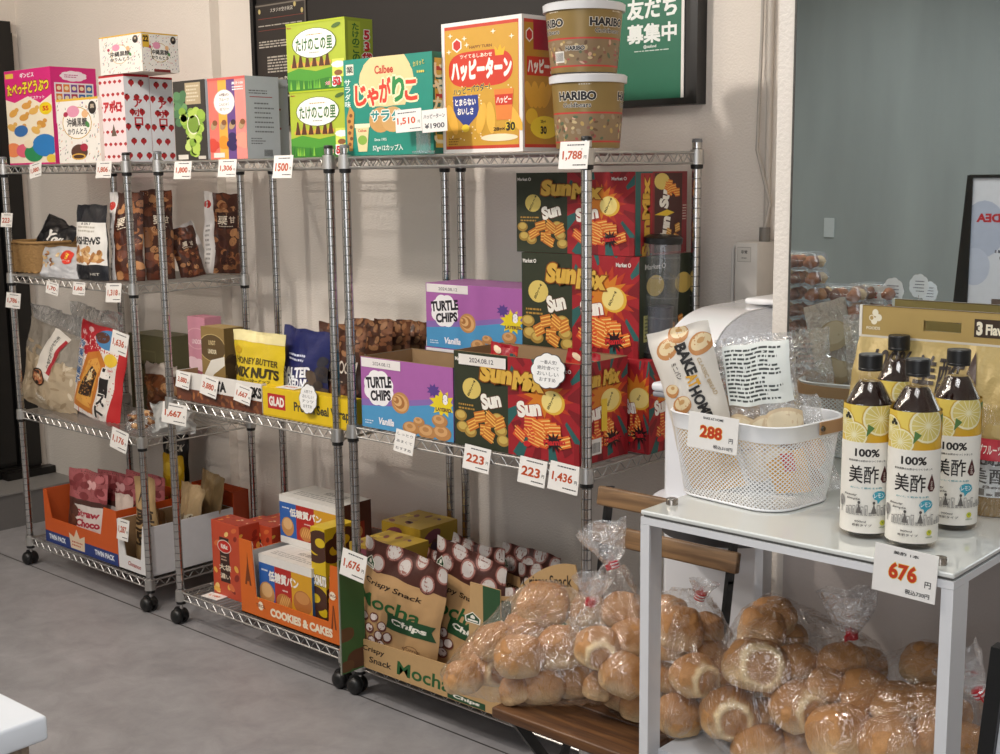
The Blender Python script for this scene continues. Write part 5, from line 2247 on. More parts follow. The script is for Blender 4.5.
pouch('kraft_bag', 'dark kraft bag leaning behind the picture bag', 'kraft bag', Vector((wA.x + ww - .085, .28, Z5 + .02)), .105, .30, .04, taper=-.4, base='#8d7653', crump=.010, tilt=.05, roll=.16)
A0 = Vector((XA + .56, .372, Z5))
carton('orange_panel_box', 'orange tray back showing above the kraft bags', 'display tray', A0, .26, .07, .235, 0, ('#c24a1c', '#a83f18', '#b8481c'), openbox=True, inner=M('#a8431a', .7))
pouch('yellow_bag', 'yellow snack bag under black lettering behind the right post of the left rack', 'snack bag', Vector((XA + .47, .33, Z5 + .001)), .14, .33, .05, base='#c99f1c', art=lambda A: (A.ell(.5, .82, .12, .08, '#dcb83a'), A.lines(.2, .3, .8, .5, 3, '#5a4a1c')), crump=.01)
pouch('black_bag', 'black snack bag with pale writing just below the third shelf', 'snack bag', Vector((XA + .40, .39, Z5 + .001)), .17, .40, .05, base='#1d1b1d', art=lambda A: A.text('BLACK', .5, .85, .07, '#c9c2b4', w=.7, bold=.03, slant=.3), crump=.01)

# ================================================================== right rack, middle shelf
Z6 = ZC1 + .0015


def turtle(A):
    A.poly([(0, 0), (1, 0), (1, .58), (.7, .5), (.35, .42), (0, .38)], '#4f97c6')
    A.poly([(0, .30), (.4, .36), (1, .55), (1, 1), (0, 1)], '#a862a6')
    A.poly([(0, .30), (.4, .36), (1, .52), (1, .6), (.4, .44), (0, .4)], '#8a6cb0')
    A.cloud(.2, .58, .21, .235, '#f3f0f2', n=8)
    A.text('TURTLE', .2, .66, .16, '#1c1722', w=.29, bold=.05, rot=6)
    A.text('CHIPS', .22, .48, .15, '#1c1722', w=.23, bold=.05, rot=6)
    A.rect(.02, .92, .06, .95, '#f3e3ea')
    A.text('Market O', .08, .88, .035, '#f3e8f0', w=.11, bold=.02)
    A.ell(.44, .42, .13, .15, '#c08a54')
    for k in range(5):
        A.ell(.44 - .015 * k, .42 + .01 * k, .10 - .02 * k, .12 - .024 * k, ['#d8a870', '#a8703c', '#dcb078', '#a8703c', '#d8a870'][k], rot=20)
    A.star(.89, .5, .19, .12, 11, '#e8d028')
    A.star(.80, .66, .1, .06, 9, '#5a3f8a')
    A.text('8', .92, .56, .14, '#f4f0f0', w=.05, bold=.07, out='#3c2c5c')
    A.text('LAYERED', .9, .42, .05, '#5a2c3c', w=.16, bold=.04)
    for x, y, r in ((.55, .09, .12), (.72, .08, .13), (.88, .1, .13), (.86, .26, .11), (.64, .2, .08)):
        A.ell(x, y, r, r * .8, '#b98450')
        A.ell(x - .01, y + .02, r * .7, r * .55, '#d6a670')
        A.ell(x - .01, y + .03, r * .35, r * .25, '#b98450')
    A.text('Vanilla', .28, .12, .1, '#f3f0f6', w=.18, bold=.04, slant=.2)
    A.lines(.04, .05, .15, .12, 2, '#dceaf4')
    A.rect(.01, .86, .45, .99, '#e9e4e2')
    A.text('2024.08.12', .24, .92, .05, '#8a8588', w=.2)


def chip_rows(A, cx, cy, r, cols, s=1, sd=0):
    rs = random.Random(sd)
    for k in range(7):
        x, y = cx + rs.uniform(-1, 1) * .12, cy + rs.uniform(-1, 1) * .1
        q = rs.uniform(50, 120)
        A.rect(x - .045, y - .05 * s, x + .045, y + .05 * s, cols[0], rot=q - 90)
        for t in (-.03, 0, .03):
            A.rect(x - .045, y + t * s - .006, x + .045, y + t * s + .006, cols[1], rot=q - 90)


def dark_half(A, x0=0, x1=.45):
    W = x1 - x0
    A.rect(x0, 0, x1, 1, '#2f3524')
    A.ell(x0 + W * .33, .62, .105, .11, '#d8c068')
    A.text('80g×4', x0 + W * .33, .62, .04, '#3c3418', w=W * .26, rot=60, bold=.02)
    A.text('Sun', x0 + W * .68, .52, .17, '#f3efe4', w=W * .36, bold=.06, out='#6a3c1c', outw=.03, rot=14)
    A.lines(x0 + W * .08, .38, x0 + W * .5, .46, 2, '#b58a3c')
    for (x, y) in ((.15, .2), (.3, .16), (.12, .32), (.86, .22), (.8, .34), (.9, .12)):
        A.ell(x0 + W * x, y, .07, .06, '#a8843c')
        A.ell(x0 + W * x, y + .01, .05, .04, '#cdb05c')
    chip_rows(A, x0 + W * .6, .25, .1, ('#c8742c', '#efc060'), 1.2, 5)


def red_half(A, x0=.45, x1=1, sd=1):
    W = x1 - x0
    rs = random.Random(sd)
    A.rect(x0, 0, x1, 1, '#9e1f28')
    cx, cy = x0 + W * .52, .62
    for k in range(17):
        q = 2 * PI * k / 17 + .1
        if math.sin(q) > .94:
            continue
        d1, d2 = rs.uniform(.3, .44), rs.uniform(.55, .9)
        p = []
        for dd, e in ((d1, -.05), (d2, -.11), (d2, .10), (d1, .06)):
            x = cx + dd * math.cos(q + e) * W * 1.0
            y = cy + dd * math.sin(q + e)
            p.append((min(x1, max(x0, x)), y))
        A.poly(p, '#2c5f5c' if k % 2 else '#7c1820')
    A.star(cx, cy, .30, .17, 14, '#b83a20')
    A.star(cx, cy + .02, .22, .12, 12, '#d07c24')
    A.ell(cx + W * .12, cy - .03, .12, .12, '#dfb03c')
    A.ell(cx + W * .1, .6, .105, .11, '#ecd684')
    A.text('80g×4', cx + W * .1, .6, .04, '#3c3418', w=W * .2, rot=60, bold=.02)
    A.text('Sun', x0 + W * .3, .50, .17, '#f6efe4', w=W * .34, bold=.06, out='#8a1c1c', outw=.03, rot=10)
    chip_rows(A, x0 + W * .32, .28, .1, ('#d8502c', '#f0b860'), 1.2, 9)
    chip_rows(A, x0 + W * .62, .3, .1, ('#e0702c', '#f4c870'), 1.2, 12)
    A.star(x0 + W * .66, .2, .11, .05, 11, '#2a1418')
    A.text('Flamin', x0 + W * .66, .2, .06, '#c8282c', w=W * .3, bold=.04, rot=8)
    A.ell(x0 + W * .28, .14, .04, .03, '#c8282c')
    A.rect(x0 + W * .93, .0, x1, .22, '#8a1820')


def title(A):
    A.text('Sun', .36, .81, .2, '#d8ad48', w=.26, bold=.07, out='#8a4a14', outw=.05, slant=.15)
    A.text('Mix', .62, .77, .19, '#d8ad48', w=.25, bold=.07, out='#8a4a14', outw=.05, slant=.15)


def sunmix(A):
    dark_half(A)
    red_half(A)
    title(A)
    A.text('Market O', .08, .92, .04, '#e8e4dc', w=.12, bold=.03)
    A.text('Market O', .88, .92, .04, '#e8e4dc', w=.12, bold=.03)


def sunmix_lab(A):
    sunmix(A)
    A.rect(.05, .865, .44, .975, '#e6e2dc')
    A.text('2024.08.12', .24, .92, .05, '#6a6668', w=.2)


def sun_side(A):
    A.rect(0, 0, .5, 1, '#9c1f28')
    red_half(A, 0, 1, 7)
    A.text('Sun Mix', .45, .83, .16, '#d8ad48', w=.75, bold=.07, out='#8a4a14', outw=.05, slant=.15)
    A.text('Sun', .1, .55, .12, '#f6efe4', w=.2, bold=.06)
    A.rect(.42, .3, .54, .62, '#e8c43c')
    A.rect(.12, .08, .42, .24, '#e6e2dc')
    for k in range(9):
        A.rect(.16 + k * .026, .1, .172 + k * .026, .2, '#1c1a1c')


def vert_side(A):
    A.rect(0, 0, 1, 1, '#8a2c30')
    A.rect(.0, 0, .32, 1, '#2c5f5a')
    A.rect(.1, .02, .32, .98, '#a3272c')
    A.vtext('XiMnuS', .2, .45, .8, '#d8a83c', bold=.06) if False else A.text('SunMix', .2, .45, .16, '#d8a83c', w=.9, rot=90, bold=.06, out='#6a2c14')
    A.rect(.36, .02, .9, .98, '#4c2a26')
    A.text('Sun', .56, .72, .2, '#f3efe4', w=.3, rot=80, bold=.06)
    A.text('Sun', .56, .3, .2, '#f3efe4', w=.3, rot=80, bold=.06)
    A.ell(.5, .88, .1, .1, '#d8c068')
    A.poly([(.36, .48), (.6, .54), (.75, .5), (.6, .46)], '#e8c43c')
    chip_rows(A, .72, .75, .1, ('#d8702c', '#efc060'), 1, 3)
    chip_rows(A, .7, .25, .1, ('#c8843c', '#efd080'), 1, 4)
    A.lines(.9, .4, .98, .6, 6, '#e8d8c8')


def dark_side(A):
    A.rect(0, 0, 1, 1, '#2f3524')
    A.text('Market O', .3, .9, .05, '#d8d4cc', w=.4)
    A.ell(.3, .72, .09, .1, '#cdb05c')
    A.ell(.85, .72, .09, .1, '#cdb05c')
    A.rect(.08, .2, .3, .45, '#b9b46c')
    A.lines(.1, .22, .28, .43, 6, '#5a5838')
    chip_rows(A, .7, .3, .1, ('#c8742c', '#efc060'), 1, 4)


A0, w, ang, h, d = stand(362.5, 455, .012, Z6, 356, 0, 500)
carton('turtle_chip_box', 'open purple and blue chips box at the front left of the right rack shelf', 'snack box', A0, w - .004, .20, h, 0, ('#a862a6', '#4f97c6', '#a862a6'), {'front': turtle}, openbox=True)
A1, w, ang, h, d = stand(455.3, 580.5, .006, Z6, 350, 0, 627)
carton('mix_snack_box', 'open dark and red mixed snack box at the front, with a handwritten cloud card', 'snack box', A1, w, d, h, 0, ('#a8242c', '#8f2028', '#a8242c'), {'front': sunmix_lab, 'right': sun_side}, openbox=True)
sunh = h
# the turtle box at the back, on the shelf behind the open boxes
A2 = Vector((0, .262, Z6))
A2, w, ang, h, d = stand(427, 523, .262, Z6, 300, 0, 560)
base_h = hz(A2, 346)
carton('turtle_chip_box', 'purple and blue chips box hidden in the back row under another one', 'snack box', A2, w, .17, base_h, 0, ('#a862a6', '#4f97c6', '#a862a6'), {'front': turtle}, group='closed purple chips boxes')
A3 = A2.copy()
A3.z += base_h + .001
A3, w3, ang, h3 = stand(427, 524, .262, A3.z, 282.5, 0)
carton('turtle_chip_box', 'purple and blue chips box standing in the back row beside the red snack stack', 'snack box', A3, w3, .17, h3, 0, ('#a862a6', '#4f97c6', '#b070ac'), {'front': turtle}, group='closed purple chips boxes')
# the stack of closed mixed snack boxes
SY = .235
A4, w4, ang, ha, d4 = stand(523, 640, SY, Z6, 352, 0, 690)
d4 = min(d4, DD - SY + .06)
h4 = ha
carton('mix_snack_box', 'closed mixed snack box at the bottom of the stack, mostly hidden by the open box', 'snack box', A4, w4, d4, h4, 0, ('#a8242c', '#8f2028', '#a8242c'), {'front': sunmix, 'right': sun_side}, group='stacked mixed snack boxes')
z = Z6 + h4 + .001
A5, w5, ang, h5 = stand(522.5, 639, SY, z, 252, 0)
carton('mix_snack_box', 'closed mixed snack box in the middle of the stack', 'snack box', A5, w5, d4, h5, 0, ('#a8242c', '#2f3524', '#a8242c'), {'front': sunmix, 'right': dark_side}, group='stacked mixed snack boxes')
z += h5 + .001
A6, w6, ang, h6 = stand(517, 635, SY, z, 173, 0)
carton('mix_snack_box', 'closed mixed snack box topmost of the stack, just under the top shelf', 'snack box', A6, w6, d4, min(h6, TOPZ - .036 - z), 0, ('#a8242c', '#8a2c30', '#a8242c'), {'front': sunmix, 'right': vert_side}, group='stacked mixed snack boxes')
# red box at the right end and clear tube on it
A7 = Vector((A1.x + w - .0, .245, Z6))
print('right end', A7, A4, w4, A4.x + w4, XC + WA)

# clear tumbler-like tube
tp = at(646, 366, 'Y', .12)
bx = Vector((2.735, .13, Z6))
hbx = hz(bx, 359)
carton('mix_snack_box', 'red and teal snack box at the right shelf edge under the clear tube', 'snack box', Vector((2.706, .215, Z6)), .078, .17, hz(Vector((2.706, .215, Z6)), 359), 0, ('#a8242c', '#a8242c', '#a8242c'), {'front': lambda A: red_half(A, 0, 1, 5), 'right': lambda A: red_half(A, 0, 1, 6)})
zt_ = Z6 + hz(Vector((2.706, .215, Z6)), 359) + .001
cx_, cy_ = 2.75, .30
cx_ = bis(lambda x: pix((x, cy_, zt_))[0], 658, 2, 3.4)
root = empty('clear_tube', (cx_, cy_, zt_), 0, 'tall clear plastic tube with a black lid beside the right rack post', 'tube container')
ht = hz(Vector((cx_, cy_, zt_)), 235)
T = Matrix.Rotation(.045, 4, 'Y')
rt_ = 17.5 / F * (Vector((cx_, cy_, zt_)) - CAM).dot(FW)
mb = MB()
mb.lathe([(rt_ - .003, .012), (rt_, .012), (rt_, ht - .02), (rt_ - .003, ht - .02)], ACRYL, 36, T=T, cap=False)
for k in range(4):
    mb.lathe([(rt_ - .0005, .1 + .05 * k), (rt_ + .0008, .102 + .05 * k), (rt_ - .0005, .104 + .05 * k)], ACRYL, 36, T=T, cap=False)
mb.build('clear_wall', root, smooth=40)
mb = MB()
mb.lathe([(.0001, 0), (rt_ + .002, 0), (rt_ + .002, .012), (.0001, .012)], BLACKP, 36, T=T)
mb.build('black_base', root, smooth=40)
mb = MB()
mb.lathe([(.0001, ht - .02), (rt_ + .003, ht - .02), (rt_ + .004, ht - .006), (rt_ - .004, ht), (.0001, ht)], BLACKP, 36, T=T)
mb.build('black_lid', root, smooth=40)
mb = MB()
mb.lathe([(.0001, .014), (rt_ * .75, .014), (rt_ * .75, ht * .42), (.0001, ht * .42)], M('#3a3a44', .4), 24, T=T)
mb.build('dark_contents', root, smooth=40)
# loose red packets in the open box
for k, (x, y) in enumerate(((.08, .05), (.33, .06))):
    pouch('red_packet', ('small red packet sticking up in the open mixed snack box, left of the cloud card', 'small red packet sticking up in the open mixed snack box, right of the cloud card')[k], 'snack packet', A1 + Vector((x, y + .012, .006)), .1, sunh + .012, .03, base='#a8202c', art=lambda A: nuts(A, 10, .1, .9, .7, .95, ['#e8d0b0', '#c83a2c', '#2c5f5a'], .05, .5, 4), crump=.008, kind='pillow', roll=.1)

# ================================================================== right rack, bottom shelf: mocha chips
Z7 = ZC0 + .0015
GRN = M('#33502f', .55, 0, 0, 8, .12)


def camo(A):
    A.rect(0, 0, 1, 1, '#41693a')
    for k, (x, y, r) in enumerate(((.15, .34, .10), (.75, .10, .14), (.2, .06, .08))):
        A.cloud(x, y, r, r * .6, '#5a3a2a' if k % 2 else '#6b4a30', n=4)


def mocha_front(A):
    A.rect(0, 0, 1, 1, '#bd9a6a')
    A.text('Crispy', .1, .44 * .36 / .5 + .05, .085, '#2a1c12', w=.15, bold=.02, slant=.15)
    A.text('Snack', .15, .20, .085, '#2a1c12', w=.15, bold=.02, slant=.15)
    A.text('Mocha', .39, .19, .17, '#1f5a2c', w=.32, bold=.08, slant=.1)
    A.poly([(.53, .03), (.75, .03), (.78, .08), (.76, .14), (.53, .14)], '#1f4a2a')
    A.text('Chips', .64, .085, .075, '#f0ece0', w=.16, bold=.04, slant=.2)


def emblem(A, x, y, s, c='#1f4a2a', w='#f0ece0'):
    A.poly([(x - s, y - s * .9), (x + s, y - s * .9), (x + s * 1.1, y + s * .1), (x, y + s * 1.1), (x - s * 1.1, y + s * .1)], w)
    A.poly([(x - s * .85, y - s * .75), (x + s * .85, y - s * .75), (x + s * .93, y + s * .05), (x, y + s * .93), (x - s * .93, y + s * .05)], c)
    A.poly([(x - s * .3, y - s * .1), (x + s * .3, y - s * .1), (x + s * .3, y + s * .3), (x, y + s * .6), (x - s * .3, y + s * .3)], w)
    A.rect(x - s * .7, y - s * .6, x + s * .7, y - s * .3, w)


# wide kraft tray standing a little forward of the shelf edge
fx0 = bis(lambda x: pix((x, -.035, Z7))[0], 353.5, 1, 3)
fx1 = bis(lambda x: pix((x, -.035, Z7))[0], 501.7, 1, 4)
mA = Vector((fx0, -.035, Z7 + .0))
mw = fx1 - fx0
mh = hz(Vector((fx1 - .03, -.035, Z7)), 588)
mlip = hz(mA + Vector((.02, 0, 0)), 637)
mb = MB()
KR = M('#bd9a6a', .65, 0, .05, 60, .05)
t = .0035
md = .40
mb.box(0, .04, 0, mw, md, .004, KRAFT_IN)
pts = [(0.0, 0), (mw, 0), (mw, mh), (mw - .105, mh), (mw - .118, mlip * 1.15), (.03, mlip), (.012, mlip * 1.12), (0, mlip)]
mb.prism(pts, 0, t, KR)
mb.box(t, t, 0, mw - t, .04, .004, KRAFT_IN)
A = Art(mb, lambda x, y, o: (x * mw, -o, y * mh), mw, mh)
A.text('Crispy', .15, mlip / mh * .70, mlip / mh * .24, '#2a1c12', w=.16, bold=.02, slant=.15)
A.text('Snack', .20, mlip / mh * .36, mlip / mh * .22, '#2a1c12', w=.16, bold=.02, slant=.15)
A.text('Mocha', .50, mlip / mh * .42, mlip / mh * .48, '#1f5a2c', w=.36, bold=.018, slant=.1)
A.rect(.66, mlip / mh * .02, .90, mlip / mh * .24, '#1f4a2a')
A.text('Chips', .78, mlip / mh * .14, mlip / mh * .15, '#f0ece0', w=.17, bold=.04, slant=.2)
emblem(A, .83, .72, .045)
A.rect(.895, .62, 1, 1, '#2c5030')
tag(mb.build('mocha_tray', loc=mA), 'long kraft display tray with green Mocha lettering on the bottom shelf', 'display tray')
# green camouflage panel closing the left end
mb = MB()
gy0, gy1 = -.115, -.018
gx_ = bis(lambda x: pix((x, gy0, Z7 + .1))[0], 341.5, 1, 3)
gy1 = bis(lambda y: pix((gx_, y, Z7 + .1))[0], 365, gy0, .3)
gA = Vector((gx_, gy0, Z7))
gh = hz(gA, 561)
gd = min(gy1 - gy0, -.018 - gy0 + .0)
mb.box(-.004, 0, 0, 0, gd, gh, M('#35542f', .5))
mb.box(-.0045, -.003, 0, .0005, 0, gh, M('#8a8f82', .4))
A = Art(mb, lambda x, y, o: (o, x * gd, y * gh), gd, gh, step=.00003)
camo(A)
tag(mb.build('camouflage_panel', loc=gA), 'green and brown camouflage card panel at the left end of the mocha tray', 'card panel')


def mochabag(A):
    A.rect(0, 0, 1, .74, '#bc9668')
    n0 = A.n
    for k, (x, y) in enumerate(((.2, .82), (.5, .86), (.8, .8), (.35, .95), (.66, .97), (.95, .93), (.05, .95))):
        A.n = n0 + (k % 3) * 3
        A.ell(x, y, .075, .085, '#5a2c26')
        A.ell(x, y, .066, .075, '#9c6a60')
        A.ell(x, y, .052, .06, '#c7bfba')
    A.n = n0 + 10
    emblem(A, .11, .8, .055)
    A.text('Crispy Snack', .44, .645, .055, '#2a1c12', w=.7, bold=.015, slant=.15)
    A.text('Mocha', .42, .5, .12, '#1f5a2c', w=.8, bold=.018, slant=.12)
    A.poly([(.45, .33), (.98, .35), (.94, .42), (.97, .47), (.45, .45)], '#1f4a2a')
    A.text('Chips', .7, .4, .06, '#f0ece0', w=.4, bold=.04, slant=.2)
    for k, (x, y) in enumerate(((.15, .33), (.28, .36), (.4, .31), (.12, .22), (.25, .25), (.38, .22), (.5, .25), (.3, .15), (.44, .16), (.16, .14), (.06, .28))):
        A.ell(x, y, .05, .045, '#6a3a30', rot=20)
        A.ell(x, y + .004, .038, .032, '#d9cdc8', rot=20)
    A.ring(.78, .22, .06, .045, '#6a4a30', '#bc9668', .9)
    A.text('COFFEE', .78, .23, .018, '#6a4a30', w=.18)


for k, (bl, br, top, tl, rl, lab) in enumerate((
        (354, 436, 538, .10, .10, 'kraft mocha chips bag, nearest one at the left of the tray'),
        (418, 488, 538, .1, .16, 'kraft mocha chips bag, second one half hidden behind the nearest bag'),
)):
    ypouch(bl, br, .0 + .07 * k, Z7 + .006, top, .07, id=('mocha_chip_bag', lab, 'snack bag'), base=lambda u, v: '#bc9668' if v < .74 else '#4a2a24', art=mochabag, tilt=tl, roll=rl, crump=.008, group='mocha chip bags')
for k, (x, y, hh, rl, an, lab) in enumerate(((.12, .20, .29, .05, 0, 'third mocha chips bag behind the two front ones'),
                                            (.26, .22, .33, -.06, .1, 'mocha chips bag leaning left at the middle of the tray'),
                                            (.36, .13, .27, .03, -.1, 'mocha chips bag behind the raised kraft corner of the tray'),
                                            (.36, .29, .33, .08, .1, 'mocha chips bag at the back of the tray, its brown top standing highest'),
                                            (.14, .28, .315, .12, 0, 'mocha chips bag in the back row near the yellow boxes'),
                                            (.48, .27, .30, -.1, 0, 'mocha chips bag at the back behind the curved header'))):
    pouch('mocha_chip_bag', lab, 'snack bag', Vector((mA.x + x, mA.y + y, Z7 + .006)), .2, hh, .06, ang=an, roll=rl, tilt=.08, base=lambda u, v: '#bc9668' if v < .70 else '#4a2a24', art=mochabag, crump=.011, group='mocha chip bags')
# second kraft tray with an arched header
x1 = bis(lambda x: pix((x, .012, Z7 + .1))[0], 496, 1, 4)
hA = Vector((x1 + .012, .0, Z7))
hw = bis(lambda x: pix((hA.x + x, .0, Z7 + .2))[0], 578, 0, 1)
hw = min(hw, XC + WA - .02 - hA.x)
top1, top2 = hz(hA, 588), hz(hA + Vector((hw, 0, 0)), 566)
pts = [(0, 0), (hw, 0), (hw, top2 * .93)]
for k in range(11):
    t_ = k / 10
    pts.append((hw * (.97 - .72 * t_), top1 + (top2 - top1) * math.cos(t_ * PI / 2) ** .8 + .0 * t_))
pts += [(hw * .22, top1 * .97), (0, top1 * .93)]
mb = MB()
mb.prism(pts, 0, .0035, KR)
mb.box(.001, .0036, 0, hw - .001, .3, .004, KRAFT_IN)
mb.box(0, .0036, .0042, .003, .3, top1 * .8, GRN)
A = Art(mb, lambda x, y, o: (x * hw, -o, y * top2), hw, top2)
A.poly([(0, 0), (.2, 0), (.2, top1 / top2 * .93), (0, top1 / top2 * .9)], '#2c5030')
A.text('Crispy Snack', .64, .855, .09, '#2a1c12', w=.6, bold=.015, slant=.15, rot=12)
A.text('Mocha', .6, .62, .17, '#1f5a2c', w=.6, bold=.045, slant=.12)
tag(mb.build('header_tray', loc=hA), 'kraft tray with an arched Crispy Snack header behind the bagged bread', 'display tray')
for k, (x, y, hh, rl) in enumerate(((.06, .04, .30, -.05), (.17, .05, .31, .0), (.12, .15, .33, -.08))):
    pouch('mocha_chip_bag', ('brown topped mocha chips bag behind the arched header, left one', 'brown topped mocha chips bag behind the arched header, right one', 'brown topped mocha chips bag behind the arched header, back one')[k], 'snack bag', hA + Vector((x, y, .006)), .17, hh, .055, roll=rl, tilt=.06, base=lambda u, v: '#bc9668' if v < .70 else '#4a2a24', art=mochabag, crump=.011, group='mocha chip bags')

# ================================================================== price cards
GP = 'price cards clipped along the shelves'
price(29, 164, 41, 179, -.014, '1,?'.replace('?', '080'), 'price card under the pink biscuit box at the left end of the top shelf', rot=-8)
price(95, 161, 110, 178, -.014, '1,806', 'price card under the strawberry boxes on the top shelf')
price(173, 161, 190, 179, -.014, '1,800', 'price card reading 1,800 under the grape box')
price(217, 159, 235, 177, -.014, '1,306', 'price card reading 1,306 under the fruit jelly box')
price(272, 155, 291, 178, -.014, '1500', 'price card reading 1500 left of the green chocolate boxes')
price(558, 141, 587, 169, -.024, '1,788', 'price card reading 1,788 under the candy buckets')
price(0, 213, 11, 227, -.024, '223', 'price card at the left edge of the frame on the leftmost post')
price(45, 281, 57, 293, -.014, '1,70', 'small price card under the silver foil bag', rot=6)
price(72, 282, 84, 295, -.014, '1,60', 'small price card below the gap between foil bag and cashew pouch')
price(105, 284, 120, 303, -.014, '1,318', 'price card under the first chestnut bag', rot=-3)
price(5, 293, 19, 308, -.024, '1,786', 'price card on the leftmost post beside the third shelf')
price(109, 330, 125, 352, .012, '1,636', 'price card stuck on the red toast pack', rot=8)
price(109, 428, 125, 448, -.014, '1,176', 'price card hanging from the third shelf of the left rack', rot=8)
price(161, 404, 185, 424, -.024, '1,667', 'price card reading 1,667 on the front post of the middle rack')
price(116, 520, 127, 540, -.012, '1,287', 'price card on the corner of the white tray')
price(175, 371, 188, 387, -.012, '3,880', 'price card reading 3,880 at the left end of the low white tray', rot=5)
price(199, 375, 215, 394, -.012, '3,880', 'price card on the low white tray under the chocolate boxes', rot=8)
price(233, 384, 249, 401, -.012, '1,667', 'price card on the low white tray between the letters', rot=8)
price(393, 430, 412, 452, -.014, ('しっとり', 'あまくて', 'おすすめ'), 'handwritten card hanging below the open purple chips box', hand=True, rot=5)
price(462, 446, 488, 470, -.014, '223', 'price card reading 223, the left one of two under the open mixed snack box', rot=3)
price(517, 458, 544, 484, -.014, '223', 'price card reading 223, the right one of two under the open mixed snack box', rot=3)
price(547, 463, 577, 491, -.014, '1,436', 'price card reading 1,436 at the right end of the shelf', rot=3)
price(339, 551, 363, 577, -.119, '1,676', 'price card reading 1,676 on the green camouflage panel', rot=5)
# two cards held by a clear clip stand in front of the teal box
P0, P1 = at(396, 133, 'Y', -.02), at(447, 108, 'Y', -.02)
root = empty('card_stand', (at(422, 158, 'Y', -.02).x, -.02, ZT + .001), 0, 'clear clip stand holding a 1,510 price card and a handwritten card', 'card stand')
mb = MB()
hh = P0.z - (ZT + .001)
mb.rbox(-.022, .0, .0, .022, .012, hh + .01, ACRYL, .003, 2)
mb.rbox(-.03, -.008, -.001, .03, .02, .006, ACRYL, .002, 1)
mb.build('clip', root, smooth=40)
for k, (xa, xb, txt) in enumerate(((396, 421.5, '1,510'), (422.5, 447, None))):
    a, b_ = at(xa, 133, 'Y', -.024), at(xb, 109, 'Y', -.024)
    w, h = b_.x - a.x, b_.z - a.z
    mb = MB()
    mb.box(0, 0, 0, w, .001, h, WHITE)
    A = Art(mb, lambda x, y, o: (x * w, -o, y * h), w, h)
    if txt:
        A.lines(.1, .8, .8, .9, 1, '#44444a', rag=False)
        A.text(txt, .42, .48, .34, '#cf4a12', w=.7, bold=.03)
        A.text('円', .9, .42, .12, '#222222')
        A.lines(.55, .1, .95, .18, 1, '#222222', rag=False)
    else:
        A.text('ハッピーターン', .5, .7, .2, '#44444c', w=.85)
        A.text('¥1900', .5, .28, .24, '#44444c', w=.8)
    mb.build('price_paper', root, loc=(a.x - root.location.x, a.y - root.location.y, a.z - root.location.z), rot=(0, math.radians(-2), 0))
# cloud shaped handwritten cards


def cloud_card(px, py, r_px, Y, label, lines, aspect=1.0, turn=0):
    c = at(px, py, 'Y', Y)
    r = r_px / F * (c - CAM).dot(FW)
    mb = MB()
    N = 72
    def outline(e):
        return [(r * e * 1.25 * (1 + .09 * abs(math.sin(4.5 * 2 * PI * k / N / 1))) * math.cos(2 * PI * k / N), r * aspect * e * (1 + .09 * abs(math.sin(4.5 * 2 * PI * k / N))) * math.sin(2 * PI * k / N)) for k in range(N)]
    mb.prism(outline(1.0), 0, .0012, M('#4a4a4e', .5))
    mb.prism(outline(.955), -.0004, .0, M('#eeeeec', .5))
    A = Art(mb, lambda x, y, o: ((x - .5) * 2.5 * r, -.0004 - o, (y - .5) * 2 * r * aspect), 2.5 * r, 2 * r * aspect)
    for i, ln in enumerate(lines):
        A.text(ln, .5, .76 - .52 * i / max(1, len(lines) - 1), .12, '#3c3c44', w=.66 if i not in (0, len(lines) - 1) else .5, bold=.0)
    o = mb.build('cloud_card', loc=c, rot=(-.1, 0, turn))
    return tag(o, label, 'handwritten card', 'cloud shaped handwritten cards')


cloud_card(548, 371, 17, -.012, 'cloud shaped handwritten card on the open mixed snack box', ('一番人気!', '絶対!食べて', 'おいしい', 'おすすめ'))
cloud_card(308, 399, 10.5, -.006, 'cloud shaped handwritten card on the yellow wrap box', ('人気です', 'おいしい', 'ナッツ', 'おすすめ'), 1.35)
# price papers lying flat
for (px, py, z, nm, lab, tx) in ((214, 596.5, Z4 + .002, 'price_card', 'price card lying flat on the wires of the middle rack bottom shelf', '1,180'),
                             (282, 389, 0, 'price_card', 'price card lying on top of the yellow wrap box', '3,880')):
    if not z:
        z = Z3 + hz(Vector((stand(263.5, 351, .004, Z3, 386, 0)[0])), 386) + .0015
    c = at(px, py, 'Z', z)
    mb = MB()
    mb.box(-.04, -.024, 0, .04, .024, .0012, WHITE)
    A = Art(mb, lambda x, y, o: ((x - .5) * .08, (y - .5) * .048, .0012 + o), .08, .048)
    A.text(tx, .5, .5, .3, '#cf4a12', w=.6, bold=.03)
    c.y = max(c.y, .035)
    tag(mb.build(nm, loc=c, rot=(0, 0, .1)), lab, 'price tag', GP)

# ================================================================== white mesh basket
BX, BY, BA = 3.437, -.383, -.13
root = empty('mesh_basket', (BX, BY, TZ + .0005), BA, 'white perforated metal basket with a tan leather handle on the glass table', 'basket')
BW, BD, BH = .262, .208, .150
WM = M('#ecedee', .35, 0, 0, 40, .01)


def bsurf(t, v, e=0.0):
    s = .86 + .14 * v ** .7
    r = .055
    x, y = rr_pt(t % 1, (BW - 2 * e) * s, (BD - 2 * e) * s, r)
    return Vector((x, y, v * BH))


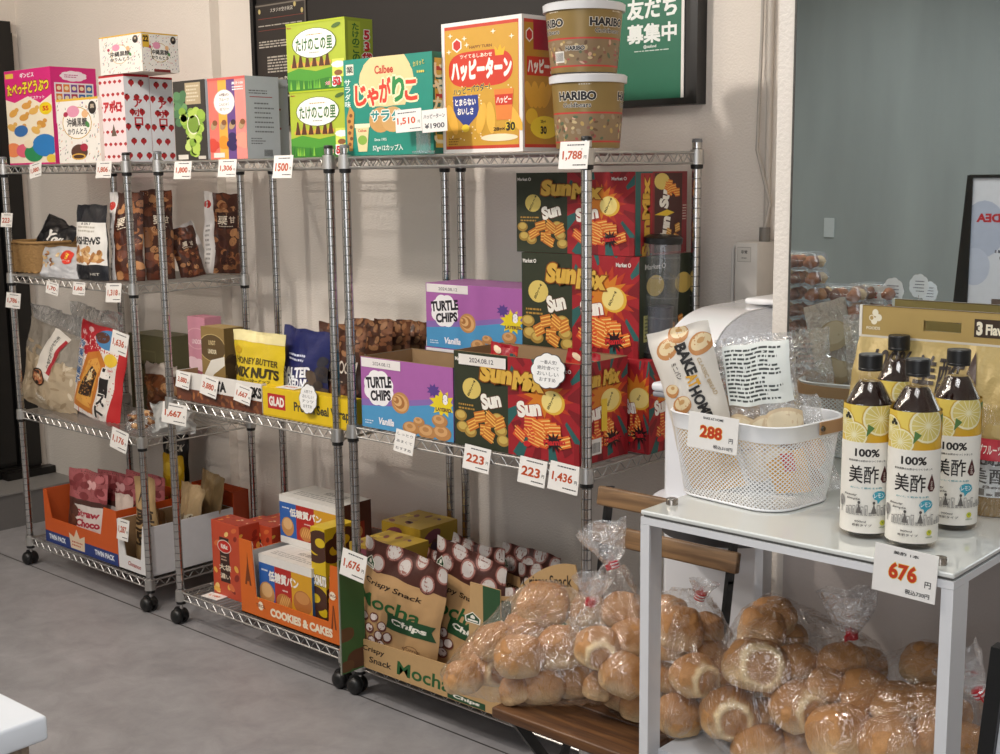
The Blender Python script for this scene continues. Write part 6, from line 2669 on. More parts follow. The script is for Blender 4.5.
mb = MB()
N, K = 180, 32
for j in range(K):
    for i in range(N):
        if (i + j) % 2:
            continue
        c = bsurf((i) / N, (j) / K * .80 + .02)
        # diamond cell centred here: four strips leave a hole between them
        P = [bsurf((i - 1) / N, j / K * .80 + .02), bsurf(i / N, (j - 1 if j else 0) / K * .80 + .02), bsurf((i + 1) / N, j / K * .80 + .02), bsurf(i / N, (j + 1) / K * .80 + .02)]
        Q = [c + (p - c) * .70 for p in P]
        o = len(mb.v)
        mb.add(P + Q, [(0, 1, 5, 4), (1, 2, 6, 5), (2, 3, 7, 6), (3, 0, 4, 7)], WM)
o = mb.build('perforated_wall', root)
md_ = o.modifiers.new('thickness', 'SOLIDIFY')
md_.thickness = .0009
mb = MB()
mb.add([bsurf(i / 64, 0) for i in range(64)], [tuple(range(63, -1, -1))], WM)
mb.add([bsurf(i / 64, 0) + Vector((0, 0, .002)) for i in range(64)], [tuple(range(64))], WM)
ring = [bsurf(i / 64, .02) for i in range(65)]
mb.tube(ring, .0022, WM, 6)
mb.build('bottom', root)
mb = MB()
n = 96
prof = [(-.0012, .81), (.0016, .815), (.002, .985), (.0035, 1.0), (.001, 1.012), (-.0015, 1.0), (-.0012, .81)]
vs = []
for e, v in prof:
    for i in range(n):
        p = bsurf(i / n, min(1, v), -e)
        p.z = v * BH
        vs.append(p)
mb.add(vs, [(a * n + i, a * n + (i + 1) % n, (a + 1) * n + (i + 1) % n, (a + 1) * n + i) for a in range(len(prof) - 1) for i in range(n)], WM)
mb.build('rim', root, smooth=50)
LEA = M('#b08a63', .55, 0, .1, 60, .06)
# handle strap folded back behind the rim
mb = MB()
path = []
for k in range(41):
    q = -.06 + (PI + .12) * k / 40
    c, s = math.cos(q), math.sin(q)
    path.append(Vector((math.copysign(abs(c) ** .5, c) * (BW / 2 + .006), .015 + max(-.3, s) * abs(s) ** -.35 * (BD / 2 - .0) if abs(s) > 1e-3 else .015, BH * .93 - .004 * math.sin(q))))
vs = []
for i, p in enumerate(path):
    t_ = (path[min(i + 1, 40)] - path[max(i - 1, 0)]).normalized()
    nrm = Vector((t_.y, -t_.x, 0)).normalized()
    for a, b_ in ((.0012, -.011), (.0012, .011), (-.0012, .011), (-.0012, -.011)):
        vs.append(p + nrm * a + Vector((0, 0, b_)))
mb.add(vs, [(i * 4 + k, i * 4 + (k + 1) % 4, i * 4 + 4 + (k + 1) % 4, i * 4 + 4 + k) for i in range(40) for k in range(4)] + [(3, 2, 1, 0), (160, 161, 162, 163)], LEA)
mb.build('handle', root)
for sx in (-1, 1):
    mb = MB()
    T = Matrix.Translation((sx * (BW / 2 + .0075), .004, BH * .93)) @ Matrix.Rotation(sx * PI / 2, 4, 'Y')
    mb.lathe([(.0001, .004), (.004, .0035), (.005, .001), (.005, 0), (.0001, 0)], M('#5f5d5a', .3, 1), 14, T=T)
    mb.build('stud', root, smooth=40)


def bake(A):
    def Y(y):
        return .42 + .58 * y
    A.rect(0, 0, 1, 1, '#ddd6cb')
    for x, y, r, q in ((.30, .80, .075, 20), (.52, .93, .07, 0), (.84, .78, .075, 30), (.22, .38, .05, 0), (.34, .22, .065, 10)):
        A.ell(x, Y(y), r, r * .8, '#c08650', rot=q)
        A.ell(x + .01, Y(y) + .01, r * .82, r * .55, '#e3cda2', rot=q)
        A.ell(x + .02, Y(y) + .018, r * .3, r * .2, '#c79a62', rot=q)
    A.text('BAKE', .58, Y(.66), .075, '#1e1c1b', w=.50, rot=-78, bold=.05)
    A.text('AT', .62, Y(.44), .075, '#d8a02c', w=.20, rot=-78, bold=.05)
    A.text('HOME', .66, Y(.20), .075, '#1e1c1b', w=.52, rot=-78, bold=.05)
    A.text('ミニパン', .38, Y(.56), .03, '#4a4038', w=.26, rot=-78, bold=.02)
    A.text('CLASSIC BREAD', .84, Y(.45), .022, '#b9a27c', w=.6, rot=-78)
    A.poly([(.1, 0), (.12, Y(.02)), (.5, Y(-.02)), (.9, Y(-.06)), (.95, 0)], '#d8a838')
    A.poly([(.4, Y(-.06)), (.45, Y(.05)), (.62, Y(-.02)), (.55, Y(-.12))], '#2a3c7c')


def bunback(A):
    for x, y, r in ((.3, .75, .13), (.7, .72, .14), (.45, .5, .14), (.75, .45, .12), (.25, .5, .1)):
        A.ell(x, y, r, r * .8, '#b7a98c')
        A.ell(x - .02, y + .02, r * .75, r * .6, '#cbbfa4')


def inbasket(u, v):
    c, s = math.cos(BA), math.sin(BA)
    return Vector((BX + u * c - v * s, BY + u * s + v * c, TZ + .004))


def fitp(base, topmid, hgt_px_top):
    t_ = at(*topmid, 'Y', base.y + .02)
    d = t_ - base
    return d.length, math.atan2(d.x, d.z)


b0 = inbasket(-.045, -.055)
hh, rl = fitp(b0, (684, 327), 0)
pouch('bread_pack', 'pale Bake at Home bread pack leaning left in the mesh basket', 'bread pack', b0, .118, hh, .05, ang=.25, roll=rl, base='#ddd6cb', art=bake, artback=bunback, back=FILM_THICK, crump=.004, kind='pillow')
b1 = inbasket(.04, -.005)
hh, rl = fitp(b1, (757, 336), 0)


def inglab(A):
    for x, y in ((.25, .42), (.55, .40), (.8, .44), (.35, .2), (.7, .2)):
        A.ell(x, y, .13, .11, '#d9c3a0')
        A.ell(x, y + .02, .1, .07, '#e9dabb')
    A.rect(.1, .58, .95, .95, '#dfe3de')
    A.lines(.13, .60, .92, .93, 13, '#3f4442', fill=.5)
    A.poly([(.5, .0), (.98, .0), (.98, .3), (.8, .28), (.5, .2)], '#dca73a')
    A.rect(.72, .15, .86, .27, '#c22a22')


pouch('bread_pack', 'clear bread pack with a block of small print standing in the mesh basket', 'bread pack', b1, .14, hh, .055, ang=.25, roll=rl, base=FILM_THICK, art=inglab, crump=.006, kind='pillow')
for k, (u, v, c, lab) in enumerate(((-.07, .05, '#d8cfc0', 'clear bread pack low at the back left inside the mesh basket'), (.085, .055, '#d8cfc0', 'clear bread pack low at the back right inside the mesh basket'))):
    p = inbasket(u, v)
    hh, rl = fitp(p, ((730, 345), (795, 398))[k], 0)
    pouch('bread_pack', lab, 'bread pack', p, .10, hh, .045, ang=.2, roll=rl, base=FILM_THICK, art=lambda A: (A.ell(.3, .5, .14, .16, '#b98a58'), A.ell(.7, .45, .15, .18, '#c79a66'), A.ell(.5, .2, .16, .14, '#a87848'), A.lines(.1, .7, .5, .9, 5, '#56605c')), crump=.008, kind='pillow')


def tag_card(px, Y, txt, label, sub, rot):
    (x0, y0, x1, y1) = px
    m = (x0 + x1) / 2
    a, b_ = at(x0, (y0 + y1) / 2, 'Y', Y), at(x1, (y0 + y1) / 2, 'Y', Y)
    zz1, zz0 = at(m, y0, 'Y', Y).z, at(m, y1, 'Y', Y).z
    w, h = b_.x - a.x, zz1 - zz0
    mb = MB()
    mb.rbox(0, 0, 0, w, .001, h, WHITE, .0003, 1)
    A = Art(mb, lambda x, y, o: (x * w, -o, y * h), w, h)
    A.text(sub, .5, .88, .07, '#2a2a2a', w=.4)
    A.text(txt, .47, .5, .34, '#c23a1c', w=.44, bold=.035, out='#e8b83c', outw=.03)
    A.text('円', .87, .36, .13, '#333333')
    A.text('税込730円' if txt == '676' else '税込310円', .72, .13, .1, '#333333', w=.38)
    return tag(mb.build('price_card', loc=(a.x, Y, zz0), rot=(-.04, math.radians(rot), 0)), label, 'price tag', 'large price cards on the white table')


tag_card((687, 414, 737, 450), -.508, '288', 'large price card reading 288 clipped to the front of the mesh basket', 'BAKE AT HOME', 2)
tag_card((872, 548, 936, 596), TY0 - .006, '676', 'large price card reading 676 hanging from the front edge of the glass table', '美酢 1本', 2)

# ================================================================== bottles
DARK = M('#23100d', .08, 0, 0, 40, .02, 1)
LABEL = card('#ece8de')


def make_bottle(label, c):
    root = empty('vinegar_bottle', c, 0, label, 'bottle', 'lemon vinegar drink bottles on the glass table')
    Rb = .0376
    shell = [(.0001, .003), (Rb - .008, 0), (Rb - .001, .004), (Rb, .010), (Rb, .206), (Rb - .002, .214), (Rb - .009, .228), (.0215, .242), (.0165, .250), (.0160, .262), (.0001, .2625)]
    mb = MB()
    mb.lathe(shell, SHELL, 44)
    mb.build('bottle_body', root, smooth=40)
    mb = MB()
    mb.lathe([(.0001, .004), (Rb - .009, .004), (Rb - .0018, .010), (Rb - .0018, .206), (Rb - .0038, .2135), (Rb - .0105, .2275), (.0205, .2405), (.0155, .246), (.0001, .2465)], DARK, 40)
    mb.build('liquid', root, smooth=40)
    mb = MB()
    cap = []
    mb.lathe([(.0001, .2626), (.0182, .2626), (.0182, .266), (.0176, .267), (.0183, .268), (.0183, .286), (.017, .288), (.0001, .288)], BLACKP, 36)
    mb.build('cap', root, smooth=30)
    mb = MB()
    view = math.atan2(CAM.y - c[1], CAM.x - c[0])
    z0, z1 = .010, .212

    def fn(x, y, off):
        q = view + (x - .5) * 2 * PI
        r = Rb + .0003 + off
        return (r * math.cos(q), r * math.sin(q), z0 + (z1 - z0) * y)
    Wd, H = 2 * PI * Rb, z1 - z0
    A = Art(mb, fn, Wd, H, sub=.004, step=.00005)
    A.rect(0, 0, 1, .71, LABEL)
    A.rect(0, .71, 1, 1, '#d8a828')
    nb = A.n
    for cx in (.02, .52):
        x = cx
        A.n = nb
        for (dx, y, r, c1) in ((-.18, .9, .14, '#e2c04a'), (-.05, .98, .12, '#e9cf62'), (.2, .8, .12, '#e0b030'), (-.2, .78, .12, '#e6c658')):
            A.ell(x + dx, y, r * .9, r, c1)
        for dx, y, r in ((.06, .9, .145), (-.11, .77, .11), (.3, .86, .11)):
            A.ell(x + dx, y, r, r * .98, '#cfa93a')
            A.ell(x + dx, y, r * .93, r * .91, '#efe7bc')
            A.ell(x + dx, y, r * .82, r * .80, '#dcca72')
            ns = A.n
            for k in range(8):
                A.n = ns
                q = PI * k / 8
                A.rect(x + dx - r * .8 * H / Wd, y - .0028, x + dx + r * .8 * H / Wd, y + .0028, '#efe7bc', rot=math.degrees(q))
        A.poly([(x - .03, .76), (x + .02, .83), (x - .02, .86)], '#4f7a3a')
        A.poly([(x + .16, .97), (x + .2, .9), (x + .22, .98)], '#4f7a3a')
        A.rect(x - .24, .0, x + .26, .715, LABEL)
        A.ell(x - .16, .925, .016, .016, '#2c2a1c')
        A.ell(x - .175, .905, .014, .014, '#2c2a1c')
        A.ell(x - .145, .905, .014, .014, '#2c2a1c')
        A.text('100%', x - .02, .635, .062, '#26211f', w=.155, bold=.035)
        A.text('果実発酵のお酢からつくりました', x - .02, .572, .016, '#4a4540', w=.24)
        A.text('美酢', x - .04, .465, .135, '#26211f', w=.19, bold=.012)
        A.poly([(x + .085, .40), (x + .068, .43), (x + .078, .475), (x + .097, .535), (x + .116, .475), (x + .126, .43), (x + .109, .40)], '#4e1f1e')
        A.vtext('ミチョ', x + .097, .447, .07, '#e8dcd0', bold=.01)
        A.text('おいしく飲めるお酢', x - .02, .36, .014, '#5aa0a8', w=.2)
        A.poly([(x + .02, .30), (x + .03, .325), (x + .05, .337), (x + .08, .337), (x + .1, .325), (x + .11, .30), (x + .1, .275), (x + .075, .263), (x + .055, .235), (x + .05, .265), (x + .03, .275)], '#3f9fb4')
        A.text('レモン', x + .065, .302, .036, '#f2f6f6', w=.07, bold=.015)
        A.text('Beauty', x - .12, .30, .02, '#55504c', w=.09, slant=.3)
        A.text('Simple', x - .1, .27, .02, '#55504c', w=.09, slant=.3)
        # ink town and tree
        rs = random.Random(5)
        A.ell(x - .19, .24, .03, .045, '#8f8c88')
        A.rect(x - .193, .15, x - .187, .24, '#4a4744')
        nt_ = A.n
        for k in range(15):
            A.n = nt_
            xx = x - .15 + k * .025
            hh_ = rs.uniform(.02, .085)
            A.rect(xx, .145, xx + .018, .145 + hh_, '#55524f')
            A.rect(xx + .002, .148, xx + .016, .141 + hh_, '#d8d4cc')
            A.rect(xx + .006, .15, xx + .010, .15 + hh_ * .6, '#66625e')
        for k, xx in enumerate((x - .06, x + .03)):
            A.ell(xx, .245, .010, .012, '#4a4744')
            A.poly([(xx - .018, .16), (xx + .018, .16), (xx, .24)], '#66625e')
        A.text('900ml', x - .05, .095, .015, '#55504c', w=.07)
        A.text('希釈タイプ', x - .04, .065, .02, '#55504c', w=.12)
        A.ell(x + .09, .085, .022, .022, '#c9c83a')
        A.text('V', x + .09, .088, .022, '#4a7a2c', bold=.04)
        A.text('VEGAN', x + .09, .05, .01, '#4a7a2c', w=.05)
    mb.build('paper_label', root, smooth=40)
    return root


def tpt(px, py):
    p = at(px, py, 'Z', TZ + .0006)
    return p


for px, py, lab in ((864.5, 533, 'leftmost of the lemon vinegar bottles, right of the mesh basket'),
                    (910.5, 543, 'lemon vinegar bottle standing frontmost, above the 676 price card'),
                    (951, 525, 'rightmost of the lemon vinegar bottles, beside the gold gift pack'),
                    (893, 497, 'lemon vinegar bottle at the back, seen between two front bottles')):
    make_bottle(lab, tpt(px, py))

# ================================================================== gold three flavour pack
GY = -.268
HY = .045
PX0 = at(862, 320, 'Y', GY + HY).x
root = empty('gift_pack', (PX0, GY, TZ + .0005), 0, 'gold three flavour vinegar gift pack with a carrying hole behind the bottles', 'gift pack')
GOLDC = M('#b59a5e', .42, .15, .05, 40, .05)
hz1, hz0 = [at(863, y, 'Y', GY + HY).z - TZ for y in (305.5, 335)]
GWD = .30
mb = MB()
hx0, hx1 = at(924, 320, 'Y', GY + HY).x - PX0, at(962, 320, 'Y', GY + HY).x - PX0
zc = (hz0 + hz1) / 2 - .002
for y in (HY - .001, HY + .008):
    for (a, b_, c, d) in ((0, hz0, hx0, hz1), (hx1, hz0, GWD, hz1), (hx0, hz0, hx1, zc - .009), (hx0, zc + .009, hx1, hz1)):
        mb.box(a, y, b_, c, y + .001, d, GOLDC)
mb.box(0, HY - .0015, hz1, GWD, HY + .0095, hz1 + .001, M('#6a5430', .4))
mb.box(-.004, HY - .002, hz0 - .002, .001, HY + .01, hz1 + .001, M('#e6e2d8', .4))
mb.box(0, HY - .0025, hz0 - .003, GWD, HY - .0012, hz0 + .001, M('#d8d2c4', .4))
A = Art(mb, lambda x, y, o: (x * GWD, HY - .0011 - o, hz0 + y * (hz1 - hz0)), GWD, hz1 - hz0, k=1.15)
for dx, dy in ((0, .14), (.022, -.02), (-.006, -.14)):
    A.ell(.085 + dx, .64 + dy, .095, .12, '#ece4cc')
A.ring(.063, .60, .08, .1, '#ece4cc', '#b59a5e', .7)
A.text('FOODS', .075, .26, .10, '#ece4cc', w=.085, bold=.02)
xa, xb = (at(975, 320, 'Y', GY + HY).x - PX0) / GWD, 1
A.rect(xa, .22, 1, .80, '#3a2c20')
A.text('3', xa + .03, .5, .44, '#ece4cc', w=.035, bold=.06)
A.text('Flavor', xa + .14, .48, .34, '#ece4cc', w=.15, bold=.04)
mb.build('header_card', root)
mb = MB()
GF = M('#b09a62', .45, .15, .6, 26, .08)
NX, NZ = 50, 24
sh0 = .10


def gp(x, y, off=0):
    z = sh0 + (hz0 - sh0 - .002) * y
    wob = .006 * noise.noise(Vector((x * 9, y * 5, 3))) + .003 * noise.noise(Vector((x * 30, y * 6, 8)))
    bul = .014 * abs(math.sin(PI * x * 3.0)) ** .6 * (1 - y ** 3)
    return Vector((x * GWD, -.004 - bul + wob - off + (HY - .002) * y ** 2, z))


vs = [gp(i / NX, j / NZ) for j in range(NZ + 1) for i in range(NX + 1)]
mb.add(vs, [(j * (NX + 1) + i, j * (NX + 1) + i + 1, (j + 1) * (NX + 1) + i + 1, (j + 1) * (NX + 1) + i) for j in range(NZ) for i in range(NX)], GF)
vs = [gp(i / NX, j / NZ) + Vector((0, .05, 0)) for j in (0, NZ) for i in range(NX + 1)]
A = Art(mb, lambda x, y, o: gp(x, y, o + .0014), GWD, hz0 - sh0, sub=.006, step=.00012)
A.text('100%', .235, .80, .20, '#2a1c12', w=.22, bold=.03)
A.text('美酢', .52, .70, .36, '#2a1c12', w=.28, bold=.015)
A.poly([(.67, .42), (.655, .55), (.68, .76), (.71, .95), (.74, .76), (.765, .55), (.75, .42), (.71, .36)], '#3a2016')
A.vtext('ミチョ', .71, .56, .30, '#e8d8b0', bold=.01)
for k, (x0, x1, c) in enumerate(((.02, .32, '#a8283a'), (.34, .66, '#d8c02c'), (.68, .99, '#b83440'))):
    A.rect(x0, .0, x1, .2, c)
    A.text(('ざくろ', 'パイン', 'グレープフルーツ')[k], (x0 + x1) / 2, .1, .09, '#f2ece0', w=.2, bold=.02)
mb.build('gold_wrapper', root, smooth=50)
FR = (('#a8283a', '#8a2030'), ('#dcc23a', '#e8d86a'), ('#d8604c', '#e89a80'))
for k in range(3):
    cx = .052 + .098 * k
    b_ = empty('bottle_in_pack', (cx, .04, 0))
    b_.parent = root
    mb = MB()
    mb.lathe([(.0001, 0), (.040, 0), (.046, .008), (.047, .13), (.043, .165), (.02, .20), (.0001, .201)], M('#8a6a2c', .2, 0, 0, 40, .03, .5), 32)
    mb.build('bottle_body', b_, smooth=40)
    mb = MB()
    z0, z1 = .035, .162
    view = math.atan2(CAM.y - GY - .04, CAM.x - PX0 - cx)

    def fn(x, y, off):
        q = view + (x - .5) * PI * 1.1
        r = .0473 + off - .003 * max(0, y - .75) * 4
        return (r * math.cos(q), r * math.sin(q), z0 + (z1 - z0) * y)
    A = Art(mb, fn, PI * 1.1 * .047, z1 - z0, sub=.006, step=.00003)
    A.rect(0, 0, 1, .55, '#cfd2d2')
    A.rect(0, .55, 1, 1, FR[k][0])
    A.ell(.62, .78, .24, .22, '#f0d4c4')
    A.ell(.62, .78, .21, .19, FR[k][1])
    A.ell(.15, .7, .16, .14, FR[k][1])
    A.text('100%', .5, .47, .1, '#26211f', w=.5, bold=.05)
    A.text('美酢', .45, .28, .2, '#26211f', w=.5, bold=.015)
    A.text('Beauty', .6, .13, .05, '#55504c', w=.4, slant=.3)
    for j in range(8):
        A.rect(.2 + .08 * j, .02, .26 + .08 * j, .05 + .03 * (j % 3), '#66625e')
    mb.build('paper_label', b_, smooth=40)
mb = MB()
vs, n = [], 60
for j in range(9):
    z = .002 + .19 * j / 8
    for i in range(n):
        x, y = rr_pt(i / n, GWD + .01, .108, .045)
        w_ = .003 * noise.noise(Vector((i * .4, j * .8, 2)))
        vs.append((x + GWD / 2, y + .04 + w_, z))
mb.add(vs, [(j * n + i, j * n + (i + 1) % n, (j + 1) * n + (i + 1) % n, (j + 1) * n + i) for j in range(8) for i in range(n)], FILM)
mb.build('clear_wrap', root, smooth=True)

# ================================================================== bread rolls and their bags


def bun_mesh(kind, sd):
    bm = bmesh.new()
    bmesh.ops.create_icosphere(bm, subdivisions=5, radius=1)
    ex = {'round': .86, 'torn': .86, 'loaf': .72}[kind]
    face = Vector((.25, -.93, .2)).normalized()
    cols = {}
    crust = Vector(lin('#c4905a')[:3])
    dark = Vector(lin('#a06a38')[:3])
    pale = Vector(lin('#e4cba0')[:3])
    inner = Vector(lin('#b98a5e')[:3])
    data = []
    for v in bm.verts:
        d = v.co.normalized()
        n1 = noise.noise(d * 1.5 + Vector((sd, 0, 0)))
        n2 = noise.noise(d * 4 + Vector((0, sd, 0)))
        p = Vector([math.copysign(abs(c) ** ex, c) for c in d])
        p *= 1 + .11 * n1 + .035 * n2 + .012 * noise.noise(d * 9 + Vector((sd, sd, 0)))
        if kind != 'round' or sd % 2:
            p.z *= .84
        if p.z < -.6:
            p.z = -.6 + (p.z + .6) * .4
        up = max(0, min(1, (d.z + .25) / .9))
        col = pale.lerp(crust, min(1, up * 1.5 + .35 + .3 * n1))
        col = col.lerp(dark, max(0, up - .55 + .5 * n1) * .8)
        if kind == 'torn':
            q = d - face * d.dot(face)
            el = Vector((q.x, 0, q.z))
            r = math.sqrt((q.x / .58) ** 2 + (q.z / .80) ** 2 + (q.y / .6) ** 2) if d.dot(face) > 0 else 9
            r *= 1 + .12 * n2
            if r < 1.15:
                rim = math.exp(-((r - .92) / .16) ** 2)
                dent = max(0, 1 - (r / .8) ** 3)
                p -= face * (.16 * dent)
                p += face * .05 * rim
                t_ = max(0, min(1, (r - .62) / .16))
                c2 = inner.lerp(pale * 1.08, t_)
                t3 = max(0, min(1, (r - 1.0) / .14))
                col = c2.lerp(col, t3)
        data.append(tuple(max(0, min(1, c)) for c in col) + (1,))
        v.co = p
    me = bpy.data.meshes.new('bread_roll')
    bm.to_mesh(me)
    bm.free()
    a = me.color_attributes.new('col', 'FLOAT_COLOR', 'POINT')
    for i, c in enumerate(data):
        a.data[i].color = c
    me.materials.append(BREAD)
    me.polygons.foreach_set('use_smooth', [True] * len(me.polygons))
    return me


BM = {'r': [bun_mesh('round', 2), bun_mesh('round', 5), bun_mesh('round', 9)], 't': [bun_mesh('torn', 3), bun_mesh('torn', 8)], 'l': [bun_mesh('loaf', 4), bun_mesh('loaf', 7)]}
rb = random.Random(21)


def bun(px, py, rpx, ax, v, kind, label, group, lean=0, turn=None):
    P = at(px, py, ax, v)
    r = rpx / F * (P - CAM).dot(FW)
    o = bpy.data.objects.new('bread_roll', BM[kind][rb.randrange(len(BM[kind]))])
    COL.objects.link(o)
    o.location = P
    sc = Vector((1.06, 1.0, 1.0)) if kind != 'l' else Vector((.95, .95, 1.12))
    o.scale = sc * r
    tz = (.75 + rb.uniform(-.35, .35)) if turn is None else turn
    o.rotation_euler = (rb.uniform(-.35, .35) + lean, rb.uniform(-.3, .3), tz)
    tag(o, label, 'bread roll', group)
    return P, r


def bag(name_label, balls, tie, floor_z, mat=FILM, tuft=(0, 0, .06), red=True, tail=None, seed=1, twist=.012):
    """clear bag drawn over its rolls and gathered at the tie"""
    root = empty('bread_bag', (sum(b[0].x for b in balls) / len(balls), sum(b[0].y for b in balls) / len(balls), floor_z), 0, name_label, 'bread bag', 'clear tied bags of bread rolls')
    O = root.location
    bm = bmesh.new()
    pts = []
    for P, r in balls:
        for k in range(26):
            zz = 1 - 2 * (k + .5) / 26
            q = k * 2.39996
            s = math.sqrt(1 - zz * zz)
            p = P + Vector((s * math.cos(q), s * math.sin(q), zz)) * r * 1.09
            p.z = max(p.z, floor_z + .0015)
            pts.append(p)
    for k in range(8):
        q = 2 * PI * k / 8
        pts.append(tie + Vector((twist * math.cos(q), twist * math.sin(q), -.002)))
    if tail:
        pts += [Vector(t) for t in tail]
    for p in pts:
        bm.verts.new(p - O)
    r_ = bmesh.ops.convex_hull(bm, input=bm.verts[:])
    bmesh.ops.delete(bm, geom=[g for g in r_['geom_interior'] if isinstance(g, bmesh.types.BMVert)], context='VERTS')
    for _ in range(5):
        es = [e for e in bm.edges if e.calc_length() > .011]
        if not es:
            break
        bmesh.ops.subdivide_edges(bm, edges=es, cuts=1)
        bmesh.ops.triangulate(bm, faces=[f for f in bm.faces if len(f.verts) > 3])
    bmesh.ops.smooth_vert(bm, verts=bm.verts[:], factor=.5, use_axis_x=True, use_axis_y=True, use_axis_z=True)
    bm.normal_update()
    T_ = tie - O
    mv = []
    for v in bm.verts:
        d = v.co - T_
        L = d.length
        a = math.atan2(d.y, d.x)
        k = math.exp(-L / .12)
        rad = (1 - 2.4 * abs(noise.noise(Vector((a * 5.5, seed, L * 3))))) * (.0035 + .010 * k) + noise.noise(Vector((a * 12, seed, L * 6))) * .003
        cr = (abs(noise.noise(v.co * 26 + Vector((seed, 0, 0)))) - .25) * .006
        mv.append((v, v.normal * (rad + cr - .0005)))
    for v, m in mv:
        v.co += m
        v.co.z = max(v.co.z, .0012)
    mb = MB()
    mb.bm(bm, mat)
    mb.build('plastic_film', root, smooth=True)
    # tuft above the tie
    ax = Vector(tuft)
    Lt = ax.length
    ax.normalize()
    e1 = ax.orthogonal().normalized()
    e2 = ax.cross(e1)
    vs = []
    n, m = 40, 12
    for j in range(m + 1):
        t_ = j / m
        R_ = .006 + (.56 * Lt) * t_ ** .6
        for i in range(n):
            q = 2 * PI * i / n
            pl = 1 + .38 * noise.noise(Vector((math.cos(q) * 2.6, math.sin(q) * 2.6, seed + t_ * 1.2)))
            p = T_ + ax * (Lt * t_ * (1 + .25 * noise.noise(Vector((math.cos(q) * 1.5, math.sin(q) * 1.5, seed + 7))))) + (e1 * math.cos(q) + e2 * math.sin(q) * .6) * R_ * pl
            vs.append(p + Vector([noise.noise(p * 40 + Vector((k * 9, 0, seed))) * .004 for k in range(3)]))
    mb = MB()
    mb.add(vs, [(j * n + i, j * n + (i + 1) % n, (j + 1) * n + (i + 1) % n, (j + 1) * n + i) for j in range(m) for i in range(n)], FILM_THICK)
    mb.build('gathered_top', root, smooth=True)
    mb = MB()
    RED, WH = M('#c81c26', .4), M('#ece6e4', .4)
    T = Matrix.Translation(T_) @ ax.to_track_quat('Z', 'Y').to_matrix().to_4x4()
    for k in range(5):
        mb.lathe([(.0085, -.0075 + k * .003), (.0105, -.0065 + k * .003), (.0105, -.0055 + k * .003), (.0085, -.0045 + k * .003)], WH if k % 2 and red else RED, 16, T=T)
    mb.box(.008, -.002, -.006, .024, .0, .005, RED, T)
    mb.build('red_tie', root, smooth=40)
    return root


def zc4(x, y):
    return 440 + x / 3.221, 520 + y / 3.221


def zc5(x, y):
    return 640 + x / 2.778, 540 + y / 2.778


SZ, LZ = .4605, .4805
sets = {
    'A': ('front', [(75, 510, 50, 'Z', SZ + .026, 'r'), (155, 482, 55, 'Z', SZ + .027, 't'), (240, 552, 42, 'Z', SZ + .022, 'l'), (180, 392, 58, 'Y', -.50, 'r'), (255, 442, 62, 'Y', -.545, 'r'), (270, 352, 55, 'Y', -.44, 'r'),
           (335, 272, 68, 'Y', -.40, 'r'), (385, 412, 60, 'Y', -.47, 'l'), (330, 532, 58, 'Z', SZ + .028, 'r'), (420, 505, 66, 'Z', SZ + .031, 'r'), (510, 540, 42, 'Y', -.49, 'l'), (120, 440, 44, 'Y', -.46, 'r'), (300, 470, 50, 'Y', -.46, 'r')]),
    'B': ('back', [(510, 412, 62, 'Y', -.50, 't'), (590, 292, 55, 'Y', -.40, 'r'), (615, 380, 58, 'Y', -.44, 'r'), (592, 500, 62, 'Y', -.50, 'r'), (640, 600, 48, 'Z', SZ + .026, 'r'), (585, 572, 46, 'Z', SZ + .024, 'r'), (480, 300, 50, 'Y', -.36, 'r'), (680, 500, 50, 'Y', -.42, 'r'), (680, 400, 50, 'Y', -.36, 'r')]),
    'C': ('leg', [(775, 352, 62, 'Y', -.43, 'l'), (745, 285, 42, 'Y', -.40, 'r'), (858, 352, 46, 'Y', -.36, 'l'), (738, 405, 50, 'Y', -.43, 'r'), (822, 502, 64, 'Y', -.47, 't'), (868, 442, 52, 'Y', -.40, 'r'), (735, 512, 48, 'Y', -.44, 'r'), (772, 628, 62, 'Y', -.49, 'r')]),
}
txt = {
    'A': 'soft bread roll in the left tied bag on the folding chair',
    'B': 'golden bread roll in the right tied bag on the folding chair',
    'C': 'bread roll in the bag behind the left leg of the white table',
    'D': 'bread roll in the big bag at the middle of the table lower shelf',
    'E': 'bread roll in the bag at the right of the table lower shelf',
}
gp_ = {'A': 'rolls in the left chair bag', 'B': 'rolls in the right chair bag', 'C': 'rolls behind the table leg', 'D': 'rolls in the middle shelf bag', 'E': 'rolls in the right shelf bag'}
BALLS = {}
for k, (nm, L) in sets.items():
    BALLS[k] = []
    for (x, y, r, ax, v, kd) in L:
        p = zc4(x, y)
        BALLS[k].append(bun(p[0], p[1], r / 3.221 * 1.18, ax, v, kd, txt[k], gp_[k]))
D = [(322, 352, 76, 'Y', -.47, 't'), (340, 250, 58, 'Y', -.40, 'l'), (370, 215, 50, 'Y', -.37, 'r'), (235, 375, 46, 'Y', -.42, 'r'), (248, 482, 66, 'Y', -.50, 't'), (350, 492, 48, 'Y', -.45, 'r'), (440, 352, 52, 'Y', -.42, 'l'),
     (442, 462, 64, 'Y', -.48, 't'), (330, 580, 62, 'Y', -.50, 'r'), (432, 575, 50, 'Y', -.46, 'r'), (410, 275, 44, 'Y', -.35, 'r'), (562, 345, 56, 'Y', -.40, 'r'), (520, 400, 42, 'Y', -.46, 'r'), (500, 480, 46, 'Y', -.42, 'r'), (505, 580, 48, 'Y', -.44, 'r'), (625, 350, 50, 'Y', -.36, 'r'), (400, 420, 46, 'Y', -.38, 'r')]
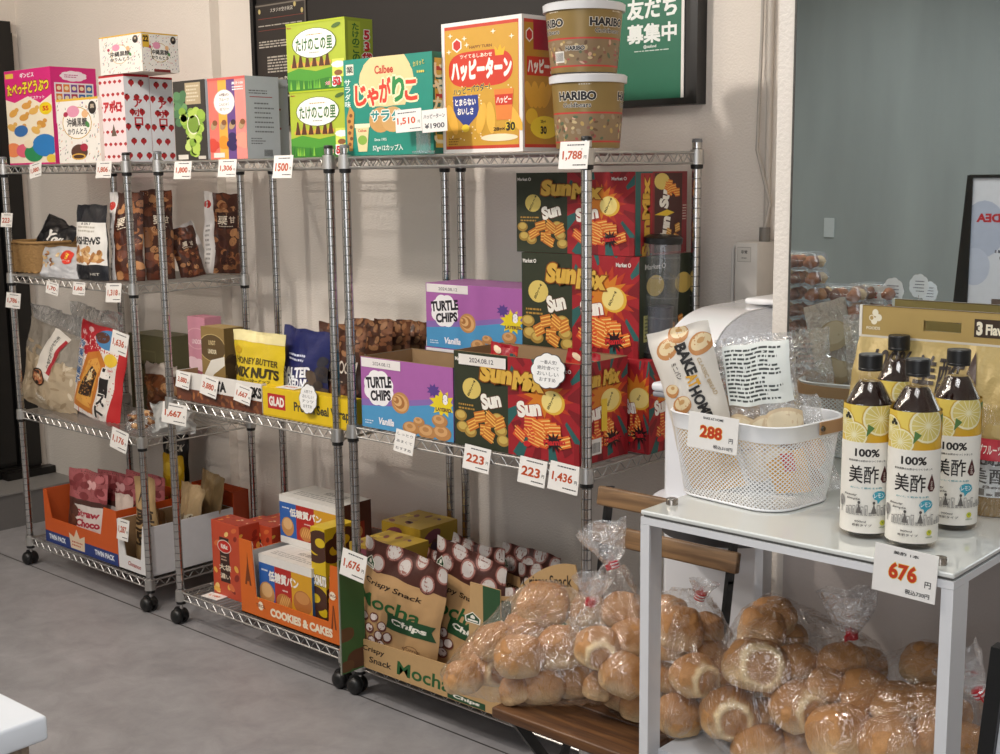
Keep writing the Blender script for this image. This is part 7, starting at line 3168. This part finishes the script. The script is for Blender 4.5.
E_ = [(625, 435, 62, 'Y', -.44, 'l'), (562, 545, 78, 'Y', -.50, 'l'), (720, 460, 66, 'Y', -.44, 'r'), (820, 455, 58, 'Y', -.42, 'r'), (700, 568, 70, 'Y', -.50, 'r'), (825, 545, 52, 'Y', -.47, 'r'), (800, 352, 58, 'Y', -.34, 'r'), (905, 560, 48, 'Y', -.45, 'r'), (640, 520, 46, 'Y', -.40, 'r'), (770, 520, 44, 'Y', -.38, 'r'), (870, 480, 40, 'Y', -.36, 'r')]
for k, L in (('D', D), ('E', E_)):
    BALLS[k] = []
    for (x, y, r, ax, v, kd) in L:
        p = zc5(x, y)
        BALLS[k].append(bun(p[0], p[1], r / 2.778 * 1.17, ax, v, kd, txt[k], gp_[k]))
# more rolls lower in the two shelf bags, below the edge of the picture, that carry the ones in view
for k, spots in (('C', [(3.375, -.36, .512), (3.37, -.29, .512)]), ('D', [(3.45, -.46, .512), (3.52, -.47, .512), (3.59, -.46, .512), (3.47, -.38, .512), (3.55, -.38, .512), (3.62, -.37, .512), (3.5, -.30, .515), (3.58, -.29, .515)]),
                 ('E', [(3.67, -.45, .512), (3.74, -.45, .512), (3.81, -.45, .512), (3.7, -.36, .512), (3.78, -.36, .512)])):
    for s in spots:
        o = bpy.data.objects.new('bread_roll', BM['r'][rb.randrange(3)])
        COL.objects.link(o)
        o.location = s
        o.scale = (.032, .032, .03)
        o.rotation_euler = (0, 0, rb.uniform(0, 6))
        tag(o, txt[k], 'bread roll', gp_[k])
        BALLS[k].append((Vector(s), .031))

tA_ = at(590.5, 602, 'Y', -.44)
tB_ = at(614, 565, 'Y', -.38)
bag('left clear tied bag of bread rolls spreading over the chair seat', BALLS['A'], tA_, SZ, tuft=(.01, .0, .055), red=False, seed=3, tail=[at(441, 672, 'Y', -.56), at(447, 686, 'Z', SZ + .004)])
bag('right tied bag of bread rolls on the chair, with the red and white tie', BALLS['B'], tB_, SZ, tuft=(-.030, 0, .075), seed=8)
bag('clear tied bag of bread rolls just behind the left leg of the white table', BALLS['C'], at(700, 596, 'Y', -.36), LZ, tuft=(.01, 0, .03), seed=5)
bag('big tied bag of bread rolls in the middle of the table lower shelf', BALLS['D'], at(852, 635, 'Y', -.38), LZ, tuft=(-.008, 0, .08), red=False, seed=13)
bag('tied bag of bread rolls at the right end of the table lower shelf', BALLS['E'], at(979, 693, 'Y', -.46), LZ, tuft=(-.03, -.02, .055), seed=17)

# ================================================================== things across the aisle, seen in the mirror


def vreal(px, py, Yv):
    """where a thing stands whose mirror image is seen on this pixel, Yv behind the mirror plane"""
    P = at(px, py, 'Y', Yv)
    return Vector((P.x, 2 * (YM - .006) - P.y, P.z))


CT = .8005
rc = random.Random(4)
pm = [M(c, .6, 0, .3, 60, .1) for c in ('#a8643a', '#c98c58', '#7a4428', '#d8b888')]


def clamshell(c, rz, top, lab, grp):
    root = empty('pastry_box', c, rz, lab, 'pastry box', grp)
    mb = MB()
    n = 36
    vs = []
    for s, z in ((.86, .0), (.97, .022), (1.0, .024), (1.0, .027), (.95, .029), (.9, .048), (.82, .052)):
        for i in range(n):
            x, y = rr_pt(i / n, .17 * s, .12 * s, .02 * s)
            vs.append((x, y, z))
    mb.add(vs, [(j * n + i, j * n + (i + 1) % n, (j + 1) * n + (i + 1) % n, (j + 1) * n + i) for j in range(6) for i in range(n)] + [tuple(range(n - 1, -1, -1)), tuple(6 * n + i for i in range(n))], ACRYL)
    mb.build('clear_shell', root, smooth=40)
    mb = MB()
    for k in range(9):
        x, y = -.055 + .055 * (k % 3), -.033 + .033 * (k // 3)
        bm = bmesh.new()
        bmesh.ops.create_icosphere(bm, subdivisions=2, radius=.02)
        for v in bm.verts:
            v.co *= 1 + .35 * noise.noise(v.co * 60 + Vector((k, 0, 0)))
        mb.bm(bm, pm[rc.randrange(4)], Matrix.Translation((x + rc.uniform(-.006, .006), y, .022)))
    mb.build('nut_pastries', root, smooth=True)
    return root


stacks_ = ((vreal(797, 390, 1.45), 8), (vreal(838, 395, 1.5), 6), (vreal(872, 395, 1.62), 6))
proto = None
for si, (p, nn) in enumerate(stacks_):
    for k in range(nn):
        lab = ('left', 'middle', 'right')[si]
        c = Vector((p.x + rc.uniform(-.006, .006), p.y + rc.uniform(-.006, .006), CT + k * .0535))
        L = 'clamshell box of nut pastries in the %s stack seen in the mirror' % lab
        if proto is None:
            proto = clamshell(c, .1, False, L, 'clamshell boxes in the left stack')
        else:
            o = dup(proto)
            o.location = c
            o.rotation_euler = (0, 0, rc.uniform(-.12, .12))
            o['label'] = L
            o['group'] = 'clamshell boxes in the %s stack' % lab
# card holders on the counter
for k, (px, py, rp, lab) in enumerate(((893, 291, 10, 'round handwritten card on a wire stand, leftmost of three seen in the mirror'), (919, 286, 9, 'round handwritten card on a wire stand, tallest one in the mirror'), (929, 292, 8, 'round handwritten card on a wire stand, right one seen in the mirror'))):
    P = vreal(px, py, 1.6 + .05 * k)
    root = empty('card_stand', (P.x, P.y, CT), PI, lab, 'card stand')
    r = rp / F * 5.2
    mb = MB()
    mb.lathe([(.0001, 0), (.02, 0), (.018, .005), (.0001, .006)], CHROME, 16)
    mb.tube([(0, 0, .005), (0, 0, P.z - CT - r * .8)], .0015, CHROME, 6)
    mb.build('wire_stand', root, smooth=40)
    mb = MB()
    out = [(r * .85 * (1 + .08 * abs(math.sin(4.5 * 2 * PI * i / 60))) * math.cos(2 * PI * i / 60), P.z - CT + r * (1 + .08 * abs(math.sin(4.5 * 2 * PI * i / 60))) * math.sin(2 * PI * i / 60)) for i in range(60)]
    mb.prism(out, -.001, 0, M('#e8edf2', .5))
    A = Art(mb, lambda x, y, o: ((x - .5) * 1.6 * r, -.001 - o, P.z - CT + (y - .5) * 1.8 * r), 1.6 * r, 1.8 * r)
    for i in range(4):
        A.lines(.2, .2 + .16 * i, .85, .3 + .16 * i, 1, '#6a6e78', rag=True)
    mb.build('paper_card', root)
P = vreal(874, 295, 1.6)
root = empty('price_stand', (P.x, P.y, CT), PI, 'small square price card with red figures, seen in the mirror', 'price stand')
mb = MB().tube([(0, 0, 0), (0, 0, P.z - CT)], .002, CHROME, 6)
mb.build('wire_stand', root)
mb = MB()
mb.box(-.032, -.002, P.z - CT - .03, .032, -.0005, P.z - CT + .03, WHITE)
A = Art(mb, lambda x, y, o: ((x - .5) * .064, -.002 - o, P.z - CT - .03 + y * .06), .064, .06)
A.text('35', .5, .5, .35, '#c8301c', bold=.06)
mb.build('paper_card', root)
# framed poster stand
P0, P1 = vreal(974, 178, 2.3), vreal(983, 320, 2.3)
PW, PH = .46, 1.0
zt2 = P0.z
root = empty('poster_stand', (P0.x + PW / 2, P0.y, 0), PI, 'black framed standing poster with red lettering, seen in the mirror at the right', 'poster stand')
mb = MB()
for (a, b_, c, d) in ((-PW / 2 - .012, .3, -PW / 2, zt2 + .012), (PW / 2, .3, PW / 2 + .012, zt2 + .012), (-PW / 2, zt2, PW / 2, zt2 + .012), (-PW / 2, .3, PW / 2, .312)):
    mb.box(a, -.012, b_, c, .012, d, BLACKP)
mb.prism([(PW / 2 + .012, zt2 + .01), (PW / 2 + .012, 0), (PW / 2 + .13, 0), (PW / 2 + .03, zt2 + .01)], .013, .03, BLACKP)
mb.prism([(-PW / 2 - .012, zt2 + .01), (-PW / 2 - .012, 0), (-PW / 2 - .13, 0), (-PW / 2 - .03, zt2 + .01)], .013, .03, BLACKP)
mb.build('stand_frame', root)
mb = MB()
H = zt2 - .312
mb.box(-PW / 2, -.006, .312, PW / 2, .006, zt2, M('#dfe2ec', .4))
A = Art(mb, lambda x, y, o: (-PW / 2 + x * PW, -.006 - o, .312 + y * H), PW, H)
A.ell(.9, .84, .07, .09, '#b9c2d8')
A.ell(.96, .72, .05, .06, '#c4cce0')
A.text('NO IDEA', .76, .875, .028, '#c02a30', w=.40, bold=.05)
A.lines(.3, .74, .9, .8, 3, '#5a5a66')
A.lines(.3, .66, .6, .68, 1, '#5a5a66')
for x in (.74, .45):
    A.rect(x - .07, .53, x + .07, .62, '#6a5850')
    A.rect(x - .08, .38, x + .08, .5, '#7a5844')
    A.ell(x, .33, .05, .09, '#8a5c40')
A.rect(.3, .50, .95, .515, '#e8e0d4')
A.lines(.4, .2, .9, .24, 2, '#5a5a66')
mb.build('poster_sheet', root)
P = vreal(830, 234, 4.9)
mb = MB().rbox(-.035, 0, -.06, .035, .008, .06, M('#c9cfcf', .4), .003, 2)
tag(mb.build('wall_switch', loc=(P.x, YF + .001, 1.14)), 'small pale switch plate on the grey-green wall seen in the mirror', 'switch')
